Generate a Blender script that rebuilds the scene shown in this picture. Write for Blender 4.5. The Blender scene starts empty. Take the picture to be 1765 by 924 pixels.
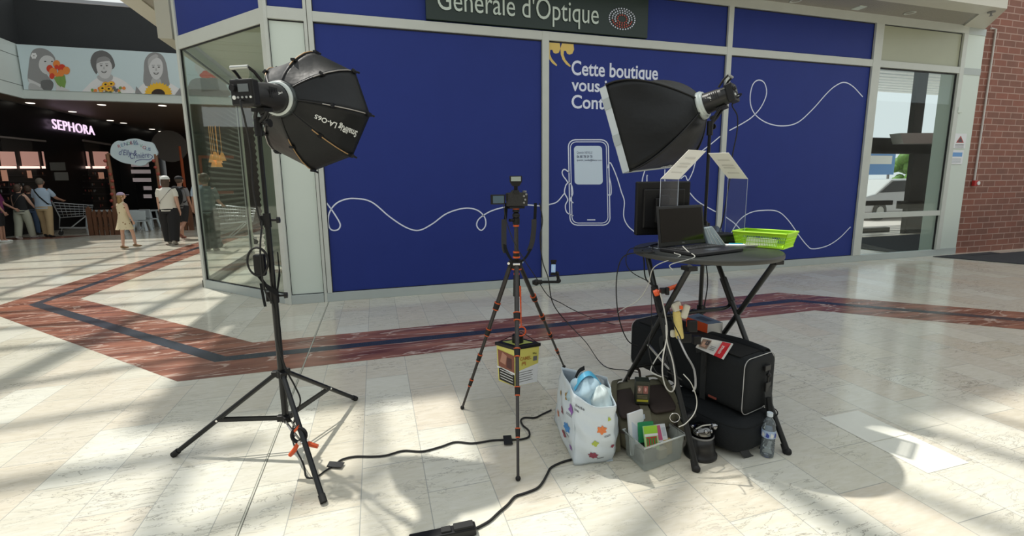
import bpy, math, random
from mathutils import Vector as V3, Matrix as M4
random.seed(7)
scn = bpy.context.scene
COL = scn.collection
# ------------------------------------------------------------------ camera
CAM_H = 1.40
FPX, PITCH, ROLL, YAW, CY = 795.35, .1563, -.0108, .2847, 441.4
_cp, _sp, _cw, _sw = math.cos(PITCH), math.sin(PITCH), math.cos(YAW), math.sin(YAW)
FW = V3((_sw*_cp, _cw*_cp, -_sp))
_rt = V3((_cw, -_sw, 0)); _up = _rt.cross(FW)
RT = _rt*math.cos(ROLL) + _up*math.sin(ROLL)
UP = -_rt*math.sin(ROLL) + _up*math.cos(ROLL)
EYE = V3((0, 0, CAM_H))
cd = bpy.data.cameras.new('camera'); cam = bpy.data.objects.new('camera', cd); COL.objects.link(cam)
mw = M4.Identity(4)
for i in range(3):
    mw[i][0] = RT[i]; mw[i][1] = UP[i]; mw[i][2] = -FW[i]; mw[i][3] = EYE[i]
cam.matrix_world = mw
cd.sensor_width = 36; cd.lens = FPX/1765*36; cd.shift_y = (CY-462)/1765; cd.clip_end = 300; cd.clip_start = .05
scn.camera = cam
# ------------------------------------------------------------------ light and exposure
w = bpy.data.worlds.new('daylight'); scn.world = w; w.use_nodes = True
bg = w.node_tree.nodes['Background']; bg.inputs[0].default_value = (.90, .95, .95, 1); bg.inputs[1].default_value = .95
sd = bpy.data.lights.new('sun', 'SUN'); sun = bpy.data.objects.new('sun', sd); COL.objects.link(sun)
sd.energy = 4.0; sd.angle = math.radians(1.1); sd.color = (1, .96, .88)
SUN = V3((.34, -.45, -1))
sun.rotation_euler = SUN.to_track_quat('-Z', 'Y').to_euler(); sun.location = (-4, 6, 14)
vs = scn.view_settings; vs.view_transform = 'Standard'; vs.look = 'None'; vs.gamma = 1; vs.use_curve_mapping = False; vs.exposure = 0.0
# ------------------------------------------------------------------ surveying helpers: where a sight line meets a real plane
def ray(x, y): return FW + RT*((x-882.5)/FPX) - UP*((y-CY)/FPX)
def F(x, y, z=0.0): d = ray(x, y); return EYE + d*((z-CAM_H)/d.z)
def Y(x, y, Yv): d = ray(x, y); return EYE + d*(Yv/d.y)
def X(x, y, Xv): d = ray(x, y); return EYE + d*(Xv/d.x)
def PL(x, y, P, n): d = ray(x, y); n = V3(n); return EYE + d*((V3(P)-EYE).dot(n)/d.dot(n))
def Dq(x, y, dist): return EYE + ray(x, y)*(dist+.25)
def Dp(x, y, dist): return EYE + ray(x, y)*dist       # at a given depth along the view axis
# ------------------------------------------------------------------ materials
def mat(name, col, rough=.5, metal=0, spec=.5, noise=None, bump=0, bscale=60, emit=None, estr=1, coat=0, alpha=None, trans=0, sheen=0):
    m = bpy.data.materials.new(name); m.use_nodes = True
    nt = m.node_tree; b = nt.nodes['Principled BSDF']
    c = tuple(col)+(1,) if len(col) == 3 else col
    b.inputs['Base Color'].default_value = c; b.inputs['Roughness'].default_value = rough
    b.inputs['Metallic'].default_value = metal; b.inputs['Specular IOR Level'].default_value = spec
    b.inputs['Coat Weight'].default_value = coat
    if sheen: b.inputs['Sheen Weight'].default_value = sheen
    if trans: b.inputs['Transmission Weight'].default_value = trans
    if alpha is not None: b.inputs['Alpha'].default_value = alpha
    tc = nt.nodes.new('ShaderNodeTexCoord')
    if noise:
        amt, sc = noise
        n = nt.nodes.new('ShaderNodeTexNoise'); n.inputs['Scale'].default_value = sc; n.inputs['Detail'].default_value = 4
        nt.links.new(tc.outputs['Object'], n.inputs['Vector'])
        mx = nt.nodes.new('ShaderNodeMixRGB'); mx.blend_type = 'MIX'
        mx.inputs[1].default_value = tuple(max(0, v*(1-amt)) for v in c[:3])+(1,)
        mx.inputs[2].default_value = tuple(min(1, v*(1+amt)) for v in c[:3])+(1,)
        nt.links.new(n.outputs['Fac'], mx.inputs[0]); nt.links.new(mx.outputs[0], b.inputs['Base Color'])
    if bump:
        n2 = nt.nodes.new('ShaderNodeTexNoise'); n2.inputs['Scale'].default_value = bscale; n2.inputs['Detail'].default_value = 3
        nt.links.new(tc.outputs['Object'], n2.inputs['Vector'])
        bp = nt.nodes.new('ShaderNodeBump'); bp.inputs['Strength'].default_value = bump; bp.inputs['Distance'].default_value = .01
        nt.links.new(n2.outputs['Fac'], bp.inputs['Height']); nt.links.new(bp.outputs[0], b.inputs['Normal'])
    if emit:
        b.inputs['Emission Color'].default_value = tuple(emit)+(1,); b.inputs['Emission Strength'].default_value = estr
    return m
def glassmat(name, tint=(.93, .97, .95), refl=1.0, haze=0.0, hazecol=(.8, .85, .8)):
    m = bpy.data.materials.new(name); m.use_nodes = True; nt = m.node_tree
    nt.nodes.remove(nt.nodes['Principled BSDF']); out = nt.nodes['Material Output']
    t = nt.nodes.new('ShaderNodeBsdfTransparent'); t.inputs[0].default_value = tuple(tint)+(1,)
    g = nt.nodes.new('ShaderNodeBsdfGlossy'); g.inputs['Roughness'].default_value = .02
    fr = nt.nodes.new('ShaderNodeFresnel'); fr.inputs[0].default_value = 1.5
    mu = nt.nodes.new('ShaderNodeMath'); mu.operation = 'MULTIPLY'; mu.inputs[1].default_value = refl
    mx = nt.nodes.new('ShaderNodeMixShader')
    nt.links.new(fr.outputs[0], mu.inputs[0]); nt.links.new(mu.outputs[0], mx.inputs[0])
    nt.links.new(t.outputs[0], mx.inputs[1]); nt.links.new(g.outputs[0], mx.inputs[2])
    last = mx
    if haze:
        df = nt.nodes.new('ShaderNodeBsdfDiffuse'); df.inputs[0].default_value = tuple(hazecol)+(1,)
        m2 = nt.nodes.new('ShaderNodeMixShader'); m2.inputs[0].default_value = haze
        nt.links.new(mx.outputs[0], m2.inputs[1]); nt.links.new(df.outputs[0], m2.inputs[2]); last = m2
    nt.links.new(last.outputs[0], out.inputs[0])
    return m
# ------------------------------------------------------------------ objects, names, tags
def tag(o, label=None, cat=None, group=None, kind=None):
    if label: o['label'] = label
    if cat: o['category'] = cat
    if group: o['group'] = group
    if kind: o['kind'] = kind
    return o
def empty(name, loc, label, cat, group=None, rz=0):
    o = bpy.data.objects.new(name, None); COL.objects.link(o); o.empty_display_size = .1
    o.location = loc; o.rotation_euler = (0, 0, rz)
    return tag(o, label, cat, group)
def rootmat(o):
    while o.parent: o = o.parent
    return M4.Translation(o.location) @ M4.Rotation(o.rotation_euler.z, 4, 'Z')
def copy_tree(o, parent=None):
    c = o.copy(); COL.objects.link(c); c.parent = parent
    for ch in list(o.children): copy_tree(ch, c)
    return c
def frame(axis, up=(0, 0, 1)):
    z = V3(axis).normalized(); u = V3(up)
    if abs(z.dot(u.normalized())) > .98: u = V3((1, 0, 0)) if abs(z.x) < .9 else V3((0, 1, 0))
    x = u.cross(z).normalized(); y = z.cross(x)
    return x, y, z
def smoothpts(pts, sub=6, closed=False):
    P = [V3(p) for p in pts]; n = len(P); out = []
    if n < 3: return P
    rng = range(n) if closed else range(n-1)
    for i in rng:
        p1, p2 = P[i], P[(i+1) % n]
        p0 = P[i-1] if (closed or i > 0) else p1*2-p2
        p3 = P[(i+2) % n] if (closed or i+2 < n) else p2*2-p1
        for k in range(sub):
            t = k/sub
            out.append(.5*((2*p1)+(p2-p0)*t+(2*p0-5*p1+4*p2-p3)*t*t+(3*p1-p0-3*p2+p3)*t**3))
    if not closed: out.append(P[-1])
    return out
class B:
    def __init__(s): s.v = []; s.f = []; s.m = []; s.s = []
    def add(s, vs_, fs, m=0, sm=False):
        o = len(s.v); s.v += [V3(v) for v in vs_]
        for f in fs: s.f.append([i+o for i in f]); s.m.append(m); s.s.append(sm)
        return s
    def box(s, c, size, ax=None, m=0):
        c = V3(c); ax = ax or (V3((1, 0, 0)), V3((0, 1, 0)), V3((0, 0, 1)))
        h = [V3(a)*(d/2) for a, d in zip(ax, size)]
        vs_ = [c+h[0]*i+h[1]*j+h[2]*k for k in (-1, 1) for j in (-1, 1) for i in (-1, 1)]
        return s.add(vs_, [(0, 2, 3, 1), (4, 5, 7, 6), (0, 1, 5, 4), (2, 6, 7, 3), (0, 4, 6, 2), (1, 3, 7, 5)], m)
    def bb(s, a, b, m=0):   # box from corner to corner
        a, b = V3(a), V3(b); return s.box((a+b)/2, [abs(x) for x in (b-a)], None, m)
    def cyl(s, p0, p1, r0, r1=None, n=16, m=0, cap=True):
        r1 = r0 if r1 is None else r1; p0, p1 = V3(p0), V3(p1); x, y, z = frame(p1-p0)
        R0 = [p0+(x*math.cos(a)+y*math.sin(a))*r0 for a in [2*math.pi*i/n for i in range(n)]]
        R1 = [p1+(x*math.cos(a)+y*math.sin(a))*r1 for a in [2*math.pi*i/n for i in range(n)]]
        s.add(R0+R1, [(i, (i+1) % n, n+(i+1) % n, n+i) for i in range(n)], m, True)
        if cap: s.add(R0, [list(range(n))[::-1]], m); s.add(R1, [list(range(n))], m)
        return s
    def tube(s, pts, r, n=8, m=0, closed=False, cap=True):
        P = [V3(p) for p in pts]; k = len(P); rs = r if isinstance(r, (list, tuple)) else [r]*k
        x = None; vs_ = []
        for i in range(k):
            a = P[i-1] if (i > 0 or closed) else P[i]; b = P[(i+1) % k] if (i < k-1 or closed) else P[i]
            t = (b-a)
            if t.length < 1e-9: t = V3((0, 0, 1))
            t.normalize()
            if x is None: x = frame(t)[0]
            x = (x-t*x.dot(t))
            if x.length < 1e-6: x = frame(t)[0]
            x.normalize(); y = t.cross(x)
            vs_ += [P[i]+(x*math.cos(2*math.pi*j/n)+y*math.sin(2*math.pi*j/n))*rs[i] for j in range(n)]
        fs = []
        for i in range(k if closed else k-1):
            i2 = (i+1) % k
            fs += [(i*n+j, i*n+(j+1) % n, i2*n+(j+1) % n, i2*n+j) for j in range(n)]
        s.add(vs_, fs, m, True)
        if cap and not closed: s.add(vs_[:n], [list(range(n))[::-1]], m); s.add(vs_[-n:], [list(range(n))], m)
        return s
    def lathe(s, prof, o=(0, 0, 0), axis=(0, 0, 1), n=24, m=0, up=(0, 1, 0), sx=1, sy=1):
        x, y, z = frame(axis, up); o = V3(o); vs_ = []
        for r, h in prof:
            vs_ += [o+z*h+(x*math.cos(2*math.pi*j/n)*sx+y*math.sin(2*math.pi*j/n)*sy)*r for j in range(n)]
        fs = []
        for i in range(len(prof)-1):
            fs += [(i*n+j, i*n+(j+1) % n, (i+1)*n+(j+1) % n, (i+1)*n+j) for j in range(n)]
        return s.add(vs_, fs, m, True)
    def prism(s, pts, vec, m=0):
        P = [V3(p) for p in pts]; n = len(P); vec = V3(vec)
        return s.add(P+[p+vec for p in P], [list(range(n))[::-1], list(range(n, 2*n))]+[(i, (i+1) % n, n+(i+1) % n, n+i) for i in range(n)], m)
    def poly(s, pts, m=0): return s.add(pts, [list(range(len(pts)))], m)
    def sph(s, c, r, ax=None, n=16, k=10, m=0):
        c = V3(c); r = r if isinstance(r, (tuple, list)) else (r, r, r); ax = ax or (V3((1, 0, 0)), V3((0, 1, 0)), V3((0, 0, 1)))
        vs_ = []
        for i in range(k+1):
            t = math.pi*i/k
            vs_ += [c+V3(ax[0])*(math.sin(t)*math.cos(2*math.pi*j/n)*r[0])+V3(ax[1])*(math.sin(t)*math.sin(2*math.pi*j/n)*r[1])+V3(ax[2])*(math.cos(t)*r[2]) for j in range(n)]
        return s.add(vs_, [(i*n+j, (i+1)*n+j, (i+1)*n+(j+1) % n, i*n+(j+1) % n) for i in range(k) for j in range(n)], m, True)
    def grid(s, fn, nu, nv, m=0, sm=True):
        vs_ = [fn(i/nu, j/nv) for i in range(nu+1) for j in range(nv+1)]
        return s.add(vs_, [(i*(nv+1)+j, (i+1)*(nv+1)+j, (i+1)*(nv+1)+j+1, i*(nv+1)+j+1) for i in range(nu) for j in range(nv)], m, sm)
    def ribbon(s, pts, wd, nrm, m=0, th=.001):     # flat printed line lying in a plane
        P = [V3(p) for p in pts]; nrm = V3(nrm).normalized(); L = []; R = []
        for i in range(len(P)):
            t = (P[min(i+1, len(P)-1)]-P[max(i-1, 0)]).normalized(); sdv = nrm.cross(t).normalized()*(wd/2)
            L.append(P[i]+sdv+nrm*th); R.append(P[i]-sdv+nrm*th)
        n = len(P); return s.add(L+R, [(i, i+1, n+i+1, n+i) for i in range(n-1)], m)
    def strap(s, pts, wd, wdir, th=.003, m=0):     # flat belt: constant width along wdir
        P = [V3(p) for p in pts]; wv = V3(wdir).normalized()*(wd/2); vs_ = []
        for i in range(len(P)):
            t = (P[min(i+1, len(P)-1)]-P[max(i-1, 0)]).normalized(); nn = t.cross(wv).normalized()*(th/2)
            vs_ += [P[i]-wv-nn, P[i]+wv-nn, P[i]+wv+nn, P[i]-wv+nn]
        n = len(P); fs = [(i*4+j, i*4+(j+1) % 4, (i+1)*4+(j+1) % 4, (i+1)*4+j) for i in range(n-1) for j in range(4)]
        return s.add(vs_, fs+[(3, 2, 1, 0), (n*4-4, n*4-3, n*4-2, n*4-1)], m)
    def text(s, txt, o, xd, yd, w_=None, h_=None, ext=.001, m=0, bold=0, shear=0, sp=1, align='L'):
        vs_, fs = textmesh(txt, bold, shear, sp)
        x0 = min(v[0] for v in vs_); x1 = max(v[0] for v in vs_); y1 = max(v[1] for v in vs_)
        kx = (w_/(x1-x0)) if w_ else None; ky = (h_/(y1)) if h_ else None
        kx = kx or ky; ky = ky or kx
        xd, yd = V3(xd).normalized(), V3(yd).normalized(); nn = xd.cross(yd).normalized(); o = V3(o)
        off = x0 if align == 'L' else (x0+x1)/2
        return s.add([o+xd*((v[0]-off)*kx)+yd*(v[1]*ky)+nn*ext for v in vs_], fs, m)
    def build(s, name, mats, parent=None, world=True, bevel=0, solid=0, sub=0, kind=None, label=None, auto=False, origin=None):
        me = bpy.data.meshes.new(name); inv = None
        if parent is not None and world: inv = rootmat(parent).inverted()
        if parent is None and origin is not None: inv = M4.Translation(-V3(origin))
        vs_ = [(inv @ v) if inv else v for v in s.v]
        me.from_pydata([tuple(v) for v in vs_], [], s.f); 
        mats = mats if isinstance(mats, (list, tuple)) else [mats]
        for mm in mats: me.materials.append(mm)
        me.polygons.foreach_set('material_index', s.m); me.polygons.foreach_set('use_smooth', s.s); me.update()
        o = bpy.data.objects.new(name, me); COL.objects.link(o); o.parent = parent
        if parent is None and origin is not None: o.location = origin
        if solid: md = o.modifiers.new('s', 'SOLIDIFY'); md.thickness = solid; md.offset = 0
        if bevel: md = o.modifiers.new('b', 'BEVEL'); md.width = bevel; md.segments = 2; md.limit_method = 'ANGLE'
        if sub: md = o.modifiers.new('u', 'SUBSURF'); md.levels = sub; md.render_levels = sub
        if kind: o['kind'] = kind
        if label: o['label'] = label
        return o
    def thing(s, name, mats, label, cat, group=None, origin=None, **k):
        if origin is None:
            xs = [v.x for v in s.v]; ys = [v.y for v in s.v]; zs = [v.z for v in s.v]
            origin = ((min(xs)+max(xs))/2, (min(ys)+max(ys))/2, min(zs))
        return tag(s.build(name, mats, None, origin=origin, **k), label, cat, group)
    def struct(s, name, mats, **k): return s.build(name, mats, None, kind='structure', **k)
_tc = {}
def textmesh(txt, bold=0, shear=0, sp=1):
    key = (txt, bold, shear, sp)
    if key in _tc: return _tc[key]
    cu = bpy.data.curves.new('t', 'FONT'); cu.body = txt; cu.size = 1; cu.offset = bold; cu.shear = shear; cu.space_character = sp; cu.resolution_u = 4
    o = bpy.data.objects.new('t', cu); COL.objects.link(o)
    dg = bpy.context.evaluated_depsgraph_get(); me = o.evaluated_get(dg).to_mesh()
    r = ([tuple(v.co) for v in me.vertices], [list(p.vertices) for p in me.polygons])
    o.evaluated_get(dg).to_mesh_clear(); bpy.data.objects.remove(o); bpy.data.curves.remove(cu)
    _tc[key] = r; return r
def skin(name, verts, edges, radii, m, parent, sub=1, world=False):
    me = bpy.data.meshes.new(name); inv = rootmat(parent).inverted() if world else M4.Identity(4)
    me.from_pydata([tuple(inv @ V3(v)) for v in verts], edges, []); me.materials.append(m)
    o = bpy.data.objects.new(name, me); COL.objects.link(o); o.parent = parent
    md = o.modifiers.new('k', 'SKIN'); md.use_smooth_shade = True
    for i, r in enumerate(radii):
        sv = me.skin_vertices[0].data[i]; sv.radius = r if isinstance(r, tuple) else (r, r); sv.use_root = (i == 0)
    if sub: sd_ = o.modifiers.new('u', 'SUBSURF'); sd_.levels = sub; sd_.render_levels = sub
    return o
# shared materials
ALU = mat('brushed_grey_aluminium', (.58, .61, .57), .35, .0, .5, noise=(.06, 6))
ALUD = mat('base_aluminium', (.45, .50, .49), .4, .0, .5, noise=(.06, 6))
BLUE = mat('royal_blue_vinyl', (.022, .040, .225), .5, spec=.22, noise=(.06, 3))
GASK = mat('black_gasket', (.01, .01, .012), .5)
WPAN = mat('pale_white_panel', (.66, .74, .68), .3, noise=(.03, 2))
CREAM = mat('cream_panel', (.40, .42, .31), .35, noise=(.05, 3))
WLINE = mat('white_vinyl', (.75, .8, .95), .5)
YEL = mat('yellow_vinyl', (.75, .55, .16), .5)
BLK = mat('black_plastic', (.009, .009, .010), .42, spec=.35)
BLKM = mat('black_metal', (.012, .013, .014), .3, .3)
BLKF = mat('black_fabric', (.010, .011, .012), .8, spec=.2, bump=.3, bscale=300)
RUB = mat('black_rubber', (.01, .01, .01), .7)
CHR = mat('chrome', (.8, .8, .8), .12, 1)
GREYP = mat('grey_plastic', (.25, .25, .25), .45)
WHT = mat('white_plastic', (.78, .8, .78), .4)
WPAPER = mat('white_paper', (.8, .82, .85), .7)
ORG = mat('orange_plastic', (.75, .10, .02), .4)
ORG2 = mat('orange_anodised', (.7, .12, .03), .35, .3)
# ================================================================== FLOOR
def floor_mat():
    m = bpy.data.materials.new('polished_limestone_tiles'); m.use_nodes = True; nt = m.node_tree; N = nt.nodes; L = nt.links
    b = N['Principled BSDF']; tc = N.new('ShaderNodeTexCoord')
    mp = N.new('ShaderNodeMapping'); mp.inputs['Rotation'].default_value = (0, 0, math.radians(90)); mp.inputs['Location'].default_value = (.0, -.16, 0)
    L.new(tc.outputs['Object'], mp.inputs[0])
    br = N.new('ShaderNodeTexBrick'); br.inputs['Scale'].default_value = 1
    br.inputs['Brick Width'].default_value = .56; br.inputs['Row Height'].default_value = .295; br.inputs['Mortar Size'].default_value = .0022
    br.inputs['Mortar Smooth'].default_value = .1; br.inputs['Bias'].default_value = 0; br.offset = .5
    br.inputs['Color1'].default_value = (0, 0, 0, 1); br.inputs['Color2'].default_value = (1, 1, 1, 1); br.inputs['Mortar'].default_value = (.5, .5, .5, 1)
    L.new(mp.outputs[0], br.inputs['Vector'])
    # one random value per tile from the brick colour
    ramp = N.new('ShaderNodeValToRGB'); e = ramp.color_ramp.elements
    e[0].position = 0; e[0].color = (.60, .565, .46, 1); e[1].position = 1; e[1].color = (.70, .69, .60, 1)
    for p_, c_ in ((.25, (.66, .60, .49, 1)), (.5, (.62, .60, .51, 1)), (.72, (.67, .64, .53, 1))):
        q = ramp.color_ramp.elements.new(p_); q.color = c_
    L.new(br.outputs['Color'], ramp.inputs[0])
    # veins and cracks
    mp2 = N.new('ShaderNodeMapping'); mp2.inputs['Rotation'].default_value = (0, 0, .35); mp2.inputs['Scale'].default_value = (1.1, 4.5, 1)
    L.new(tc.outputs['Object'], mp2.inputs[0])
    n1 = N.new('ShaderNodeTexNoise'); n1.inputs['Scale'].default_value = 3.2; n1.inputs['Detail'].default_value = 7; n1.inputs['Roughness'].default_value = .62; n1.inputs['Distortion'].default_value = .9
    L.new(mp2.outputs[0], n1.inputs[0])
    r1 = N.new('ShaderNodeValToRGB'); r1.color_ramp.elements[0].position = .488; r1.color_ramp.elements[0].color = (0, 0, 0, 1)
    r1.color_ramp.elements[1].position = .5; r1.color_ramp.elements[1].color = (1, 1, 1, 1)
    q = r1.color_ramp.elements.new(.512); q.color = (0, 0, 0, 1)
    L.new(n1.outputs['Fac'], r1.inputs[0])
    n2 = N.new('ShaderNodeTexNoise'); n2.inputs['Scale'].default_value = 1.3; n2.inputs['Detail'].default_value = 2
    L.new(tc.outputs['Object'], n2.inputs[0])
    r2 = N.new('ShaderNodeValToRGB'); r2.color_ramp.elements[0].position = .40; r2.color_ramp.elements[1].position = .60
    L.new(n2.outputs['Fac'], r2.inputs[0])
    mu = N.new('ShaderNodeMath'); mu.operation = 'MULTIPLY'; L.new(r1.outputs[0], mu.inputs[0]); L.new(r2.outputs[0], mu.inputs[1])
    mu2 = N.new('ShaderNodeMath'); mu2.operation = 'MULTIPLY'; mu2.inputs[1].default_value = .75; L.new(mu.outputs[0], mu2.inputs[0])
    n3 = N.new('ShaderNodeTexNoise'); n3.inputs['Scale'].default_value = 9; n3.inputs['Detail'].default_value = 5; L.new(mp2.outputs[0], n3.inputs[0])
    mxa = N.new('ShaderNodeMixRGB'); mxa.blend_type = 'OVERLAY'; mxa.inputs[0].default_value = .35; L.new(ramp.outputs[0], mxa.inputs[1]); L.new(n3.outputs['Color'], mxa.inputs[2])
    r3 = N.new('ShaderNodeHueSaturation'); r3.inputs['Saturation'].default_value = .0; L.new(n3.outputs['Color'], r3.inputs['Color']); L.new(r3.outputs[0], mxa.inputs[2])
    mx = N.new('ShaderNodeMixRGB'); L.new(mu2.outputs[0], mx.inputs[0]); L.new(mxa.outputs[0], mx.inputs[1]); mx.inputs[2].default_value = (.11, .10, .08, 1)
    mm = N.new('ShaderNodeMixRGB'); L.new(br.outputs['Fac'], mm.inputs[0]); L.new(mx.outputs[0], mm.inputs[1]); mm.inputs[2].default_value = (.42, .42, .38, 1)
    L.new(mm.outputs[0], b.inputs['Base Color'])
    n4 = N.new('ShaderNodeTexNoise'); n4.inputs['Scale'].default_value = 14; L.new(tc.outputs['Object'], n4.inputs[0])
    rr = N.new('ShaderNodeMapRange'); rr.inputs[3].default_value = .07; rr.inputs[4].default_value = .20; L.new(n4.outputs['Fac'], rr.inputs[0]); L.new(rr.outputs[0], b.inputs['Roughness'])
    b.inputs['Specular IOR Level'].default_value = .55
    return m
def red_mat():
    m = bpy.data.materials.new('red_veined_marble'); m.use_nodes = True; nt = m.node_tree; N = nt.nodes; L = nt.links
    b = N['Principled BSDF']; tc = N.new('ShaderNodeTexCoord')
    mp = N.new('ShaderNodeMapping'); mp.inputs['Rotation'].default_value = (0, 0, -.35); mp.inputs['Scale'].default_value = (.55, 2.6, 1); L.new(tc.outputs['Object'], mp.inputs[0])
    n1 = N.new('ShaderNodeTexNoise'); n1.inputs['Scale'].default_value = 1.6; n1.inputs['Detail'].default_value = 6; n1.inputs['Distortion'].default_value = 1.3; L.new(mp.outputs[0], n1.inputs[0])
    r1 = N.new('ShaderNodeValToRGB'); E_ = r1.color_ramp.elements; E_[0].position = .478; E_[0].color = (0, 0, 0, 1); E_[1].position = .5; E_[1].color = (1, 1, 1, 1)
    q = E_.new(.515); q.color = (0, 0, 0, 1); L.new(n1.outputs['Fac'], r1.inputs[0])
    n2 = N.new('ShaderNodeTexNoise'); n2.inputs['Scale'].default_value = 3; n2.inputs['Detail'].default_value = 6; L.new(mp.outputs[0], n2.inputs[0])
    r2 = N.new('ShaderNodeValToRGB'); E2 = r2.color_ramp.elements; E2[0].position = .3; E2[0].color = (.13, .045, .032, 1); E2[1].position = .75; E2[1].color = (.40, .175, .115, 1)
    L.new(n2.outputs['Fac'], r2.inputs[0])
    mu = N.new('ShaderNodeMath'); mu.operation = 'MULTIPLY'; mu.inputs[1].default_value = .9; L.new(r1.outputs[0], mu.inputs[0])
    mx = N.new('ShaderNodeMixRGB'); L.new(mu.outputs[0], mx.inputs[0]); L.new(r2.outputs[0], mx.inputs[1]); mx.inputs[2].default_value = (.62, .48, .40, 1)
    L.new(mx.outputs[0], b.inputs['Base Color']); b.inputs['Roughness'].default_value = .22
    return m
FLOORM = floor_mat(); REDM = red_mat(); DARKB = mat('dark_blue_grey_stone', (.032, .04, .055), .25, noise=(.3, 8))
b = B(); b.poly([(-40, -7.2, 0), (40, -7.2, 0), (40, 60, 0), (-40, 60, 0)]); b.struct('floor', FLOORM)
path = [V3((-3.95, 22, 0)), V3((-4.09, 6.91, 0)), V3((-1.30, 4.11, 0)), V3((4.66, 4.11, 0)), V3((9.2, .0, 0))]
def band(w0, w1, z):
    out = [[], []]
    for i, p in enumerate(path):
        ts = []
        if i > 0: ts.append((p-path[i-1]).normalized())
        if i < len(path)-1: ts.append((path[i+1]-p).normalized())
        t = sum(ts, V3()).normalized(); n = V3((-t.y, t.x, 0)); k = 1/max(.3, t.dot(ts[0]))
        out[0].append(p+n*w0*k+V3((0, 0, z))); out[1].append(p+n*w1*k+V3((0, 0, z)))
    return out
for nm, (a, c), z, mt in (('red', (-.37, .40), .0012, REDM), ('dark', (-.03, .085), .002, DARKB)):
    l, r = band(a, c, z); b = B(); n = len(l); b.add(l+r, [(i, i+1, n+i+1, n+i) for i in range(n-1)]); b.struct('trim_1' if nm == 'red' else 'trim_2', mt)
# a second band far left
b = B(); b.poly([(-14, 16.0, .0012), (-8.6, 16.0, .0012), (-8.0, 16.8, .0012), (-14, 16.8, .0012)]); b.struct('trim_3', REDM)
# expansion joint and light inlaid tiles
b = B(); b.poly([(-.619, -2, .0014), (-.606, -2, .0014), (-.606, 5.9, .0014), (-.619, 5.9, .0014)]); b.poly([(-.616, -2, .0022), (-.609, -2, .0022), (-.609, 5.9, .0022), (-.616, 5.9, .0022)], 1)
b.struct('trim_4', [mat('joint_metal', (.12, .12, .1), .4), mat('joint_filler', (.5, .5, .42), .4)])
LT = mat('pale_new_tile', (.80, .80, .72), .2, noise=(.05, 20))
b = B()
b.poly([(2.476, 1.385, .0015), (2.768, 1.385, .0015), (2.768, 1.66, .0015), (2.476, 1.66, .0015)]); b.poly([(2.476, 1.664, .0015), (2.768, 1.664, .0015), (2.768, 1.945, .0015), (2.476, 1.945, .0015)])
b.struct('trim_5', LT)
# ================================================================== SHOP FRONT
D = 5.912
FD = D-.045           # front face of the frame bars
b = B()
def bar(x0, x1, z0, z1, y0=FD, y1=D+.03, m=0): b.bb((x0, y0, z0), (x1, y1, z1), m)
bar(-.645, 9.95, 0, .108, m=1)                       # base
bar(-1.04, -.66, 0, .108, m=1)
bar(-.577, 9.93, 3.205, 3.31)                        # transom rail
bar(-1.04, 9.95, 3.865, 4.02)                        # head
for x0, x1, z1 in ((-.615, -.562, 3.865), (2.150, 2.243, 3.31), (4.985, 5.068, 3.865), (7.815, 7.985, 3.865), (9.845, 9.95, 3.865)): bar(x0, x1, .108, z1, FD-.004)
bar(-.655, -.622, 0, 3.9, FD-.002); bar(-1.055, -1.02, 0, 3.9, FD-.006)
bar(-1.03, -.65, 3.20, 3.325)
bar(7.985, 9.845, .74, .83, FD+.004)
b.struct('trim_6', [ALU, ALUD], bevel=.003)
def panel(x0, x1, z0, z1, name, label, cat, m=None, extra=None, dy=0.0):
    q = B(); q.bb((x0, D-.012-dy, z0), (x1, D+.02, z1), 0)
    for a, c in (((x0, z0), (x1, z0+.008)), ((x0, z1-.014), (x1, z1)), ((x0, z0), (x0+.008, z1)), ((x1-.008, z0), (x1, z1))):
        q.bb((a[0], D-.016-dy, a[1]), (c[0], D-.0122-dy, c[1]), 1)
    o = q.thing(name, [m or BLUE, GASK], label, cat)
    return o
pA = panel(-.562, 2.150, .108, 3.205, 'blue_hoarding', 'large royal blue window panel left of the middle mullion, with one thin white looping line', 'hoarding')
pB = panel(2.243, 4.985, .108, 3.205, 'blue_hoarding', 'royal blue window panel with yellow quotation marks, white text and phone drawing', 'hoarding')
pC = panel(5.068, 7.815, .108, 3.205, 'blue_hoarding', 'royal blue window panel with a tall white loop, beside the glass door', 'hoarding')
panel(-.562, 4.985, 3.31, 3.865, 'blue_hoarding', 'long blue panel above the rail behind the dark green shop sign', 'hoarding')
panel(5.068, 7.815, 3.31, 3.865, 'blue_hoarding', 'short blue panel above the rail, right of the sign and left of the cream panel', 'hoarding')
panel(-1.02, -.655, 3.325, 3.865, 'blue_hoarding', 'narrow blue panel above the tall white post panel', 'hoarding')
panel(7.985, 9.845, 3.31, 3.865, 'cream_infill_board', 'cream opaque panel above the glass door on the right', 'board', CREAM)
panel(-1.02, -.655, .108, 3.20, 'white_cladding_board', 'tall narrow white panel between the glass showcase and the blue panels', 'board', WPAN)
q = B(); q.bb((9.95, D-.02, 0), (10.42, D+.3, 3.97), 0); q.bb((9.952, D-.028, 0), (10.418, D-.02, .12), 1); q.bb((9.952, D-.028, 3.2), (10.418, D-.02, 3.31), 1); q.bb((9.952, D-.028, 3.86), (10.418, D-.02, 3.97), 1)
q.struct('wall_right_pier', [WPAN, ALUD])
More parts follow.
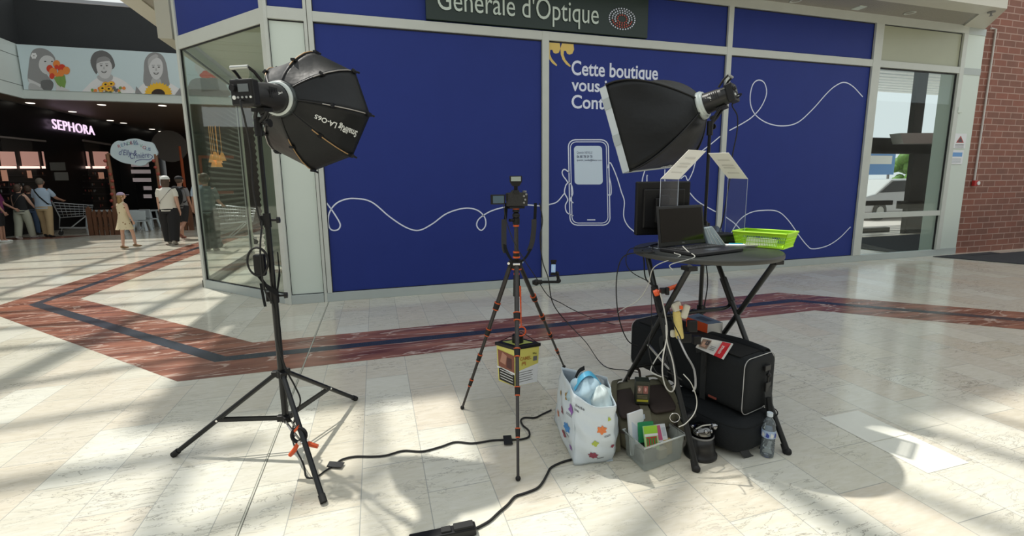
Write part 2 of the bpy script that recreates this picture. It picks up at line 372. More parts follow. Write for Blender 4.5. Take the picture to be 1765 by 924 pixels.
# ---- printed drawing on the blue film
YF = D-.0125
def LN(b_, pts, wd=.016, sub=6): b_.ribbon(smoothpts([Y(x, y, YF) for x, y in pts], sub), wd, (0, -1, 0), 0, .0012)
b = B()
LN(b, [(563, 350), (574, 365), (585, 383), (586, 391), (581, 396.5), (571, 396), (566, 386), (567, 369), (575, 355), (588, 346), (609, 342), (640, 348), (672, 374), (700, 392), (722, 397), (745, 386), (770, 368), (800, 359), (822, 362), (835, 374), (837, 388), (830, 397), (823, 392), (822, 384), (828, 375), (846, 364), (870, 357), (900, 353), (931, 355)])
b.build('line_drawing', WLINE, pA)
b = B()
LN(b, [(945, 353), (960, 348), (973, 333)])
LN(b, [(981, 297), (973, 292), (969, 296), (970.6, 303), (978, 314), (975, 320), (973, 332), (978.4, 344), (974.5, 354), (977, 366), (988, 372)])
LN(b, [(979, 314), (985, 319), (987, 334), (983, 344), (988, 350)])
def rr(x0, y0, x1, y1, r):     # rounded rectangle in picture coordinates, closed
    o = []
    for cx, cy, a0 in ((x1-r, y0+r, -90), (x1-r, y1-r, 0), (x0+r, y1-r, 90), (x0+r, y0+r, 180)):
        for k in range(5): a = math.radians(a0+k*22.5); o.append((cx+r*math.cos(a), cy+r*math.sin(a)))
    return o+[o[0]]
def shear_rr(pts, x0, s, sv): return [(x+(y-315)*sv, y+(x-x0)*s) for x, y in pts]
for g, rds, wd in (((981, 241, 1050, 388), 12, .016), ((984.5, 244.5, 1046.5, 384.5), 10, .012)):
    b.ribbon([Y(x, y, YF) for x, y in shear_rr(rr(*g, rds), 1015, .0, .022)], wd, (0, -1, 0), 0, .0012)
LN(b, [(1012, 379), (1026, 379)], .014)
LN(b, [(1048, 290), (1049, 283), (1053, 282), (1063, 305), (1071, 331), (1076, 347), (1075, 373), (1082, 389), (1094, 400)])
LN(b, [(1050, 305), (1053, 320), (1053, 335), (1048, 336)])
LN(b, [(1112, 292), (1107, 311), (1106, 340), (1107, 400)]); LN(b, [(1116, 302), (1115, 312), (1118, 400)]); LN(b, [(1146, 292), (1146, 312), (1150, 400)])
LN(b, [(1173, 308), (1181, 303), (1186, 311), (1194, 296), (1198, 282), (1205, 265), (1227, 247), (1246, 231)])
LN(b, [(1186, 329), (1202.5, 347), (1228, 362), (1238, 367)])
b.build('line_drawing', WLINE, pB)
b = B()
cardp = [Y(x, y, YF-.001) for x, y in shear_rr(rr(990.5, 251.5, 1039, 318, 6), 1015, .0, .022)[:-1]]
b.poly(cardp[::-1]); b.build('contact_card_print', mat('pale_blue_print', (.62, .74, .86), .5), pB)
b = B(); TXT = mat('dark_blue_ink', (.02, .03, .12), .5); TXG = mat('grey_ink', (.2, .25, .35), .5)
def facetext(b_, s_, x, y, x2, hpx, m=0, yy=YF-.002, **k):
    o = Y(x, y, yy); e = Y(x2, y, yy); t = Y(x, y-hpx, yy); b_.text(s_, o, (1, 0, 0), (0, 0, 1), w_=abs(e.x-o.x), h_=abs(t.z-o.z), ext=.001, m=m, **k)
facetext(b, 'Quentin NEVILLE', 994, 265, 1021, 4.4, 1); facetext(b, '06 80 78 59 70', 994, 272, 1021, 4.2, 0, bold=.01); facetext(b, 'quentin_neville@klecar.com', 994, 277.5, 1037, 3.4, 0)
b.build('card_text', [TXT, TXG], pB)
b = B()
facetext(b, 'Cette boutique', 985, 128.5, 1134, 25, 0, bold=.018); facetext(b, 'vous intéresse ?', 985, 156, 1144, 22, 0, bold=.018); facetext(b, 'Contactez', 985, 186, 1095, 23, 0, bold=.018)
b.build('headline_text', WLINE, pB)
b = B()
for ox in (0, 23.5):
    b.poly([Y(x+ox, y+ox*.07, YF-.0015) for x, y in [(945, 73), (965, 74.5), (966, 84), (963, 91), (958, 92.5), (954, 91), (952, 86), (948.5, 86), (948, 93), (951, 101), (956, 107), (960.5, 112), (959, 114), (952, 109), (946, 101), (944.5 if ox == 0 else 943, 92), (944 if ox == 0 else 942.5, 82)]][::-1])
b.build('quotation_marks', YEL, pB)
b = B()
LN(b, [(1257, 225), (1280, 212.5), (1297, 201), (1312, 184), (1321, 162), (1318, 144), (1308, 138), (1298, 145), (1293, 165), (1295, 185), (1305, 201), (1325, 213), (1350, 217), (1375, 211), (1400, 189), (1425, 161), (1440, 148), (1455, 142), (1470, 149), (1487, 167)])
LN(b, [(1251, 374), (1267, 386), (1280, 401), (1290, 420)]); LN(b, [(1256, 411), (1261, 400), (1274, 380), (1290, 368), (1310, 363), (1339, 364), (1358, 379), (1378, 407), (1391, 423), (1401, 429), (1425, 424), (1446, 411), (1466, 391)])
b.build('line_drawing', WLINE, pC)
# ---- shop sign
SIGN = mat('dark_green_sign', (.012, .028, .022), .35); SLET = mat('pale_lettering', (.62, .72, .66), .4)
s0 = Y(735, 38, D-.07); s1 = Y(1116, 66, D-.07)
b = B(); b.bb((s0.x, D-.07, 3.325), (s1.x, D-.013, 4.0)); sg = b.thing('shop_sign', SIGN, 'dark green shop sign reading Générale d\'Optique with a dotted eye emblem', 'sign', bevel=.004)
b = B(); yy = D-.071
o0 = Y(754, 17, yy); o1 = Y(1031, 41.5, yy); hgt = .215
b.text("Générale d'Optique", (o0.x, yy, (o0.z+o1.z)/2), (1, 0, 0), (0, 0, 1), w_=o1.x-o0.x, h_=hgt*1.18, ext=.012, bold=.0)
b.build('raised_lettering', SLET, sg)
b = B(); c = Y(1072, 33, yy); 
for k, (n, fx) in enumerate(((12, .34), (18, .52), (24, .70), (30, .87))):
    for i in range(n):
        a = 2*math.pi*i/n+k*.13
        rx, rz = .205*fx, .148*fx
        dot = V3((c.x+rx*math.cos(a)*(1+.06*(k == 3)), yy-.003, c.z+rz*math.sin(a)))
        red = (k == 0) or (k == 2 and math.sin(a) < -.15) or (k == 1 and math.sin(a) < -.6)
        b.cyl(dot, dot+V3((0, -.006, 0)), .0095, n=8, m=1 if red else 0)
b.build('eye_emblem', [WLINE, mat('red_dots', (.55, .08, .06), .4)], sg)
# ---- door on the right: glass, label, stickers
GL = glassmat('clear_glass', (.96, .985, .97), .22); GLD = glassmat('door_glass', (.90, .95, .95), .12)
b = B(); b.bb((7.99, D-.004, .835), (9.84, D+.004, 3.2)); b.struct('window_1', GLD); b = B(); b.bb((7.99, D-.004, .11), (9.84, D+.004, .735)); b.struct('window_2', GLD)
b = B(); b.bb((7.985, D-.012, .83), (8.0, D+.01, 3.205)); b.bb((9.83, D-.012, .83), (9.845, D+.01, 3.205)); b.bb((7.985, D-.012, 3.185), (9.845, D+.01, 3.205)); b.bb((9.83, D-.012, .108), (9.845, D+.01, .74)); b.struct('trim_7', GASK)
def stick(x0, y0, x1, y1, yy, nm, label, cat, m=WPAPER, deco=None):
    a = Y(x0, y0, yy); c = Y(x1, y1, yy); q = B(); q.bb((a.x, yy-.002, c.z), (c.x, yy, a.z)); o = q.thing(nm, m, label, cat)
    if deco: deco(o, a, c, yy)
def tri(o, a, c, yy):
    q = B(); w_ = c.x-a.x; h_ = a.z-c.z; X0 = a.x+w_*.5; 
    q.poly([(X0-w_*.33, yy-.003, c.z+h_*.38), (X0+w_*.33, yy-.003, c.z+h_*.38), (X0, yy-.003, a.z-h_*.14)], 0)
    q.poly([(X0-w_*.2, yy-.004, c.z+h_*.44), (X0+w_*.2, yy-.004, c.z+h_*.44), (X0, yy-.004, a.z-h_*.28)], 1)
    for k in range(3): q.bb((X0-w_*.36, yy-.003, c.z+h_*(.08+.08*k)), (X0+w_*.36, yy-.0022, c.z+h_*(.11+.08*k)), 1)
    q.build('warning_print', [mat('sign_red', (.4, .05, .05)), mat('sign_dark', (.08, .07, .08))], o)
def inf(o, a, c, yy):
    q = B(); w_ = c.x-a.x; h_ = a.z-c.z
    q.bb((a.x+w_*.1, yy-.003, a.z-h_*.45), (c.x-w_*.1, yy-.0022, a.z-h_*.15), 0)
    for k in range(4): q.bb((a.x+w_*.12, yy-.003, c.z+h_*(.1+.09*k)), (c.x-w_*.15, yy-.0022, c.z+h_*(.13+.09*k)), 1)
    q.build('notice_print', [mat('notice_blue', (.15, .35, .7)), mat('notice_ink', (.3, .35, .4))], o)
stick(1646, 230, 1663, 256, D-.03, 'warning_sign', 'small white notice with a dark warning triangle on the white pier', 'sign', deco=tri)
stick(1640, 259, 1658, 283, D-.03, 'paper_notice', 'small white and blue paper notice below the warning triangle', 'notice', deco=inf)
a = Y(1651, 190, D-.02); b = B(); b.box((a.x, a.y-.02, a.z), (.11, .04, .10)); b.thing('wall_box', WPAN, 'small pale square box on the white pier above the notices', 'box', bevel=.008)
# ---- canopy above the shop front
PERF = bpy.data.materials.new('perforated_metal_soffit'); PERF.use_nodes = True
nt = PERF.node_tree; bs = nt.nodes['Principled BSDF']; tc = nt.nodes.new('ShaderNodeTexCoord'); vo = nt.nodes.new('ShaderNodeTexBrick')
vo.inputs['Scale'].default_value = 18; vo.inputs['Color1'].default_value = (.30, .28, .24, 1); vo.inputs['Color2'].default_value = (.26, .24, .2, 1); vo.inputs['Mortar'].default_value = (.42, .40, .36, 1); vo.inputs['Mortar Size'].default_value = .04
vo.inputs['Brick Width'].default_value = .5; vo.inputs['Row Height'].default_value = .3
nt.links.new(tc.outputs['Object'], vo.inputs[0]); nt.links.new(vo.outputs[0], bs.inputs['Base Color']); bs.inputs['Roughness'].default_value = .5
ZC = 3.99
FASC = mat('white_fascia', (.62, .60, .52), .4, noise=(.03, 2))
b = B(); b.prism([(.6, 5.43, ZC), (9.32, 5.43, ZC), (9.80, D-.02, ZC), (.6, D-.02, ZC)], (0, 0, .03)); b.prism([(-2.97, 6.9, ZC), (-2.4, 7.3, ZC), (-2.4, 10.2, ZC), (-2.97, 10.2, ZC)], (0, 0, .03)); b.struct('ceiling', PERF)
b = B(); b.prism([(.6, 5.13, ZC-.02), (9.47, 5.13, ZC-.02), (10.42, 5.93, ZC-.02), (9.86, 5.93, ZC-.02), (9.34, 5.40, ZC-.02), (.6, 5.40, ZC-.02)], (0, 0, .75)); b.bb((-3.25, 6.6, ZC-.02), (-2.97, 10.3, ZC+.2))
b.struct('trim_8', FASC)
b = B(); b.bb((-.6, 6.1, 4.2), (10, 12, 4.3)); b.struct('ceiling_shop', FASC)
b = B(); b.bb((-32, -7.3, 0), (34, -7, 5.5)); b.bb((-32, -7, 0), (-31.7, 36, 5.5)); b.struct('wall_opposite_added', mat('dim_added_wall', (.14, .125, .11), .6, noise=(.6, .6)))  # unseen walls around the camera side, added to cut low sky glow
for k, (px, py) in enumerate(((1568, 22), (1371, 1), (1180, -22))):
    c = F(px, py, ZC); b = B(); b.lathe([(.075, 0), (.085, -.006), (.06, -.008), (.055, .02)], c, n=20); o = b.thing('downlight', ALU, ['recessed downlight glowing in the perforated soffit above the cream panel', 'recessed downlight in the soffit at the top edge, left of the other one', 'recessed downlight in the soffit over the sign'][k], 'light', 'downlights in the canopy', origin=tuple(c))
    b = B(); b.cyl(c+V3((0, 0, .012)), c+V3((0, 0, .018)), .055, n=20); b.build('lamp', mat('warm_lamp', (1, 1, 1), emit=(1, .75, .5), estr=6), o)
c = F(1481, 13, ZC); b = B(); b.bb(c+V3((-.07, -.07, -.01)), c+V3((.07, .07, 0))); b.thing('ceiling_vent', WPAN, 'small square pale vent plate in the perforated soffit', 'vent')
c = F(1709, 20, ZC-.02); b = B(); b.cyl(c, c-V3((0, 0, .015)), .05, n=16); b.cyl(c-V3((0, 0, .015)), c-V3((0, 0, .06)), .012); b.cyl(c-V3((0, 0, .06)), c-V3((0, 0, .066)), .025); b.thing('sprinkler', GREYP, 'small metal sprinkler head under the white canopy corner', 'sprinkler')
# ================================================================== BRICK WALL on the right
def brick_mat():
    m = bpy.data.materials.new('red_brick'); m.use_nodes = True; nt = m.node_tree; N = nt.nodes; L = nt.links; bs = N['Principled BSDF']
    tc = N.new('ShaderNodeTexCoord'); sp = N.new('ShaderNodeSeparateXYZ'); cb = N.new('ShaderNodeCombineXYZ'); ad = N.new('ShaderNodeMath'); ad.operation = 'ADD'
    L.new(tc.outputs['Object'], sp.inputs[0]); L.new(sp.outputs[0], ad.inputs[0]); L.new(sp.outputs[1], ad.inputs[1]); L.new(ad.outputs[0], cb.inputs[0]); L.new(sp.outputs[2], cb.inputs[1])
    br = N.new('ShaderNodeTexBrick'); L.new(cb.outputs[0], br.inputs['Vector']); br.inputs['Scale'].default_value = 1
    br.inputs['Brick Width'].default_value = .33; br.inputs['Row Height'].default_value = .113; br.inputs['Mortar Size'].default_value = .009
    br.inputs['Color1'].default_value = (.25, .095, .066, 1); br.inputs['Color2'].default_value = (.19, .085, .062, 1); br.inputs['Mortar'].default_value = (.37, .24, .20, 1)
    n = N.new('ShaderNodeTexNoise'); n.inputs['Scale'].default_value = 5; n.inputs['Detail'].default_value = 5; L.new(tc.outputs['Object'], n.inputs[0])
    mx = N.new('ShaderNodeMixRGB'); mx.blend_type = 'MULTIPLY'; mx.inputs[0].default_value = .35; L.new(br.outputs[0], mx.inputs[1]); L.new(n.outputs[0], mx.inputs[2]); 
    hs = N.new('ShaderNodeHueSaturation'); hs.inputs['Value'].default_value = 1.35; L.new(mx.outputs[0], hs.inputs['Color']); L.new(hs.outputs[0], bs.inputs['Base Color'])
    bp = N.new('ShaderNodeBump'); bp.inputs['Strength'].default_value = .4; bp.inputs['Distance'].default_value = .008; bp.invert = True; L.new(br.outputs['Fac'], bp.inputs['Height']); L.new(bp.outputs[0], bs.inputs['Normal'])
    bs.inputs['Roughness'].default_value = .75
    return m
b = B(); b.prism([(10.42, 6.3, 0), (10.42, 5.93, 0), (10.78, 5.90, 0), (20, 5.90, 0), (20, 6.3, 0)], (0, 0, 6)); b.struct('wall_right', brick_mat())
b = B(); pp = [Y(1703, 49, 5.885), Y(1716, 50, 5.885), Y(1680, 313, 5.885)]; pp[1].x = pp[2].x = (pp[1].x+pp[2].x)/2; pp[0] = V3((pp[1].x-.13, 5.885, pp[1].z))
b.tube(pp, .016, 8); t = b.thing('conduit', mat('white_conduit', (.62, .60, .58), .5), 'thin white conduit running down the red brick wall', 'pipe')
c = pp[2]; b = B(); b.box(c+V3((0, -.02, -.03)), (.11, .05, .1)); al = b.thing('alarm_box', mat('alarm_red', (.45, .02, .02), .4), 'small red alarm call box at the foot of the white conduit', 'alarm', bevel=.006)
b = B(); b.cyl(c+V3((.03, -.045, -.03)), c+V3((.03, -.06, -.03)), .035); b.build('cover', WHT, al)
MATM = mat('ribbed_dark_mat', (.035, .038, .045), .9, noise=(.5, 30), bump=.5, bscale=120)
b = B(); b.bb((10.35, 3.6, .001), (15.5, 5.62, .012)); b.prism([(9.65, 5.78, .001), (10.35, 4.2, .001), (10.36, 5.78, .001)], (0, 0, .011)); b.bb((10.35, 5.6, .001), (11.2, 5.78, .012))
b.thing('entrance_mat', MATM, 'dark grey ribbed entrance mat lying at the foot of the brick wall', 'mat')
# ================================================================== what stands beyond the glass door
DK = mat('dark_door_frame', (.010, .013, .013), .5, spec=.2)
yv = 8.6
b = B()
def vb(x0, x1, z0, z1, y_=yv, t=.12): b.bb((x0, y_, z0), (x1, y_+t, z1))
e = lambda x, y: Y(x, y, yv)
xl = e(1455, 300).x; xr = e(1690, 300).x
vb(xl, xr, e(1550, 265).z, e(1550, 238).z); vb(xl, xr, e(1550, 262).z, e(1550, 250).z); 
vb(e(1572, 300).x, e(1602, 300).x, 0, e(1550, 262).z); vb(e(1576, 200).x, e(1592, 200).x, e(1550, 240).z, 5.5); vb(e(1638, 300).x, e(1650, 300).x, 0, 5.5)
vb(xl, e(1580, 0).x, e(1550, 353).z, e(1550, 345).z); vb(e(1596, 0).x, xr, e(1610, 358).z, e(1610, 345).z); vb(xl, e(1580, 0).x, e(1530, 400).z, e(1530, 392).z); vb(xl, e(1480, 0).x, 0, 5.5)
b.struct('door_1', DK)
b = B(); a1 = Y(1552, 228, 8.3); a2 = Y(1640, 247, 8.3); b.prism([(a1.x, 8.3, a1.z-.02), (a2.x, 8.3, a1.z+.02), (a2.x, 8.3, a2.z), (a1.x+.15, 8.3, a2.z-.03)], (0, .25, 0)); b.thing('door_operator', WHT, 'white horizontal door operator casing behind the glass door', 'door operator')
b = B(); b.bb((9.5, 6.4, .002), (15, 8.3, .014)); b.thing('entrance_mat', MATM, 'dark striped entrance mat inside the lobby behind the glass door', 'mat')
b = B()
for k in range(9):
    b.bb((10, 9.6+.3*k, 4.35), (22, 9.78+.3*k, 4.42))
b.thing('louvred_awning', WHT, 'pale louvred awning outside above the entrance doors', 'awning')
yo = 15.0
b = B(); a1 = Y(1488, 262, yo); a2 = Y(1540, 301, yo); b.bb((a1.x, yo, a2.z), (a2.x, yo+.06, a1.z)); o = b.thing('blue_billboard', mat('board_blue', (.12, .3, .65), .5), 'blue billboard with white print seen outside through the door glass', 'sign')
b = B(); b.bb((a1.x+.3, yo-.01, a1.z-.5), (a2.x-.2, yo-.002, a1.z-.15)); b.build('white_print', WHT, o)
b = B()
for k in (0, 1): b.cyl((a1.x+.25+k*(a2.x-a1.x-.5), yo+.05, 0), (a1.x+.25+k*(a2.x-a1.x-.5), yo+.05, a2.z), .05); 
b.build('posts', GREYP, o)
b = B(); c = Y(1618, 278, 13.5); b.cyl(c, c+V3((0, .05, 0)), .42, n=24); o = b.thing('round_sign', mat('sign_yellow', (.8, .7, .15), .5), 'round yellow sign on a post outside the door', 'sign'); b = B(); b.cyl((c.x, 13.56, 0), (c.x, 13.56, c.z), .04); b.build('post', GREYP, o)
LEAF = mat('leaf_green', (.10, .22, .03), .6, noise=(.5, 6))
b = B()
for k in range(90):
    c = Y(1612, 300, 17); c = V3((c.x+random.uniform(-2.2, 2.2), 17+random.uniform(-.6, .6), random.uniform(.9, 2.9))); b.sph(c, random.uniform(.2, .4), n=7, k=5)
b.thing('bush', LEAF, 'green leafy bush outside behind the yellow sign', 'bush')
def car(cx, cy, col, label, L_=4.2):
    r = empty('car', (cx, cy, 0), label, 'car'); q = B(); pr_ = [(-.5, .25), (-.5, .8), (-.36, .92), (-.2, 1.4), (.18, 1.42), (.33, .98), (.49, .85), (.5, .25)]
    q.prism([(cx+x*L_, cy-.85, z) for x, z in pr_][::-1], (0, 1.7, 0)); q.build('body', mat('car_paint_'+label[:4], col, .25, .2), r, bevel=.06)
    q = B(); q.prism([(cx+x*L_, cy-.87, z) for x, z in [(-.33, .95), (-.19, 1.34), (.16, 1.36), (.29, 1.0)]][::-1], (0, 1.74, 0)); q.build('windows', GASK, r)
    for sx in (-.31, .31): q = B(); q.cyl((cx+sx*L_, cy-.88, .31), (cx+sx*L_, cy-.68, .31), .31, n=20); q.cyl((cx+sx*L_, cy-.89, .31), (cx+sx*L_, cy-.87, .31), .17, n=14, m=1); q.build('wheel', [RUB, ALU], r)
c = Y(1520, 350, 12.6); car(c.x, 12.6, (.6, .6, .6), 'silver car parked outside left of the door post')
c = Y(1625, 340, 14.6); car(c.x, 14.8, (.7, .7, .72), 'white car parked outside below the yellow sign')
b = B(); b.poly([(9, 9.2, .003), (30, 9.2, .003), (30, 40, .003), (9, 40, .003)]); b.struct('ground_outside', mat('pale_pavement', (.55, .5, .47), .8, noise=(.1, 2)))
# ================================================================== GLASS SHOWCASE at the corner
A0 = V3((-2.35, 7.32, 0)); B0 = V3((-1.045, D, 0)); C0 = V3((-2.42, 10.25, 0))
def lbar(q, p, r_, z0, z1, t=.05, m=0):
    p, r_ = V3(p), V3(r_); d = (r_-p); L_ = d.length; d.normalize(); n = V3((-d.y, d.x, 0)); q.box((p+r_)/2+V3((0, 0, (z0+z1)/2)), (L_, t, z1-z0), (d, n, V3((0, 0, 1))), m)
dAB = (B0-A0).normalized()
b = B(); lbar(b, A0, B0, 0, .115, .06, 1); lbar(b, A0, B0, 3.16, 3.32); lbar(b, A0, B0, 3.865, 4.02); lbar(b, A0-dAB*.01, A0+dAB*.05, 0, 4.0, .062); lbar(b, B0-dAB*.06, B0+dAB*.03, 0, 4.0, .062)
b.struct('trim_9', [ALU, ALUD], bevel=.003)
b = B(); lbar(b, A0, C0, 0, .10, .09, 1); lbar(b, A0, C0, 3.22, 3.34); lbar(b, C0-V3((0, .05, 0)), C0+V3((0, .05, 0)), 0, 3.9, .06); b.bb((-2.56, 7.30, 3.29), (-2.40, 10.2, 4.15), 2); b.struct('trim_10', [ALU, mat('dark_sill', (.12, .12, .10), .4), mat('grey_casing', (.42, .41, .34), .5, noise=(.05, 3))])
b = B(); lbar(b, A0+dAB*.05, B0-dAB*.06, .115, 3.16, .01); b.struct('window_3', GL)
b = B(); lbar(b, A0+V3((0, .03, 0)), C0-V3((0, .05, 0)), .10, 3.22, .01); b.struct('window_4', GL)
b = B(); 
for o_, r_ in ((A0+dAB*.05, A0+dAB*.062), (B0-dAB*.07, B0-dAB*.06)): lbar(b, o_, r_, .115, 3.16, .02)
lbar(b, A0+dAB*.05, B0-dAB*.06, 3.148, 3.16, .02); lbar(b, A0+dAB*.05, B0-dAB*.06, .115, .125, .02); lbar(b, A0+V3((0, .03, 0)), C0, 3.20, 3.22, .02); lbar(b, C0-V3((0, .07, 0)), C0-V3((0, .05, 0)), .1, 3.22, .02); b.struct('trim_11', GASK)
b = B(); lbar(b, A0+dAB*.05, B0-dAB*.06, 3.325, 3.865, .02); b.thing('blue_hoarding', BLUE, 'blue panel above the angled showcase glass at the shop corner', 'hoarding')
# showcase ceiling, shutter wall, floor strip
b = B()
for k in range(9): b.prism([(-2.3, 7.55+.48*k, 3.36), (-.66, 7.55+.48*k, 3.36), (-.66, 8.02+.48*k, 3.36), (-2.3, 8.02+.48*k, 3.36)], (0, 0, .02))
b.prism([(-2.3, 7.42, 3.36), (-1.0, 6.04, 3.36), (-.70, 6.04, 3.36), (-.70, 7.54, 3.36), (-2.3, 7.54, 3.36)], (0, 0, .02)); b.prism([(-2.3, 7.5, 3.39), (-1.0, 6.1, 3.39), (-.66, 6.1, 3.39), (-.66, 12, 3.39), (-2.3, 12, 3.39)], (0, 0, .02), 1); b.struct('ceiling_showcase', [mat('pale_ceiling_slats', (.60, .60, .48), .5), GASK])
SHM = mat('green_grey_slats', (.33, .37, .29), .5, noise=(.1, 5))
b = B(); xs = -1.95
for k in range(30):
    z0 = .12+k*.105; b.prism([(xs, 9.2, z0), (xs-.025, 9.2, z0+.05), (xs, 9.2, z0+.1)], (0, 5.2, 0))
b.bb((xs, 9.2, 0), (xs+.05, 14.4, 3.35), 0); b.thing('roller_shutter', SHM, 'grey green slatted roller shutter behind the showcase glass', 'shutter')
b = B(); b.bb((-.68, 6.0, 0), (-.62, 14, 3.4)); b.struct('wall_showcase', WPAN)
b = B(); b.bb((-1.28, 7.5, .25), (-1.22, 7.9, 3.1)); 
for k in range(12): b.cyl((-1.29, 7.7, .5+.2*k), (-1.28, 7.7, .5+.2*k), .02, n=8, m=1)
b.thing('slotted_upright', [mat('pale_green_metal', (.4, .48, .42), .4), GASK], 'tall pale slotted metal upright inside the glass showcase', 'upright')
# ================================================================== ROOF: unseen slabs and bars, shaped to cast the shade on the floor
ZR = 8.0
ROOFM = mat('shade_roof_steel', (.35, .36, .38), .5); DKW = mat('dark_upper_wall', (.03, .033, .036), .7, noise=(.1, 2))
def slab(pts, z=ZR, t=.25): 
    b.prism([(x-.34*z, y+.45*z, z) for x, y in pts], (0, 0, t))
b = B(); slab([(.45, 1.93), (3.2, 1.85), (12, 2.6), (30, 3.4), (30, 8.4), (.45, 8.4)]); slab([(-1.5, 3.1), (.45, 3.0), (.45, 8.4), (-1.5, 8.4)]); b.struct('shade_roof', ROOFM)
b = B()
def beam(p, q_, w_, z=ZR, t=.12):
    P = V3((p[0]-.34*z, p[1]+.45*z, z)); Q = V3((q_[0]-.34*z, q_[1]+.45*z, z)); d = (Q-P); L_ = d.length; d.normalize(); n = V3((-d.y, d.x, 0)); b.box((P+Q)/2, (L_, w_, t), (d, n, V3((0, 0, 1))))
def gb(x0, y0, x1, y1, w_): f0 = F(x0, y0); f1 = F(x1, y1); d = (f1-f0).normalized(); beam(f0-d*.4, f1+d*.4, w_)
for k in range(14): beam((-9.5, 5.1+.72*k+.02*k*k), (-1.6, 5.0+.72*k+.02*k*k), .075)
gb(0, 663, 150, 590, .22); gb(0, 508, 270, 420, .12); gb(150, 590, 430, 450, .14); gb(0, 838, 300, 787, .10); gb(0, 738, 250, 696, .06); gb(90, 655, 230, 632, .07)
gb(255, 924, 320, 800, .08); gb(330, 924, 560, 845, .08); gb(1100, 924, 1170, 840, .10); gb(1500, 924, 1380, 855, .16); gb(1560, 730, 1765, 795, .10); gb(1700, 900, 1765, 924, .1); gb(1640, 700, 1765, 735, .06)
gb(640, 690, 655, 924, .05)
b.struct('shade_bars', ROOFM)
# ================================================================== THE MALL ON THE LEFT
SP0 = V3((-10.42, 18.47, 0)); SD = V3((.06, 1, 0)).normalized(); SN = V3((SD.y, -SD.x, 0))
def S(x, y, off=0.0): return PL(x, y, SP0+SN*off, SN)
SBLK = mat('shop_black', (.006, .006, .007), .35, noise=(.2, 1))
b = B(); p0 = SP0-SD*8; p1 = SP0+SD*15
b.prism([p0, p1, p1-SN*.3, p0-SN*.3], (0, 0, 4.0)); b.struct('wall_left', SBLK)
def quad(b_, x0, y0, x1, y1, off, th=.02, m=0, f=S, y0b=None, y1b=None):
    y0b = y0 if y0b is None else y0b; y1b = y1 if y1b is None else y1b
    P = [f(x0, y0, off), f(x1, y0b, off), f(x1, y1b, off), f(x0, y1, off)]
    P[1].x, P[1].y = P[2].x, P[2].y; P[3].x, P[3].y = P[0].x, P[0].y
    b_.prism(P, SN*-th, m)
PINK = mat('pink_lit_panel', (.55, .35, .30), .6, emit=(.9, .45, .36), estr=.28)
PINKS = mat('pink_light_strip', (1, .8, .75), .6, emit=(1, .68, .58), estr=1.3)
DKINT = mat('dark_shelving', (.02, .016, .014), .6); WARM = mat('lit_portrait', (.4, .2, .14), .6, emit=(.9, .45, .3), estr=.22)
def shopwin(x0, x1, ytop0, ytop1, label, strips):
    b = B(); quad(b, x0, ytop0, x1, 396, .03, .03, 0, y0b=ytop1); o = b.thing('shop_window', DKINT, label, 'window')
    b = B(); quad(b, x0, ytop0-2, x1, ytop0+1, .10, .07, 0, y0b=ytop1-2, y1b=ytop1+1); b.build('window_head', mat('head_grey', (.2, .17, .16), .5), o)
    for a, c in strips:
        b = B(); quad(b, a, 261, c, 286, .07, .03, 0, y0b=262, y1b=285.5); b.build('lit_blind', PINK, o)
        b = B(); quad(b, a, 286.3, c, 290.5, .08, .03); b.build('light_strip', PINKS, o)
    b = B()
    random.seed(int(x1))
    for k in range(26):
        xx = random.uniform(x0+1, x1-3); yy_ = random.choice([297, 306, 316, 327, 340, 352]); quad(b, xx, yy_, xx+random.uniform(1, 2.5), yy_+random.uniform(2, 5), .06, .02, k % 3)
    for yy_ in (302, 312, 322.5, 334, 346, 358): quad(b, x0, yy_, x1, yy_+.8, .07, .04, 3)
    b.build('shelves', [mat('bottle_brown', (.25, .1, .06)), mat('bottle_grey', (.2, .2, .2)), mat('bottle_red', (.3, .05, .05)), mat('shelf_dark', (.06, .05, .05))], o)
    return o
o = shopwin(0, 80, 236, 244, 'left display window of the black perfume shop with pink lit blinds', [(0, 29), (36, 69), (73.5, 79)])
b = B(); quad(b, 47, 294, 56, 307, .09, .02); quad(b, 2, 293, 15, 312, .09, .02); b.build('lit_picture', WARM, o)
o = shopwin(145, 192, 242.5, 250, 'right display window of the black perfume shop, behind the cloud shaped sign', [(149, 156), (161, 190)])
b = B(); quad(b, 170, 297, 180, 308, .09, .02); b.build('lit_picture', WARM, o)
# shop sign letters
b = B(); s0 = S(92, 224, .10); s1 = S(163, 231, .10); zb = (S(92, 223.5, .1).z+S(163, 231.5, .1).z)/2; ztop = S(92, 205, .1).z
b.text('SEPHORA', (s0.x, s0.y, zb), SD, (0, 0, 1), w_=(s1-s0).length, h_=ztop-zb, ext=0, bold=.0, sp=1.08)
LET = mat('lit_pink_white_letters', (1, .9, 1), .5, emit=(1, .72, 1), estr=.95)
b.thing('shop_sign', LET, 'glowing pale pink SEPHORA letters on the black shop wall', 'sign', solid=.03)
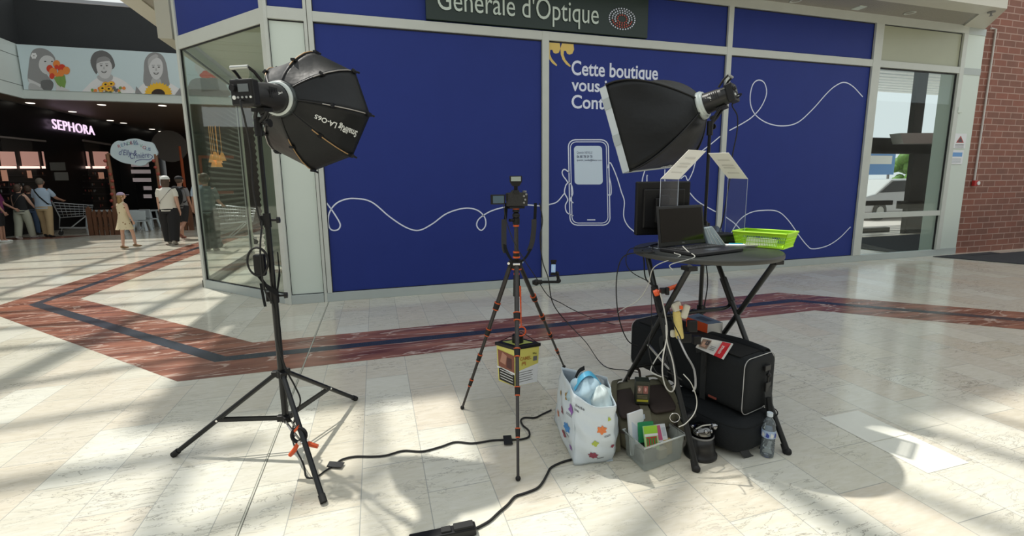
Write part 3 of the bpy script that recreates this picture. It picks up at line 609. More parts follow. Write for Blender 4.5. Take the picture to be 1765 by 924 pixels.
# grey notices on the pillar, striped tower
b = B(); quad(b, 88, 280, 114, 294, .07, .05); b.thing('notice_board', mat('notice_grey', (.16, .16, .15), .5), 'upper grey plate on the black pillar between the shop windows', 'sign')
b = B(); quad(b, 96, 297, 119, 311, .05, .05); b.thing('notice_board', mat('notice_grey2', (.22, .22, .21), .5), 'lower grey plate on the black pillar between the shop windows', 'sign')
STR = mat('white_stripes', (.8, .72, .74), .5, emit=(1, .85, .85), estr=.12)
b = B(); quad(b, 226, 262, 262, 382, .5, .5); o = b.thing('striped_column', SBLK, 'black column with stacked white horizontal stripes under the cloud sign', 'column')
b = B()
for ya, xa, xb in ((281, 227, 257), (292.5, 227, 260), (307, 230, 261), (321, 248, 262), (335, 248, 262)): quad(b, xa, ya, xb, ya+6.5, .52, .03)
b.build('stripe', STR, o)
# soffit over the shop side, poster fascia
FY = 17.5
BRS = mat('brown_soffit', (.16, .115, .085), .5, noise=(.1, .5)); WF = mat('white_gloss_fascia', (.60, .66, .64), .3)
b = B(); b.poly([(-13, FY, 4.03), (12, FY, 4.03), (12, 36, 4.03), (-13, 36, 4.03)]); b.poly([(-13, 4, 4.03), (-9.66, 4, 4.03), (-9.66, FY, 4.03), (-13, FY, 4.03)]); b.struct('ceiling_mall', BRS)
b = B(); zt = Y(200, 86, FY).z
b.bb((-9.70, FY, 4.0), (0, FY+.1, zt), 0); b.bb((-9.75, 4, 4.0), (-9.66, FY+.1, zt), 0); b.bb((-9.66, FY-.06, 4.0), (0, FY, 4.24), 0); b.bb((-9.66, 4, 4.35), (-9.655, FY, 4.36), 1); b.bb((-9.66, 4, zt-.35), (-9.655, FY, zt-.34), 1); b.struct('trim_12', [WF, GASK])
b = B(); b.bb((-14, FY+.6, zt-.2), (6, FY+.8, Y(100, 3, FY+.6).z)); b.prism([(-9.9, 4, zt), (-9.9, FY+.7, zt), (-11.5, FY+.7, zt), (-11.5, 4, zt)], (0, 0, 3.4)); b.struct('wall_back', DKW)
for k, (px, py) in enumerate(((52, 178), (125, 193), (175, 181), (190, 208), (213, 212.5), (280, 182.5), (262, 223), (278, 227))):
    c = F(px, py, 4.02); b = B(); b.cyl(c, c+V3((0, 0, .008)), .11, n=14); b.thing('downlight', mat('downlight_glow', (1, 1, 1), emit=(1, .93, .8), estr=1.6), ['round downlight in the brown soffit at the far left, below the first portrait', 'downlight above the last letter of the perfume shop sign', 'downlight near the banner edge below the second portrait', 'downlight in the soffit right of the perfume shop sign', 'downlight deeper in the soffit above the cloud sign', 'downlight near the banner edge below the sunflower portrait', 'left of the two farthest downlights above the dim round board', 'right of the two farthest downlights above the dim round board'][k], 'light', 'downlights under the portrait banner')
# ---- the portrait banner
BAN = mat('banner_pale_blue', (.60, .72, .76), .4)
YB = FY-.075
b = B(); P = [Y(36, 155.5, YB), Y(331, 168, YB)]; zlo = 4.245; zhi = zt-.02
b.bb((-9.62, YB, zlo), (-3.0, YB+.06, zhi)); ban = b.thing('portrait_banner', BAN, 'long pale blue banner of grey portraits holding bright flowers, above the black shop', 'banner')
G = [mat('print_grey_%d' % k, (v, v, v*1.02), .5) for k, v in enumerate((.05, .14, .28, .45, .62, .78))]
OR_, RD_, YE_, GN_, BK_ = mat('print_orange', (.8, .25, .05)), mat('print_red', (.65, .05, .02)), mat('print_yellow', (.85, .5, .03)), mat('print_green', (.2, .35, .08)), mat('print_dark', (.03, .015, .01))
PM = G+[OR_, RD_, YE_, GN_, BK_]
_ly = [0]
def pp_(b_, pts, m, ox=0):
    _ly[0] += 1; P = [Y(ox+x/3.85, y/3.85, YB-.002-.0006*_ly[0]) for x, y in pts]
    for q in P: q.z = max(q.z, zlo+.003); q.z = min(q.z, zhi-.003)
    b_.poly(P, m)
def circ(cx, cy, rx, ry=None, n=14, a0=0): ry = ry or rx; return [(cx+rx*math.cos(2*math.pi*i/n+a0), cy+ry*math.sin(2*math.pi*i/n+a0)) for i in range(n)]
def sm2(pts): return [(p.x, p.y) for p in smoothpts([(x, y, 0) for x, y in pts], 3, True)]
def face(b_, cx, cy, s, ox=0, mouth=True):
    for sx in (-1, 1):
        pp_(b_, circ(cx+sx*16*s, cy-8*s, 7*s, 3.2*s, 8), 0, ox); pp_(b_, [(cx+sx*16*s-9*s, cy-17*s), (cx+sx*16*s+9*s, cy-18*s), (cx+sx*16*s+9*s, cy-20*s), (cx+sx*16*s-9*s, cy-20*s)], 1, ox)
    pp_(b_, [(cx-2*s, cy-4*s), (cx+2*s, cy-4*s), (cx+6*s, cy+13*s), (cx-6*s, cy+13*s)], 3, ox)
    if mouth: pp_(b_, sm2([(cx-16*s, cy+22*s), (cx, cy+26*s), (cx+16*s, cy+22*s), (cx+8*s, cy+34*s), (cx-8*s, cy+34*s)]), 1, ox); pp_(b_, [(cx-11*s, cy+25*s), (cx, cy+28*s), (cx+11*s, cy+25*s), (cx, cy+31*s)], 5, ox)
b = B()
pp_(b, sm2([(183, 525), (190, 440), (200, 370), (225, 328), (280, 320), (335, 345), (368, 395), (330, 430), (300, 470), (330, 520), (352, 560), (330, 606), (240, 608), (205, 560)]), 2)
pp_(b, sm2([(265, 395), (300, 368), (345, 378), (362, 412), (345, 440), (345, 480), (315, 494), (280, 478), (258, 440)]), 4)
pp_(b, [(185, 520), (240, 545), (270, 560), (268, 606), (200, 606), (195, 560)], 4); pp_(b, sm2([(195, 555), (235, 560), (300, 600), (330, 608), (200, 608)]), 3)
pp_(b, sm2([(270, 540), (330, 530), (355, 555), (340, 600), (290, 600)]), 1); pp_(b, circ(300, 408, 8, 4), 0); pp_(b, circ(345, 408, 6, 4), 0)
for q in circ(225, 370, 13, n=6): pp_(b, circ(q[0], q[1], 9, n=8), 5)
pp_(b, [(350, 500), (430, 500), (438, 545), (425, 605), (400, 605), (395, 560)], 9); pp_(b, [(345, 500), (365, 500), (400, 580), (385, 605)], 4); pp_(b, [(380, 560), (470, 606), (370, 606)], 4)
for x, y, r, m in ((375, 425, 24, 6), (330, 455, 22, 7), (352, 478, 27, 6), (345, 505, 18, 7), (410, 455, 27, 7), (440, 468, 24, 6), (405, 485, 22, 6), (385, 500, 16, 6), (375, 445, 14, 7)): pp_(b, circ(x, y, r, r*1.1), m)
pp_(b, [(355, 515), (400, 505), (405, 580), (380, 560)], 9)
b.build('portrait_print', PM, ban, label='grey portrait of a child smelling red and orange tulips')
b = B(); _ly[0] = 0
pp_(b, sm2([(565, 627), (580, 570), (650, 515), (700, 530), (745, 505), (835, 545), (885, 627)]), 5); pp_(b, sm2([(650, 500), (740, 495), (745, 530), (700, 545), (655, 530)]), 3)
pp_(b, sm2([(600, 400), (625, 350), (680, 335), (735, 365), (763, 430), (745, 460), (700, 470), (650, 480), (638, 492), (612, 450)]), 1)
pp_(b, sm2([(640, 425), (665, 398), (715, 395), (742, 432), (738, 482), (720, 515), (695, 522), (665, 508), (645, 470)]), 4); pp_(b, sm2([(640, 420), (650, 385), (700, 375), (735, 400), (700, 405), (665, 412)]), 2)
face(b, 690, 445, 1.15)
random.seed(3)
for k in range(34): pp_(b, circ(random.uniform(610, 825), random.uniform(582, 618), random.uniform(6, 13), n=7), random.choice([9, 9, 8, 6, 1, 5]))
for x, y in ((700, 560), (738, 556), (722, 590), (680, 585)): pp_(b, circ(x, y, 24, 17), 6); pp_(b, circ(x, y, 24, 17, 5), 8); pp_(b, circ(x, y, 8, 6), 10)
b.build('portrait_print', PM, ban, label='grey portrait of a short haired adult behind a bunch of flowers')
b = B(); _ly[0] = 0
pp_(b, sm2([(905, 630), (930, 575), (985, 540), (1085, 540), (1160, 570), (1205, 632)]), 5)
pp_(b, sm2([(955, 470), (960, 400), (990, 358), (1030, 347), (1075, 365), (1103, 420), (1116, 510), (1115, 575), (965, 570)]), 2)
pp_(b, sm2([(1010, 520), (1060, 520), (1070, 575), (1005, 575)]), 3); pp_(b, sm2([(985, 440), (1000, 395), (1035, 380), (1070, 400), (1082, 450), (1072, 500), (1040, 528), (1005, 505)]), 4)
pp_(b, sm2([(985, 440), (985, 390), (1030, 360), (1050, 375), (1010, 400)]), 3); face(b, 1036, 455, 1.15)
pp_(b, [(898, 627), (903, 572), (945, 627)], 2); pp_(b, [(1160, 632), (1195, 582), (1207, 632)], 2)
for k in range(14):
    a = math.pi*k/13; cx, cy = 1050-70*math.cos(a), 622-52*math.sin(a); d = (math.cos(a), math.sin(a))
    pp_(b, [(1050-34*math.cos(a-.22), 622-28*math.sin(a-.22)), (1050-80*math.cos(a-.16), 622-62*math.sin(a-.16)), (1050-94*math.cos(a), 622-78*math.sin(a)), (1050-80*math.cos(a+.16), 622-62*math.sin(a+.16)), (1050-34*math.cos(a+.22), 622-28*math.sin(a+.22))], 8)
pp_(b, circ(1050, 626, 46, 36, 18), 10)
b.build('portrait_print', PM, ban, label='grey portrait of a long haired adult behind a large sunflower')
b = B(); _ly[0] = 0
pp_(b, sm2([(170, 640), (175, 560), (220, 520), (380, 520), (430, 580), (435, 645)]), 2, 280); pp_(b, sm2([(215, 440), (225, 405), (270, 400), (300, 430), (300, 480), (260, 500), (230, 480)]), 4, 280); pp_(b, sm2([(215, 420), (240, 395), (285, 398), (300, 430), (260, 415)]), 1, 280)
pp_(b, circ(243, 430, 8, 5), 0, 280); pp_(b, circ(268, 432, 8, 5), 0, 280)
for x, y in ((270, 500), (300, 505), (330, 495), (350, 510), (285, 485)): pp_(b, circ(x, y, 24, 17), 7, 280)
pp_(b, [(250, 520), (360, 515), (380, 600), (260, 610)], 1, 280)
b.build('portrait_print', PM, ban, label='grey portrait of a person with dark red flowers, seen through the showcase glass')
# ---- dark restaurant front at the end of the aisle
DBR = mat('dark_brown_wall', (.03, .018, .012), .6); ORW = mat('orange_panel', (.25, .05, .015), .5, emit=(.8, .15, .03), estr=.06)
b = B(); b.bb((-9.8, 27, 0), (12, 27.2, 4.03)); b.struct('wall_end', DBR)
b = B(); 
for (x0, y0, x1, y1, m) in ((345, 268, 402, 273, 0), (345, 330, 402, 334, 0), (345, 268, 349, 334, 0)):
    a, c = Y(x0, y0, 24), Y(x1, y1, 24); b.bb((a.x, 24, c.z), (c.x, 24.1, a.z), m)
b.thing('restaurant_sign', ORW, 'glowing orange sign outline of the restaurant front seen through the glass', 'sign')
b = B()
for x, y in ((366, 280), (372, 276), (378, 281), (384, 277), (370, 288), (378, 288)): c = Y(x, y, 23.6); b.cyl(c, c+V3((0, 0, .35)), .14, .05, n=10); b.cyl(c+V3((0, 0, .35)), (c.x, c.y, 4.02), .01, n=5)
b.thing('pendant_lamps', mat('amber_lamp', (1, .6, .2), emit=(1, .45, .1), estr=.35), 'cluster of amber pendant lamps in the restaurant behind the glass', 'lamps')
b = B(); c = Y(292, 252, 22); b.cyl(c, c+V3((0, .06, 0)), .62, n=28); b.cyl((c.x+.35, 22.03, 0), (c.x+.35, 22.03, c.z), .05, m=1); b.thing('round_sign_board', [mat('dim_grey', (.12, .11, .10), .5), ORW], 'dim round board on an amber post beside the black shop', 'sign')
# ---- cloud sign with its poles
YC = 17.2
def lobe():
    pts = []
    for px, py in ((190, 262), (193, 250), (202, 243), (213, 243), (222, 240), (236, 239), (248, 243), (262, 246), (268, 256), (271, 264), (266, 274), (256, 279), (250, 284), (240, 286), (226, 283), (214, 281), (204, 277), (193, 270)): pts.append(Y(px, py, YC))
    return smoothpts(pts, 4, True)
b = B(); b.prism(lobe()[::-1], (0, .08, 0)); cl = b.thing('cloud_sign', mat('pale_blue_board', (.62, .74, .80), .4), 'pale blue cloud shaped sign with playful lettering over the children\'s corner', 'sign')
b = B(); cols = [mat('ink_%d' % k, c, .5) for k, c in enumerate(((.5, .1, .15), (.15, .35, .5), (.1, .12, .3), (.2, .4, .3)))]
word = 'RENDEZ-VOUS'
for k, chh in enumerate(word):
    t = k/(len(word)-1); px = 206+52*t; py = 255-6*math.sin(math.pi*min(1, t*1.15))+4*max(0, t-.45)*2; a = Y(px-2, py, YC-.005); a2 = Y(px, py-5.2, YC-.005)
    sl = -.35+.9*t; b.text(chh, a, V3((1, 0, -sl*.45)), V3((sl*.45, 0, 1)), h_=a2.z-a.z if chh != '-' else .06, ext=.002, m=[0, 1, 2, 3][k % 4])
a = Y(226, 247.5, YC-.005); b.text('LES', a, (1, 0, 0), (0, 0, 1), h_=.09, ext=.002, m=2)
a = Y(205, 267, YC-.005); b.text("d'Elly &", a, (1, 0, -.05), (.05, 0, 1), w_=Y(236, 267, YC).x-a.x, h_=.17, m=2, shear=.3, ext=.002)
a = Y(225, 274, YC-.005); b.text("Crinière", a, (1, 0, .1), (-.1, 0, 1), w_=Y(259, 274, YC).x-a.x, h_=.17, m=2, shear=.3, ext=.002)
b.ribbon(smoothpts([Y(x, y, YC) for x, y in ((258, 266), (263, 270), (258, 275), (245, 275), (236, 277), (233, 280))], 4), .02, (0, -1, 0), 2, .003)
b.build('lettering', cols, cl)
GLD_ = mat('brown_gold_pole', (.22, .11, .06), .5)
for k, (x0, y0, x1, y1) in enumerate(((185, 266, 197, 385), (268, 266, 283, 385))):
    a = Y(x0, y0, YC+.04); c = V3((a.x+.02, YC+.04, 0)); b = B(); b.cyl(c, a, .07, .05, n=10)
    for j in range(12): q_ = c.lerp(a, j/12); b.sph(q_+V3((.05*math.sin(j), -.06, 0)), .05, n=7, k=5, m=1)
    b.thing('garland_pole', [GLD_, mat('garland_red', (.35, .06, .04), .4)], ['brown pole wound with a red garland at the left end of the cloud sign', 'brown pole wound with a red garland at the right end of the cloud sign'][k], 'pole')
# arm that carries the cloud
b = B(); a = Y(185, 266, YC+.1); c = Y(268, 266, YC+.1); b.cyl(a, c, .04); b.thing('sign_crossbar', GLD_, 'brown bar behind the cloud sign joining its poles', 'bar')
# ---- picket fences
WOOD = mat('brown_wood', (.14, .06, .03), .6, noise=(.3, 5))
def fence(xa, xb, yb, label, n):
    a = F(xa, yb); c = F(xb, yb-1); r = empty('picket_fence', tuple(a), label, 'fence'); d = (c-a); L_ = d.length; d.normalize(); nn = V3((-d.y, d.x, 0))
    for k in range(n):
        p = a+d*(L_*k/(n-1)); q = B(); w_ = .13 if k in (0, n-1) else .09; h_ = .86 if k in (0, n-1) else .76
        q.prism([p-d*w_/2, p+d*w_/2, p+d*w_/2+V3((0, 0, h_-.08)), p+V3((0, 0, h_)), p-d*w_/2+V3((0, 0, h_-.08))], nn*.05); q.build('picket', WOOD, r)
    for z in (.2, .58): q = B(); q.box((a+c)/2+V3((0, 0, z))+nn*.05, (L_, .04, .08), (d, nn, V3((0, 0, 1)))); q.build('rail', WOOD, r)
fence(158, 203, 406, 'brown wooden picket fence between the trolley and the girl', 6)
fence(282, 330, 398, 'brown wooden picket fence behind the woman in white', 6)
# ---- white play tables and chairs
PW = mat('white_play_plastic', (.60, .68, .72), .4)
def playtable(px, py, wx, label, cov=False):
    c = F(px, py); r = empty('play_table', tuple(c), label, 'table'); q = B(); q.bb(c+V3((-wx/2, -.3, .56)), c+V3((wx/2, .3, .61))); q.build('tabletop', PW, r, bevel=.015)
    for sx in (-1, 1):
        for sy in (-1, 1): q = B(); q.cyl(c+V3((sx*(wx/2-.08), sy*.22, .56)), c+V3((sx*(wx/2-.04), sy*.26, 0)), .03, .04, n=8); q.build('leg', PW, r)
    return r
playtable(181, 391, .9, 'white low play table behind the picket fence')
playtable(235, 392, 1.3, 'long white play table between the girl and the woman in white')
def playchair(px, py, label, rz=0):
    c = F(px, py); r = empty('play_chair', tuple(c), label, 'chair', 'small white chairs of the play corner', rz)
    q = B(); q.bb((-.17, -.16, .30), (.17, .16, .335)); q.build('seat', PW, r, world=False, bevel=.01)
    q = B(); q.prism([(-.19, -.16, .36), (.19, -.16, .36), (.22, -.2, .66), (-.22, -.2, .66)], (0, .03, 0)); q.build('backrest', PW, r, world=False, bevel=.01)
    for sx in (-1, 1):
        for sy in (-1, 1): q = B(); q.cyl((sx*.13, sy*.12, .3), (sx*.19, sy*.18, 0), .035, .045, n=8); q.build('leg', PW, r, world=False)
playchair(246, 398, 'small white play chair seen from behind, beside the woman in white'); playchair(228, 396, 'small white play chair beside the girl in the cap', .3); playchair(262, 393, 'small white play chair half hidden behind the woman in white', -.5)
b = B(); c = F(279, 405, 0); a1 = Y(274, 303, 16.5); a2 = Y(284, 320, 16.5); b.bb((a1.x, 16.5, a2.z), (a2.x, 16.52, a1.z)); b.cyl(((a1.x+a2.x)/2, 16.52, 0), ((a1.x+a2.x)/2, 16.52, a2.z), .015); b.thing('notice_stand', WPAPER, 'small white notice on a stand behind the woman in white', 'sign')
# ---- shopping trolleys
WIRE = mat('trolley_wire', (.35, .37, .38), .3, .7)
def trolley(loc, rz, label):
    r = empty('shopping_trolley', loc, label, 'trolley', None, rz); q = B()   # local: y forward
    def P(u, v, z): return V3((u, v, z))
    top = [(-.24, -.38, .98), (.24, -.38, .98), (.20, .48, .86), (-.20, .48, .86)]; bot = [(-.17, -.30, .52), (.17, -.30, .52), (.15, .40, .56), (-.15, .40, .56)]
    def lerp(a, b_, t): return V3(a).lerp(V3(b_), t)
    for t in [0, .2, .4, .6, .8, 1]:
        ring = [lerp(bot[i], top[i], t) for i in range(4)]; q.tube(ring, .006 if 0 < t < 1 else .01, 5, closed=True)
    for i in range(4):
        for s_ in range(9):
            u = s_/8; q.tube([lerp(bot[i], bot[(i+1) % 4], u), lerp(top[i], top[(i+1) % 4], u)], .004, 4)
    for s_ in range(7): u = s_/6; q.tube([lerp(bot[0], bot[1], u), lerp(bot[3], bot[2], u)], .004, 4)
    q.build('basket', WIRE, r, world=False)
    q = B()
    for sx in (-1, 1):
        q.tube([(sx*.22, -.42, 1.02), (sx*.2, -.3, .55), (sx*.2, -.35, .22), (sx*.2, .42, .16)], .014, 6); q.tube([(sx*.16, .3, .56), (sx*.2, -.1, .2)], .012, 6)
    q.tube([(-.2, -.33, .22), (.2, -.33, .22)], .012, 6); q.tube([(-.2, .4, .16), (.2, .4, .16)], .012, 6); q.build('chassis', WIRE, r, world=False)
    q = B(); q.cyl((-.25, -.43, 1.03), (.25, -.43, 1.03), .02, n=10); q.build('handle', mat('trolley_red', (.35, .05, .06), .4), r, world=False)
    for sx in (-1, 1):
        for y_ in (-.33, .4):
            q = B(); q.cyl((sx*.2-.015, y_, .06), (sx*.2+.015, y_, .06), .06, n=14); q.tube([(sx*.2, y_, .06), (sx*.2, y_+.03, .18)], .015, 6, m=1); q.build('caster', [RUB, WIRE], r, world=False)
    return r
c = F(128, 404); trolley((c.x, c.y+.1, 0), -1.1, 'wire shopping trolley with a red handle pushed by the man in blue')
c = F(402, 424); trolley((c.x, c.y+.2, 0), -1.2, 'wire shopping trolley seen through the showcase glass')
# ================================================================== PEOPLE
SKIN = mat('skin_tan', (.42, .22, .15), .55); SKINL = mat('skin_light', (.60, .36, .27), .55)
def person(loc, rz, H_, label, legs=((0, 0), (0, 0)), arms=((0, 0, .12), (0, 0, .12)), skinm=SKIN, build=1.0, top=None, bottom=None, sleeve=.5, leglen=1.0, wide=1.0, hair=None, hairlen=.0, cap=None, shoes=None, dress=False, lean=0.0, turn=0.0, girth=1.0):
    k = H_/1.72; r = empty('person', loc, label, 'person', None, rz); r['category'] = 'person'
    def T(v): return V3((v[0]*k*build, v[1]*k+lean*v[2]*k, v[2]*k))
    J = {}; J['pel'] = (0, 0, .93); J['wa'] = (0, 0, 1.08); J['ch'] = (0, 0, 1.28); J['nb'] = (0, 0, 1.43); J['nk'] = (0, .01, 1.50); J['h0'] = (0, .02, 1.56); J['h1'] = (0, .02, 1.64); J['h2'] = (0, .01, 1.69)
    V_ = []; E_ = []; R_ = []; idx = {}
    def add(n, p, rad, par=None):
        idx[n] = len(V_); V_.append(T(p)); R_.append(rad*k*girth if n not in ('nk', 'h0', 'h1', 'h2') else rad*k); 
        if par: E_.append((idx[par], idx[n]))
    add('pel', J['pel'], .10); add('wa', J['wa'], .10, 'pel'); add('ch', J['ch'], .115, 'wa'); add('nb', J['nb'], .07, 'ch'); add('nk', J['nk'], .05, 'nb'); add('h0', J['h0'], .072, 'nk'); add('h1', J['h1'], .088, 'h0'); add('h2', J['h2'], .06, 'h1')
    lp = {}; ap = {}
    for i, sx in enumerate((-1, 1)):
        th, kn = legs[i]; hip = V3((sx*.09, 0, .90)); knee = hip+V3((sx*.01, math.sin(th)*.43, -math.cos(th)*.43)); ank = knee+V3((0, math.sin(th-kn)*.41, -math.cos(th-kn)*.41)); 
        ft = th-kn; toe = ank+V3((sx*.02, math.cos(min(0, ft))*.15, -.045+math.sin(min(0, ft*.8))*.12)); heel = ank+V3((0, -.04, -.03))
        lp[i] = (hip, knee, ank, toe, heel)
        add('hip%d' % i, hip, .085, 'pel'); add('kn%d' % i, knee, .052, 'hip%d' % i); add('cf%d' % i, knee.lerp(ank, .35), .052, 'kn%d' % i); add('an%d' % i, ank, .034, 'cf%d' % i); add('to%d' % i, toe, .03, 'an%d' % i)
        sw, el, ab = arms[i]; sho = V3((sx*.165, 0, 1.395)); elb = sho+V3((sx*math.sin(ab)*.29, math.sin(sw)*.29, -math.cos(sw)*math.cos(ab)*.29)); wr = elb+V3((sx*math.sin(ab)*.12, math.sin(sw+el)*.25, -math.cos(sw+el)*.25))
        dh = (wr-elb).normalized(); palm = wr+dh*.07
        ap[i] = (sho, elb, wr)
        add('sh%d' % i, sho, .055, 'ch'); add('el%d' % i, elb, .04, 'sh%d' % i); add('wr%d' % i, wr, .025, 'el%d' % i); add('pa%d' % i, palm, .026, 'wr%d' % i)
        for fk in range(4):
            o_ = V3((0, 1, 0)).cross(dh) if abs(dh.y) > .8 else V3((0, 1, 0)); o_ = (o_-dh*o_.dot(dh)).normalized()
            f1_ = palm+o_*(.024*(fk-1.5))*.9+dh*.03; f2_ = f1_+dh*(.045-.006*abs(fk-1.4))+V3((-sx*.012, 0, 0))
            add('f%d%d' % (i, fk), f1_, .010, 'pa%d' % i); add('g%d%d' % (i, fk), f2_, .008, 'f%d%d' % (i, fk))
        add('t%d' % i, wr+dh*.045+o_*.035, .010, 'pa%d' % i); add('u%d' % i, wr+dh*.075+o_*.045, .008, 't%d' % i)
    skin('body', V_, E_, R_, skinm, r, 1)
    def lf(q, rings, n=20, m=0): 
        vs_ = []; 
        for (c_, rx, ry) in rings: vs_ += [T(V3(c_)+V3((math.cos(2*math.pi*j/n)*rx*girth, math.sin(2*math.pi*j/n)*ry*girth, 0))) for j in range(n)]
        q.add(vs_, [(i_*n+j, i_*n+(j+1) % n, (i_+1)*n+(j+1) % n, (i_+1)*n+j) for i_ in range(len(rings)-1) for j in range(n)], m, True)
    if top:
        q = B(); zb = .86 if not dress else .62
        rings = [((0, 0, .86), .175, .13), ((0, 0, 1.0), .165, .125), ((0, 0, 1.1), .158, .12), ((0, 0, 1.25), .175, .128), ((0, 0, 1.36), .18, .115), ((0, 0, 1.42), .13, .085), ((0, 0, 1.465), .062, .06)]
        if dress: rings = [((0, 0, .60), .27, .23), ((0, 0, .75), .22, .18), ((0, 0, .92), .175, .14), ((0, 0, 1.06), .145, .12)]+rings[3:]
        lf(q, rings)
        if sleeve > 0:
            for i in (0, 1):
                sho, elb, wr = ap[i]; e2 = sho.lerp(elb, min(1, sleeve*1.6)); pts = [T(sho+V3(((.03 if i == 0 else -.03), 0, .01))), T(sho.lerp(e2, .5)), T(e2)]
                rs = [.068*k*girth, .062*k*girth, .056*k*girth]
                if sleeve > .65: pts.append(T(elb.lerp(wr, (sleeve-.6)/.4*.95))); rs.append(.04*k)
                q.tube(pts, rs, 12)
        q.build('dress' if dress else 'shirt', top, r, world=False)
    if bottom:
        q = B(); lf(q, [((0, 0, .80), .165, .125), ((0, 0, .90), .172, .13), ((0, 0, 1.0), .160, .12)])
        for i in (0, 1):
            hip, knee, ank, toe, heel = lp[i]; pts = [T(hip+V3((0, 0, .02))), T(hip.lerp(knee, .5)), T(knee)]; rs = [.098, .088*max(1, wide*.9), .072*wide]
            if leglen > .6: pts += [T(knee.lerp(ank, .5)), T(knee.lerp(ank, min(1, leglen)))]; rs += [.068*wide, .062*wide]
            q.tube(pts, [x*k*(girth if n_ < 2 else 1) for n_, x in enumerate(rs)], 14)
        q.build('trousers' if leglen > .6 else 'shorts', bottom, r, world=False)
    for i in (0, 1):
        hip, knee, ank, toe, heel = lp[i]; q = B(); a = T(heel+V3((0, 0, -.005))); c_ = T(toe); d = (c_-a).normalized(); x_, y_, z_ = frame(d)
        q.sph((a+c_)/2+V3((0, 0, .004)), (.048*k, .034*k, (c_-a).length*.62), (x_, y_, z_), 14, 10); q.sph(a+V3((0, 0, .03*k)), (.04*k, .045*k, .045*k)); q.build('shoe', shoes or RUB, r, world=False)
    hc = T(V3(J['h1'])); cz, sz = math.cos(turn), math.sin(turn); fx = V3((cz, sz, 0)); fy = V3((-sz, cz, 0)); U = V3((0, 0, 1))
    if hair:
        q = B(); q.sph(hc+fy*(-.015*k)+U*(.012*k), (.092*k, .10*k, .108*k), (fx, fy, U), 18, 12)
        if hairlen: q.add(*(lambda g: (g.v, g.f))(B().sph(hc+fy*(-.045*k)-U*(hairlen*.5), (.095*k, .065*k, .08*k+hairlen*.55), (fx, fy, U), 16, 12)), 0, True)
        q.build('hair', hair, r, world=False)
    q = B(); q.sph(hc+fy*(.075*k)-U*(.005*k), (.066*k, .03*k, .085*k), (fx, fy, U)); q.sph(hc+fy*(.112*k)-U*.012*k, (.011*k, .016*k, .02*k), (fx, fy, U), 8, 6)
    for sx in (-1, 1): q.sph(hc+fx*(sx*.092*k)-U*.01*k, (.01*k, .02*k, .03*k), (fx, fy, U), 8, 6); q.sph(hc+fx*(sx*.03*k)+fy*.10*k+U*.012*k, (.012*k, .006*k, .006*k), (fx, fy, U), 8, 6, 1)
    q.sph(hc+fy*.10*k-U*.045*k, (.022*k, .006*k, .006*k), (fx, fy, U), 8, 6, 2); q.build('face', [skinm, BLK, mat('lips', (.35, .1, .09))], r, world=False)
    if cap:
        q = B(); q.lathe([(.0, .085*k), (.05*k, .078*k), (.085*k, .05*k), (.104*k, .0), (.104*k, -.012*k)], hc+U*.035*k-fy*.01*k, n=20); q.prism([hc+U*.028*k+fx*a_*k+fy*b_*k for a_, b_ in ((-.075, .08), (-.06, .17), (0, .2), (.06, .17), (.075, .08))], U*(.008*k)); q.build('cap', cap, r, world=False)
    return r, k, T, ap, J
def strapbelt(r, k, T, m, a=(-.16, 1.43), c_=(.15, 1.0), y_=.145, w_=.04):
    q = B()
    for s_ in (-1, 1): q.strap([T((a[0], 0, a[1]+.02)), T((a[0]*.6, s_*y_*.8, a[1]-.06)), T(((a[0]+c_[0])/2, s_*y_, (a[1]+c_[1])/2)), T((c_[0], s_*y_*.85, c_[1])), T((c_[0]+.03, 0, c_[1]-.03))], w_*k, (.5, 0, .8), .006)
    q.build('crossbody_strap', m, r, world=False)
def loc(px, py): c = F(px, py); return (c.x, c.y, 0)
PUR = mat('purple_jersey', (.16, .02, .10), .7, noise=(.8, 6)); LBL = mat('light_blue_cotton', (.36, .46, .58), .8, noise=(.08, 6)); KHK = mat('khaki_cotton', (.42, .31, .17), .8, noise=(.08, 6)); CRM = mat('cream_cotton', (.42, .44, .36), .8, noise=(.08, 6)); WSH = mat('white_cotton', (.75, .74, .68), .8); BCL = mat('black_cotton', (.01, .01, .012), .8); HB = mat('brown_hair', (.08, .05, .035), .6, noise=(.4, 20)); HG = mat('grey_hair', (.12, .10, .08), .7); HBL = mat('blond_hair', (.30, .19, .07), .5, noise=(.4, 20)); DNM = mat('blue_denim', (.06, .10, .18), .8)
away = .45   # heading: walking away and slightly to the left of straight back
# man in blue with the trolley
r, k, T, ap, J = person(loc(84, 409), .1, 1.66, 'person in a light blue T-shirt and khaki trousers pushing a shopping trolley, seen from behind', legs=((.28, .25), (-.10, .05)), arms=((.25, .5, .15), (.55, .75, .30)), top=LBL, bottom=KHK, sleeve=.45, wide=1.15, hair=HG, shoes=BCL, girth=1.1)
strapbelt(r, k, T, BCL)
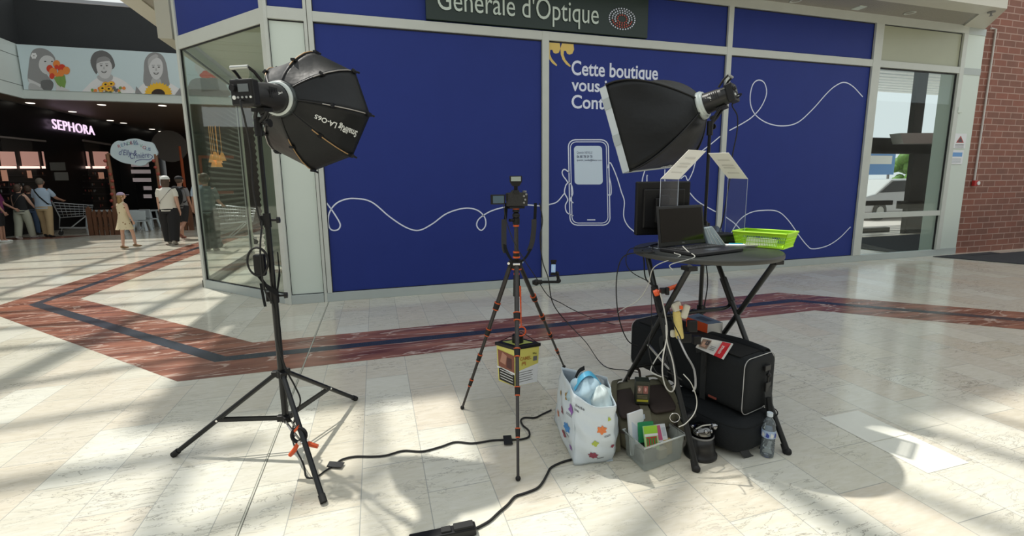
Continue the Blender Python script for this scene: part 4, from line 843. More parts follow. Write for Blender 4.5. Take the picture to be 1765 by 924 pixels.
# woman in black top
r, k, T, ap, J = person(loc(45, 411), -.1, 1.50, 'person in a black sleeveless top and pale trousers beside the trolley pusher', legs=((-.12, .1), (.22, .1)), arms=((.1, .2, .12), (.25, .35, .3)), top=BCL, bottom=CRM, sleeve=0, wide=1.35, hair=HB, hairlen=.06, shoes=WHT, skinm=SKINL, girth=1.05)
strapbelt(r, k, T, mat('tan_strap', (.4, .28, .2), .6), (.15, 1.43), (-.15, 1.0))
r, k, T, ap, J = person(loc(61, 405), .1, 1.46, 'person in dark top and blue jeans half hidden behind the trolley pusher', top=BCL, bottom=DNM, sleeve=.4, hair=HB, hairlen=.04)
r, k, T, ap, J = person(loc(6, 417), -1.3, 1.56, 'person in a purple and pink patterned jersey and black shorts cut by the left edge', arms=((.3, .6, .1), (.2, .3, .2)), top=PUR, bottom=BCL, sleeve=.5, leglen=.5, hair=HB, cap=mat('dark_red_cap', (.12, .01, .02), .7), shoes=WHT)
q = B(); q.text('5', T((-.04, 0, 1.15))+V3((.17*k, -.06, 0)), (0, 1, 0), (0, 0, 1), h_=.14, ext=.01, bold=.02); q.build('jersey_number', WHT, r, world=False)
# girl
CRD = bpy.data.materials.new('cream_dress_with_prints'); CRD.use_nodes = True; nt = CRD.node_tree; bs = nt.nodes['Principled BSDF']; tc = nt.nodes.new('ShaderNodeTexCoord'); vo = nt.nodes.new('ShaderNodeTexVoronoi'); vo.inputs['Scale'].default_value = 13; rp = nt.nodes.new('ShaderNodeValToRGB'); rp.color_ramp.elements[0].color = (.30, .17, .08, 1); rp.color_ramp.elements[1].color = (.72, .62, .42, 1); rp.color_ramp.elements[0].position = .18; rp.color_ramp.elements[1].position = .24
nt.links.new(tc.outputs['Object'], vo.inputs['Vector']); nt.links.new(vo.outputs['Distance'], rp.inputs[0]); nt.links.new(rp.outputs[0], bs.inputs['Base Color']); bs.inputs['Roughness'].default_value = .8
r, k, T, ap, J = person(loc(220, 428), -.55, 1.27, 'child in a cream sundress and lilac cap walking away with long fair hair', legs=((-.05, .02), (.35, .25)), arms=((.05, .2, .06), (.12, .2, .08)), skinm=SKINL, top=CRD, dress=True, sleeve=0, hair=HBL, hairlen=.30, cap=mat('lilac_cap', (.45, .35, .50), .7), shoes=mat('tan_sandals', (.25, .16, .08), .6), turn=-.5, girth=.95)
# woman in white top, black trousers
r, k, T, ap, J = person(loc(298, 421), .1, 1.64, 'person in a white T-shirt, wide black trousers and white cap walking away, seen from behind', legs=((.20, .05), (-.22, .12)), arms=((.1, .15, .12), (-.15, .35, .16)), skinm=SKINL, top=WSH, bottom=BCL, sleeve=.38, wide=1.75, leglen=.98, hair=HB, hairlen=.12, cap=WHT, shoes=mat('grey_shoes', (.4, .37, .33), .6), girth=1.08)
strapbelt(r, k, T, BCL, (.14, 1.43), (-.15, 1.08), w_=.02)
# person with the black backpack
r, k, T, ap, J = person(loc(320, 411), -.25, 1.66, 'person in black shorts with a large black backpack, cut by the showcase corner', legs=((.1, .1), (-.25, .55)), arms=((.1, .2, .1), (.1, .2, .1)), skinm=SKIN, top=mat('grey_cotton', (.2, .2, .21), .8), bottom=BCL, sleeve=.45, leglen=.55, hair=HB, cap=BCL, shoes=mat('brown_shoes', (.2, .06, .04), .6))
c = T((0, -.2, 1.2)); bp = V3(c); q = B(); q.sph((0, 0, 0), (.17, .12, .27), n=20, k=14); wm = rootmat(r)
q2 = B(); q2.v = [wm @ (v+bp) for v in q.v]; q2.f, q2.m, q2.s = q.f, q.m, q.s; bk = q2.thing('backpack', BLKF, 'black rounded backpack carried by the person beside the showcase corner', 'backpack')
q = B(); 
for s_ in (-1, 1): q.strap([wm @ T((s_*.1, -.14, 1.40)), wm @ T((s_*.12, 0, 1.455)), wm @ T((s_*.12, .125, 1.36)), wm @ T((s_*.13, .11, 1.15)), wm @ T((s_*.14, -.1, 1.02))], .05, (1, 0, 0), .01)
q.build('shoulder_strap', BLKF, bk)
# person behind the glass
r, k, T, ap, J = person(loc(366, 432), .0, 1.66, 'person in a grey top and wide black trousers seen through the showcase glass', legs=((.1, .05), (-.1, .05)), arms=((.3, .9, .12), (.3, .9, .12)), top=mat('slate_top', (.10, .13, .14), .8), bottom=BCL, sleeve=.5, wide=1.6, hair=HB, hairlen=.05, shoes=BCL)
r, k, T, ap, J = person(loc(357, 414), .3, 1.7, 'person with curly hair far behind the showcase glass', top=LBL, bottom=CRM, sleeve=.5, hair=HBL, hairlen=.03)
b = B()
# ================================================================== LIGHT STANDS
def light_stand(C, ztop, feet, label, hub=.42, low=.17, r0=.0165, joints=(.84, 1.23), kn=(-1, 0)):
    r = empty('light_stand', tuple(C), label, 'light stand'); C = V3(C); U = V3((0, 0, 1))
    zs = [low-.02, joints[0], joints[1], ztop]; rr_ = [r0, r0*.82, r0*.62]
    for i in range(3):
        q = B(); q.cyl(C+U*zs[i], C+U*(zs[i+1]+(.03 if i < 2 else 0)), rr_[i], n=18); q.build('pole', BLKM, r)
    for i in (1, 2):
        q = B(); z = zs[i]; rj = rr_[i-1]*1.35; q.cyl(C+U*(z-.035), C+U*(z+.035), rj, n=16); q.box(C+U*z+V3((rj*kn[0], rj*kn[1], 0)), (.03, .022, .05)); q.build('clamp_collar', BLK, r, bevel=.002)
        q = B(); d = V3((-kn[0], -kn[1], 0)); q.cyl(C+U*z+d*rj*.8, C+U*z+d*(rj+.03), .006, n=8); q.cyl(C+U*z+d*(rj+.025), C+U*z+d*(rj+.04), .017, .015, n=12); q.build('knob', BLK, r)
    for nm, z, rr2 in (('leg_hub', hub, 1.9), ('brace_hub', low, 1.5)):
        q = B(); q.cyl(C+U*(z-.018), C+U*(z+.018), r0*rr2*.85, n=18)
        for f in feet: d = (V3(f)-C); d.z = 0; d.normalize(); n = V3((-d.y, d.x, 0)); q.box(C+U*z+d*r0*rr2, (.03, .032, .03), (d, n, U))
        q.build(nm, BLK, r, bevel=.002)
    for f in feet:
        f = V3(f); d = (f-C); L_ = d.length; d.normalize(); s_ = C+d*r0*1.7+U*hub; e_ = f+U*.012
        q = B(); q.cyl(s_, e_, .0125, n=12); lg = q.build('leg', BLKM, r)
        q = B(); dd = (e_-s_).normalized(); q.cyl(e_-dd*.03, e_+dd*.006, .016, n=12); q.build('rubber_foot', RUB, lg)
        mid = s_.lerp(e_, .57); n = V3((-d.y, d.x, 0)); a = C+d*r0*1.5+U*low; q = B()
        for s2 in (-1, 1): q.box((a+mid)/2+n*.011*s2, ((mid-a).length, .003, .016), ((mid-a).normalized(), n, (mid-a).normalized().cross(n)))
        q.cyl(mid-n*.018, mid+n*.018, .006, n=8, m=1); q.build('brace', [BLKM, CHR], r)
    return r
SC = V3((-.526, 2.568, 0))
standL = light_stand(SC, 1.70, [(-1.088, 2.648, 0), (-.196, 3.032, 0), (-.294, 2.024, 0)], 'tall black light stand with three spread legs, carrying the black octagonal softbox on the left')
SRC = V3((2.11, 2.60, 0))
standR = light_stand(SRC, 1.76, [(1.69, 2.45, 0), (2.40, 2.29, 0), (2.19, 3.03, 0)], 'black light stand rising behind the round table, carrying the rectangular softbox', joints=(.52, 1.1), kn=(1, 0))
SILV = mat('silver_trim', (.55, .6, .6), .3, .3); RING = mat('white_ring', (.62, .68, .66), .35, .1)
def strobe(back, ring, pole, label, R0=.062):
    ax = (ring-back).normalized(); L_ = (ring-back).length; x, y, z = frame(ax); r = empty('studio_flash', tuple(pole), label, 'studio light')
    q = B(); q.lathe([(0, .03), (R0*.80, .03), (R0*.88, .05), (R0*.92, L_*.35), (R0*1.0, L_*.5), (R0*1.12, L_*.86), (R0*1.12, L_*.9), (0, L_*.9)], back, ax, n=28); 
    for k in range(5): 
        for s_ in (-1, 1): q.box(back+ax*(L_*.42+.012*k)+x*s_*R0*.97+y*.012, (.003, .05, .006), (x, y, z), m=1)
    o = q.build('housing', [mat('satin_black', (.014, .014, .015), .38), GASK], r)
    q = B(); q.box(back+ax*.02, (R0*1.9, R0*1.85, .045), (x, y, z)); bp_ = q.build('back_panel', BLK, r, bevel=.008)
    q = B(); q.box(back-ax*.0045+y*.018-x*.012, (.052, .034, .003), (x, y, z)); q.build('display', mat('display_grey', (.14, .16, .17), .25), bp_)
    q = B(); q.cyl(back-ax*.002+y*.018+x*.036, back-ax*.018+y*.018+x*.036, .016, .014, n=16); q.build('dial', BLK, bp_)
    for k in range(5): q = B(); c = back-ax*.003-y*.022+x*(-.045+.021*k); q.cyl(c, c-ax*.004, .009 if k == 4 else .005, n=10); q.build('button', WHT if k in (0, 4) else mat('button_grey', (.4, .42, .42)), bp_)
    q = B(); h0 = back+y*R0*.9+ax*.005
    for s_ in (-1, 1): q.tube([h0+x*s_*.05+ax*.07, h0+x*s_*.047+y*.035+ax*.03, h0+x*s_*.042+y*.05], .007, 8)
    q.build('handle_arm', BLK, r); q = B(); q.tube([h0-x*.045+y*.05, h0+x*.045+y*.05], .009, 10); q.build('handle', mat('handle_silver', (.45, .47, .45), .3, .5), r)
    q = B(); rg = ring-ax*.02; q.lathe([(R0*1.15, -.012), (R0*1.34, -.010), (R0*1.36, .0), (R0*1.32, .03), (R0*1.38, .034), (R0*1.38, .045), (R0*1.1, .05), (R0*1.1, -.012)], rg, ax, n=32)
    q.build('mount_ring', RING, r)
    q = B()
    for k in range(4): a = math.radians(-60+25*k); q.box(rg+ax*.015+(x*math.cos(a)-y*abs(math.sin(a)))*R0*1.35, (.012, .012, .02), (x, y, z))
    q.build('ring_clips', mat('clip_cream', (.5, .48, .38), .4), r)
    # yoke down to the pole
    top = pole; q = B(); cc = back+ax*L_*.45-y*R0*1.0
    for s_ in (-1, 1): q.tube([cc+x*s_*.03, cc.lerp(top, .5)+x*s_*.026, top+V3((0, 0, .0))], .009, 8)
    q.cyl(top-V3((0, 0, .06)), top+V3((0, 0, .03)), .019, n=16); q.box(cc-y*.004, (.07, .016, .06), (x, y, z)); q.build('yoke', BLK, r)
    q = B(); q.cyl(top-x*.02, top-x*.06, .006, n=8); q.cyl(top-x*.055, top-x*.065, .02, n=12); q.cyl(top+V3((0, 0, .05))-x*.02, top+V3((0, 0, .06))-x*.055, .012, n=10); q.build('tilt_knob', BLK, r)
    # maker lettering on the side
    q = B(); q.text('godox', back+ax*L_*.6+x*R0*1.10+y*.008, ax, y, h_=.017, ext=.004, bold=.03); q.text('MS300V', back+ax*L_*.62+x*R0*1.10-y*.008, ax, y, h_=.009, ext=.004, bold=.02)
    q.text('godox', back+ax*L_*.86-x*R0*1.10+y*.008, -ax, y, h_=.017, ext=.004, bold=.03); q.build('maker_lettering', WHT, r)
    return r, ax, x, y
back = Dp(417, 159, 2.07); ringL = Dp(483, 171, 2.32); rimL = Dp(545, 194.5, 2.64)
flashL, axL, xL, yL = strobe(back, ringL, SC+V3((0, 0, 1.70)), 'black studio flash head with a white mount ring behind the octagonal softbox')
# octagonal softbox
NYL = mat('black_nylon', (.009, .010, .011), .42, spec=.32, bump=.5, bscale=9); TAN = mat('tan_piping', (.42, .25, .10), .5); DIFF = mat('white_diffuser', (.75, .78, .8), .8); GPI = mat('grey_piping', (.4, .38, .36), .5)
def softbox_octa():
    a = (rimL-ringL).normalized(); Ld = (rimL-ringL).length; x, y, z = frame(a); R_ = .325
    r = empty('octagonal_softbox', tuple(ringL), 'deep black octagonal softbox with tan piping, on the left light stand', 'softbox')
    prof = [(0, .085), (.03, .125), (.09, .185), (.17, .235), (.28, .283), (.4, .31), (.52, .323), (Ld, R_)] if Ld > .55 else [(0, .08), (.10*Ld, .135), (.25*Ld, .195), (.42*Ld, .243), (.6*Ld, .283), (.78*Ld, .31), (.92*Ld, .322), (Ld, R_)]
    cl_ = [0]
    for i_ in range(len(prof)-1): cl_.append(cl_[-1]+math.hypot(prof[i_+1][0]-prof[i_][0], prof[i_+1][1]-prof[i_][1]))
    def rib(k, t):
        an = math.radians(-4+45*k); d = y*math.cos(an)+x*math.sin(an); s_l = t*cl_[-1]; i = 0
        while i < len(prof)-2 and cl_[i+1] < s_l: i += 1
        u = (s_l-cl_[i])/(cl_[i+1]-cl_[i])
        aa = prof[i][0]*(1-u)+prof[i+1][0]*u; rr2 = prof[i][1]*(1-u)+prof[i+1][1]*u; return ringL+a*aa+d*rr2
    for k in range(8):
        q = B()
        def fn(u, v):
            p = rib(k, u).lerp(rib(k+1, u), v); c = ringL+a*((p-ringL).dot(a)); pull = .05*math.sin(math.pi*v)*math.sin(math.pi*u)
            return p.lerp(c, pull)
        q.grid(fn, 16, 8); pan = q.build('fabric_panel', NYL, r, solid=.002)
        q = B(); q.tube([rib(k, t/16) for t in range(17)], .0045, 6); rb = q.build('rib', BLK, r)
        q = B(); q.tube([rib(k, t/24)+(rib(k, t/24)-(ringL+a*((rib(k, t/24)-ringL).dot(a)))).normalized()*.005 for t in range(7, 22)], .003, 5); q.build('piping', TAN if k in (1, 5, 4, 0) else GPI, rb)
        d = (rib(k, 1)-rib(k, .93)).normalized(); o = (rib(k, 1)-(ringL+a*Ld)).normalized(); q = B(); q.cyl(rib(k, 1)-d*.02+o*.004, rib(k, 1)+d*.03+o*.006, .006, n=8); q.box(rib(k, .96)+o*.005, (.02, .03, .014), (o.cross(a), a, o)); q.build('rib_tip', BLK, rb); q = B(); q.box(rib(k, .42)+o*.005, (.022, .03, .012), (o.cross(a), a, o)); q.build('rib_clip', BLK, rb)
    q = B(); cD = ringL+a*Ld; fr = [cD.lerp(rib(k, 1), .95)-a*.03 for k in range(8)]; q.add([ringL+a*(Ld-.05)]+fr, [(0, i+1, (i+1) % 8+1) for i in range(8)]); q.build('diffuser', DIFF, r)
    # bowens speed ring hub with lugs
    q = B(); q.lathe([(.07, -.02), (.088, -.02), (.09, .012), (.07, .015)], ringL, a, n=28)
    for k in range(8): p = rib(k, 0); q.box(p-a*.0, (.018, .018, .03), (x, y, z))
    q.build('speed_ring', mat('dark_grey_ring', (.06, .07, .07), .4, .3), r)
    # lettering: sits on the panel between two ribs on the camera's side
    return r, rib, a
octa, rib, aO = softbox_octa()
def panpt(k, u, v): return rib(k, u).lerp(rib(k+1, u), v)
def text_on_panel(par, s_, k, u0, u1, v0, hv, mtl):
    vs_, fs = textmesh(s_, .02, 0, 1.0); x0 = min(v[0] for v in vs_); x1 = max(v[0] for v in vs_); y1 = max(v[1] for v in vs_); P = []
    for vx, vy, _ in vs_:
        u = u0+(u1-u0)*(vx-x0)/(x1-x0); v = v0+hv*vy/y1; p = panpt(k, u, v); c = ringL+aO*((p-ringL).dot(aO)); p = p+(p-c).normalized()*(.006); P.append(p)
    q = B(); q.add(P, fs); return q.build('maker_lettering', mtl, par)
OCTA_PANEL = 5
text_on_panel(octa, 'SmallRig LA-O65', OCTA_PANEL, .88, .26, .56, -.15, WHT)
# rectangular softbox
backR = None
A_, B_, C_ = Dp(1044, 147, 3.0), Dp(1085, 295, 3.0), Dp(1166, 286, 3.65); D_ = A_+C_-B_; ctr = (A_+C_)/2
nO = (B_-A_).cross(C_-B_).normalized()
if (ctr-EYE).dot(RT) > 0 and nO.dot(RT) > 0: nO = -nO
ringR = ctr-nO*.41; backR = ringR-nO*.215
flashR, axR, xR, yR = strobe(backR, ringR-nO*.0, SRC+V3((0, 0, 1.755)), 'black studio flash head with a white mount ring behind the rectangular softbox')
r = empty('rectangular_softbox', tuple(ringR), 'large black rectangular softbox with a white front edge, above the round table', 'softbox')
crn = [A_, B_, C_, D_]
def ribR(k, t):
    p = crn[k % 4]; d0 = p-ctr; dn = (d0-nO*d0.dot(nO)); base = ringR+dn.normalized()*.08; e = p
    along = (e-base).dot(nO)*t; rad = dn.length*(1-(1-t)**2.1)*1.0+.08*(1-t)**2.1
    return ringR+nO*((base-ringR).dot(nO)*(1-t)+.41*t)+dn.normalized()*rad
for k in range(4):
    q = B()
    def fn(u, v):
        p = ribR(k, u).lerp(ribR(k+1, u), v); c = ringR+nO*((p-ringR).dot(nO)); rt_ = math.sin(math.pi*v)*(1-.0*u)
        # circular near the ring, straight at the rim, slightly drawn in between
        rad0 = (p-c).length; circ_ = (ribR(k, u)-c).length*(1-v)+(ribR(k+1, u)-c).length*v
        w0 = (1-u)**2.2; rad = rad0*(1-w0)+circ_*w0; rad *= 1-.045*rt_*math.sin(math.pi*min(1, u*1.05))
        wr = .006*math.sin(9*v+4*u)*math.sin(math.pi*u)
        return c+(p-c).normalized()*(rad+wr)
    q.grid(fn, 18, 16); q.build('fabric_panel', NYL, r, solid=.002)
    q = B(); q.tube([ribR(k, t/18)+(ribR(k, t/18)-ctr).normalized()*.003 for t in range(19)], .006, 6); q.build('rib', BLK, r)
q = B(); ins = .05
for k in range(4):
    a, c = crn[k], crn[(k+1) % 4]; q.prism([a, c, c+nO*ins, a+nO*ins], (ctr-(a+c)/2).normalized()*.004)
q.build('white_rim', mat('white_rim_cloth', (.62, .68, .72), .7), r)
q = B(); q.add([p+nO*.045 for p in crn], [(0, 1, 2, 3)]); q.build('diffuser', DIFF, r)
TAPG = mat('grey_tape', (.45, .5, .52), .6)
for k, cc in ((0, .2), (0, .62)): q = B(); p = crn[0].lerp(crn[1], cc); q.box(p+nO*.025-(ctr-p).normalized()*.003, (.05, .07, .006), (nO, (B_-A_).normalized(), nO.cross((B_-A_).normalized()))); q.build('hook_tape', TAPG, r)
q = B(); q.lathe([(.075, -.02), (.092, -.018), (.094, .01), (.075, .012)], ringR, nO, n=28); q.build('speed_ring', RING, r)
def ptB(u, v, off=.006):
    p = ribR(1, u).lerp(ribR(2, u), v); c = ringR+nO*((p-ringR).dot(nO)); return p
vs_, fs = textmesh('godox', .02, 0, 1); x0 = min(v[0] for v in vs_); x1 = max(v[0] for v in vs_); y1 = max(v[1] for v in vs_)
q = B(); P = []
for vx, vy, _ in vs_: 
    fv = .50+.26*(vx-x0)/(x1-x0); fu = .93-.10*vy/y1; p = ptB(fu, fv); c = ringR+nO*((p-ringR).dot(nO)); P.append(c+(p-c)*(1-.045*math.sin(math.pi*fv)*math.sin(math.pi*min(1, fu*1.05)))+(p-c).normalized()*.012)
q.add(P, fs); q.build('maker_lettering', WHT, r)
# ballast, coiled lead and cable on the left stand
def CZ(z): return SC+V3((0, 0, z))
r = empty('cable_bundle', tuple(CZ(1.0)), 'coiled black power lead with a black adaptor strapped to the left light stand', 'cable'); q = B()
q.box(CZ(1.01)+V3((-.045, -.03, 0)), (.05, .05, .11)); q.build('adaptor', BLK, r, bevel=.008)
q = B(); pts = []
for k in range(60): a = k/59*2*math.pi*2.3; pts.append(CZ(1.03)+V3((-.05+.045*math.cos(a), -.045-.01*math.sin(a*.7), .07*math.sin(a))))
q.tube(pts, .0045, 7); q.build('coil', RUB, r)
q = B(); q.strap([CZ(.95)+V3((-.06, -.04, .02)), CZ(.9)+V3((-.02, -.045, 0)), CZ(.86)+V3((.02, -.03, 0)), CZ(.93)+V3((.035, 0, .03)), CZ(1.0)+V3((.03, .02, .05))], .03, (0, 0, 1), .006); q.strap([CZ(.92)+V3((-.045, -.05, 0)), CZ(.85)+V3((-.04, -.05, 0)), CZ(.80)+V3((-.035, -.05, 0))], .012, (1, 0, 0), .004); q.build('strap', BLKF, r)
b = B(); b.tube(smoothpts([back-axL*.005-yL*.035, back-axL*.03-yL*.045-xL*.01, back-axL*.03-yL*.12-xL*.02, Dp(432, 260, 2.2), Dp(437, 330, 2.24), Dp(447, 376, 2.28), CZ(1.22)+V3((-.02, -.02, 0)), CZ(1.12)+V3((-.03, -.05, 0)), CZ(1.0)+V3((-.035, -.06, 0)), CZ(.88)+V3((-.03, -.045, 0)), CZ(.78)+V3((0, -.03, 0)), CZ(.6)+V3((.0, -.025, 0)), CZ(.45)+V3((.03, -.03, 0)), CZ(.36)+V3((.065, -.04, 0)), CZ(.28)+V3((.09, -.06, 0)), CZ(.2)+V3((.06, -.08, 0)), CZ(.1)+V3((.05, -.13, 0)), F(523, 800, .05), F(528, 822, .006), F(545, 822, .006), F(560, 812, .006), F(578, 801, .006)], 6), .0042, 8)
b.thing('power_cable', RUB, 'black power lead running down the left light stand to the floor tape', 'cable')
# ---- spring clamp on the stand leg
def spring_clamp(c, d1, d2, label, s_=1.0, m1=ORG):
    c = V3(c); d1 = V3(d1).normalized(); d2 = V3(d2).normalized(); r = empty('spring_clamp', tuple(c), label, 'clamp'); n = d1.cross(d2).normalized(); up_ = -(d1+d2).normalized()
    q = B(); ring_ = [c+up_*.035*s_+(d1*math.cos(a)+n.cross(d1)*math.sin(a))*.034*s_ for a in [math.pi*2*i/20 for i in range(20)]]; q.tube(ring_, .009*s_, 8, closed=True); q.build('jaws', BLK, r)
    for d in (d1, d2): q = B(); q.tube([c+up_*.01*s_+d*.015*s_, c+d*.05*s_, c+d*.085*s_], [.009*s_, .012*s_, .010*s_], 10); q.build('handle', m1, r)
    q = B(); q.cyl(c-n*.014*s_, c+n*.014*s_, .012*s_, n=12); q.build('spring', CHR, r)
    q = B(); q.box(c+up_*.068*s_, (.028*s_, .02*s_, .012*s_), (d1, n, up_)); q.build('jaw_pad', m1, r); return r
spring_clamp(Dp(519, 762, 2.24), RT*-.75-UP*.9, RT*.95-UP*.25, 'orange and black spring clamp on the front leg of the left light stand')
b = B(); b.tube([CZ(.16)+V3((.0, -.02, 0)), Dp(508, 752, 2.24)], .004, 6); b.thing('clamp_cord', GREYP, 'short grey cord from the stand hub to the orange clamp', 'cord')
# ================================================================== TRIPOD AND CAMERA
TC = V3((.779, 2.569, 0)); r = empty('camera_tripod', tuple(TC), 'slim dark camera tripod with orange joint rings, in front of the middle mullion', 'tripod'); U = V3((0, 0, 1))
CARB = mat('carbon_tube', (.035, .03, .028), .35, noise=(.3, 40))
feet = [F(797, 705), F(893, 828), F(972, 634)]
for f in feet:
    f = V3(f); d = f-TC; d.normalize(); s_ = TC+d*.035+U*.925; e_ = f+U*.01; q = B(); ts = [0, .28, .46, .64, .82, 1]; rs = [.0135, .0118, .0102, .0087, .0072]
    lg = None
    for i in range(5): q.cyl(s_.lerp(e_, ts[i]), s_.lerp(e_, ts[i+1]), rs[i], n=12)
    lg = q.build('leg', CARB, r)
    dd = (e_-s_).normalized()
    for i in range(1, 5):
        p = s_.lerp(e_, ts[i]); q = B(); q.cyl(p-dd*.022, p+dd*.018, rs[i-1]*1.45, rs[i]*1.5, n=14); q.cyl(p-dd*.026, p-dd*.021, rs[i-1]*1.55, n=14, m=1); q.cyl(p+dd*.016, p+dd*.021, rs[i]*1.6, n=14, m=1); q.build('twist_lock', [RUB, ORG2], lg)
    q = B(); q.sph(e_, .013, n=12, k=8); q.build('rubber_foot', RUB, lg)
    q = B(); q.box(TC+d*.032+U*.93, (.03, .03, .04), (d, V3((-d.y, d.x, 0)), U)); q.cyl(TC+d*.045+U*.935-V3((-d.y, d.x, 0))*.02, TC+d*.045+U*.935+V3((-d.y, d.x, 0))*.02, .008, n=8, m=1); q.build('leg_joint', [BLK, CHR], r, bevel=.003)
q = B(); q.cyl(TC+U*.72, TC+U*1.23, .0125, n=16); q.build('centre_column', CARB, r)
q = B()
for z, rr2 in ((.90, .03), (.97, .022), (1.0, .02), (1.155, .018), (1.255, .020), (.87, .018)): q.cyl(TC+U*(z-.004), TC+U*(z+.006), rr2, n=18, m=0)
q.build('orange_rings', ORG2, r)
q = B(); q.cyl(TC+U*.905, TC+U*.955, .032, .028, n=18); q.cyl(TC+U*.975, TC+U*1.0, .019, n=16); q.cyl(TC+U*.86, TC+U*.90, .017, n=14); q.build('spider', BLK, r)
q = B(); q.cyl(TC+U*.735, TC+U*.86, .022, .019, n=16); q.build('grip', mat('foam_grip', (.015, .015, .015), .9), r)
q = B(); q.cyl(TC+U*1.165, TC+U*1.20, .021, n=16); q.sph(TC+U*1.215, .022); q.cyl(TC+U*1.235, TC+U*1.25, .02, n=16); q.cyl(TC+U*1.19+V3((-.02, -.01, 0)), TC+U*1.19+V3((-.045, -.02, 0)), .009, n=10); q.box(TC+U*1.262, (.09, .05, .012)); q.build('ball_head', BLK, r)
# camera
cf = V3((.25, .97, 0)).normalized(); cx = V3((cf.y, -cf.x, 0)); cb = TC+U*1.312+cf*.0; CAMB = mat('camera_black', (.016, .016, .016), .5, bump=.3, bscale=200)
r = empty('camera', tuple(TC+U*1.27), 'black camera on the tripod with its screen flipped out to the left', 'camera')
q = B(); q.prism([cb+cx*a+U*c-cf*.03 for a, c in ((-.056, -.042), (.066, -.042), (.068, .030), (.05, .036), (.022, .036), (.014, .05), (-.022, .05), (-.03, .036), (-.056, .034))], cf*.06); bd = q.build('body', CAMB, r, bevel=.005)
q = B(); q.cyl(cb+cf*.03, cb+cf*.12, .036, .038, n=24); q.build('lens', BLK, r)
q = B(); q.box(cb-cf*.034+cx*.002+U*.040, (.03, .008, .018), (cx, cf, U)); q.build('viewfinder', RUB, bd)
q = B()
for a, c in ((.045, .015), (.052, -.005), (.045, -.022), (.058, .025)): q.cyl(cb-cf*.03+cx*a+U*c, cb-cf*.034+cx*a+U*c, .006, n=10)
q.cyl(cb+U*.036+cx*.05, cb+U*.046+cx*.05, .012, n=14); q.build('buttons', GREYP, bd)
q = B(); sc_ = cb-cx*.105-cf*.035; q.box(sc_-U*.002, (.082, .009, .056), (cx, cf, U)); sr = q.build('flip_screen', BLK, r, bevel=.003)
q = B(); q.box(sc_-cf*.0052-U*.002+cx*.004, (.062, .001, .042), (cx, cf, U)); q.build('display', mat('screen_blue_grey', (.09, .14, .18), .2), sr)
q = B(); q.cyl(sc_+cx*.05-U*.01, sc_+cx*.05+U*.03, .006, n=8); q.build('hinge', BLK, sr)
r = empty('flash_trigger', tuple(cb+U*.05), 'black radio flash trigger with a pale display on top of the camera', 'flash trigger')
q = B(); t0 = cb+U*.052; q.cyl(t0-U*.002, t0+U*.02, .012, n=12); q.prism([t0+cx*a+U*c-cf*.03 for a, c in ((-.02, .02), (.02, .02), (.035, .045), (.035, .078), (-.035, .078), (-.035, .045))], cf*.055); q.build('body', BLK, r, bevel=.004)
q = B(); q.prism([t0+cx*a+U*c-cf*(.032) for a, c in ((-.028, .048), (.028, .048), (.028, .073), (-.028, .073))], -cf*.002); q.build('display', mat('pale_lcd', (.35, .40, .36), .3), r)
r = empty('camera_strap', tuple(cb), 'dark camera strap hanging in a loop on both sides of the tripod column', 'strap')
q = B(); q.strap(smoothpts([Dp(873, 350, 2.68), Dp(871, 380, 2.67), Dp(869, 410, 2.66), Dp(872, 430, 2.65), Dp(882, 448, 2.63), Dp(895, 452, 2.62), Dp(906, 444, 2.63), Dp(916, 425, 2.66), Dp(920, 400, 2.67), Dp(922, 375, 2.68), Dp(923, 350, 2.68)], 5), .018, cf*.4+cx, .003); q.build('webbing', BLKF, r)
for pts in ([(869, 378), (868.5, 400), (869, 425), (872, 436)], [(920.5, 378), (920, 395), (917, 418), (912, 432)]):
    q = B(); q.strap(smoothpts([Dp(x, y, 2.655) for x, y in pts], 5), .030, cf*.35+cx, .005); q.build('pad', mat('strap_pad', (.03, .03, .032), .8), r)
# phone on an arm
r = empty('phone_holder_arm', tuple(Dp(930, 486, 2.85)), 'black jointed arm clamped to the tripod leg, holding a phone upright', 'holder')
q = B(); q.sph(Dp(924, 487, 2.85), .02); q.cyl(Dp(918, 487, 2.85), Dp(934, 486, 2.86), .014, n=12); q.build('clamp', BLK, r)
q = B(); q.tube([Dp(928, 486, 2.86), Dp(963, 486, 2.92)], .009, 10); q.sph(Dp(963, 484, 2.92), .015); q.tube([Dp(963, 486, 2.92), Dp(961, 472, 2.92)], .010, 10); q.sph(Dp(960, 471, 2.92), .013); q.build('arm', BLK, r)
p0, p1 = Dp(953.5, 473, 2.90), Dp(954, 450, 2.90); ud = (p1-p0).normalized(); xd = RT; nn = xd.cross(ud)
q = B(); q.box(p0+ud*.0, (.036, .02, .014), (xd, ud.cross(xd), ud)); q.box(p1, (.036, .02, .016), (xd, ud.cross(xd), ud)); q.tube([p0-nn*.01, p1-nn*.01], .006, 6); q.build('cradle', BLK, r)
q = B(); q.box((p0+p1)/2+nn*.003, (.03, .007, .066), (xd, ud.cross(xd), ud)); ph = q.thing('phone', BLK, 'small phone with a lit pale blue screen in the jointed holder beside the tripod', 'phone', bevel=.002)
q = B(); q.box((p0+p1)/2+nn*.0072-ud*.004, (.026, .001, .05), (xd, ud.cross(xd), ud)); q.box((p0+p1)/2+nn*.0078-ud*.004, (.003, .001, .03), (xd, ud.cross(xd), ud), m=1); q.build('screen', [mat('phone_screen', (.2, .3, .42), .2, emit=(.4, .6, .9), estr=.35), WHT], ph)
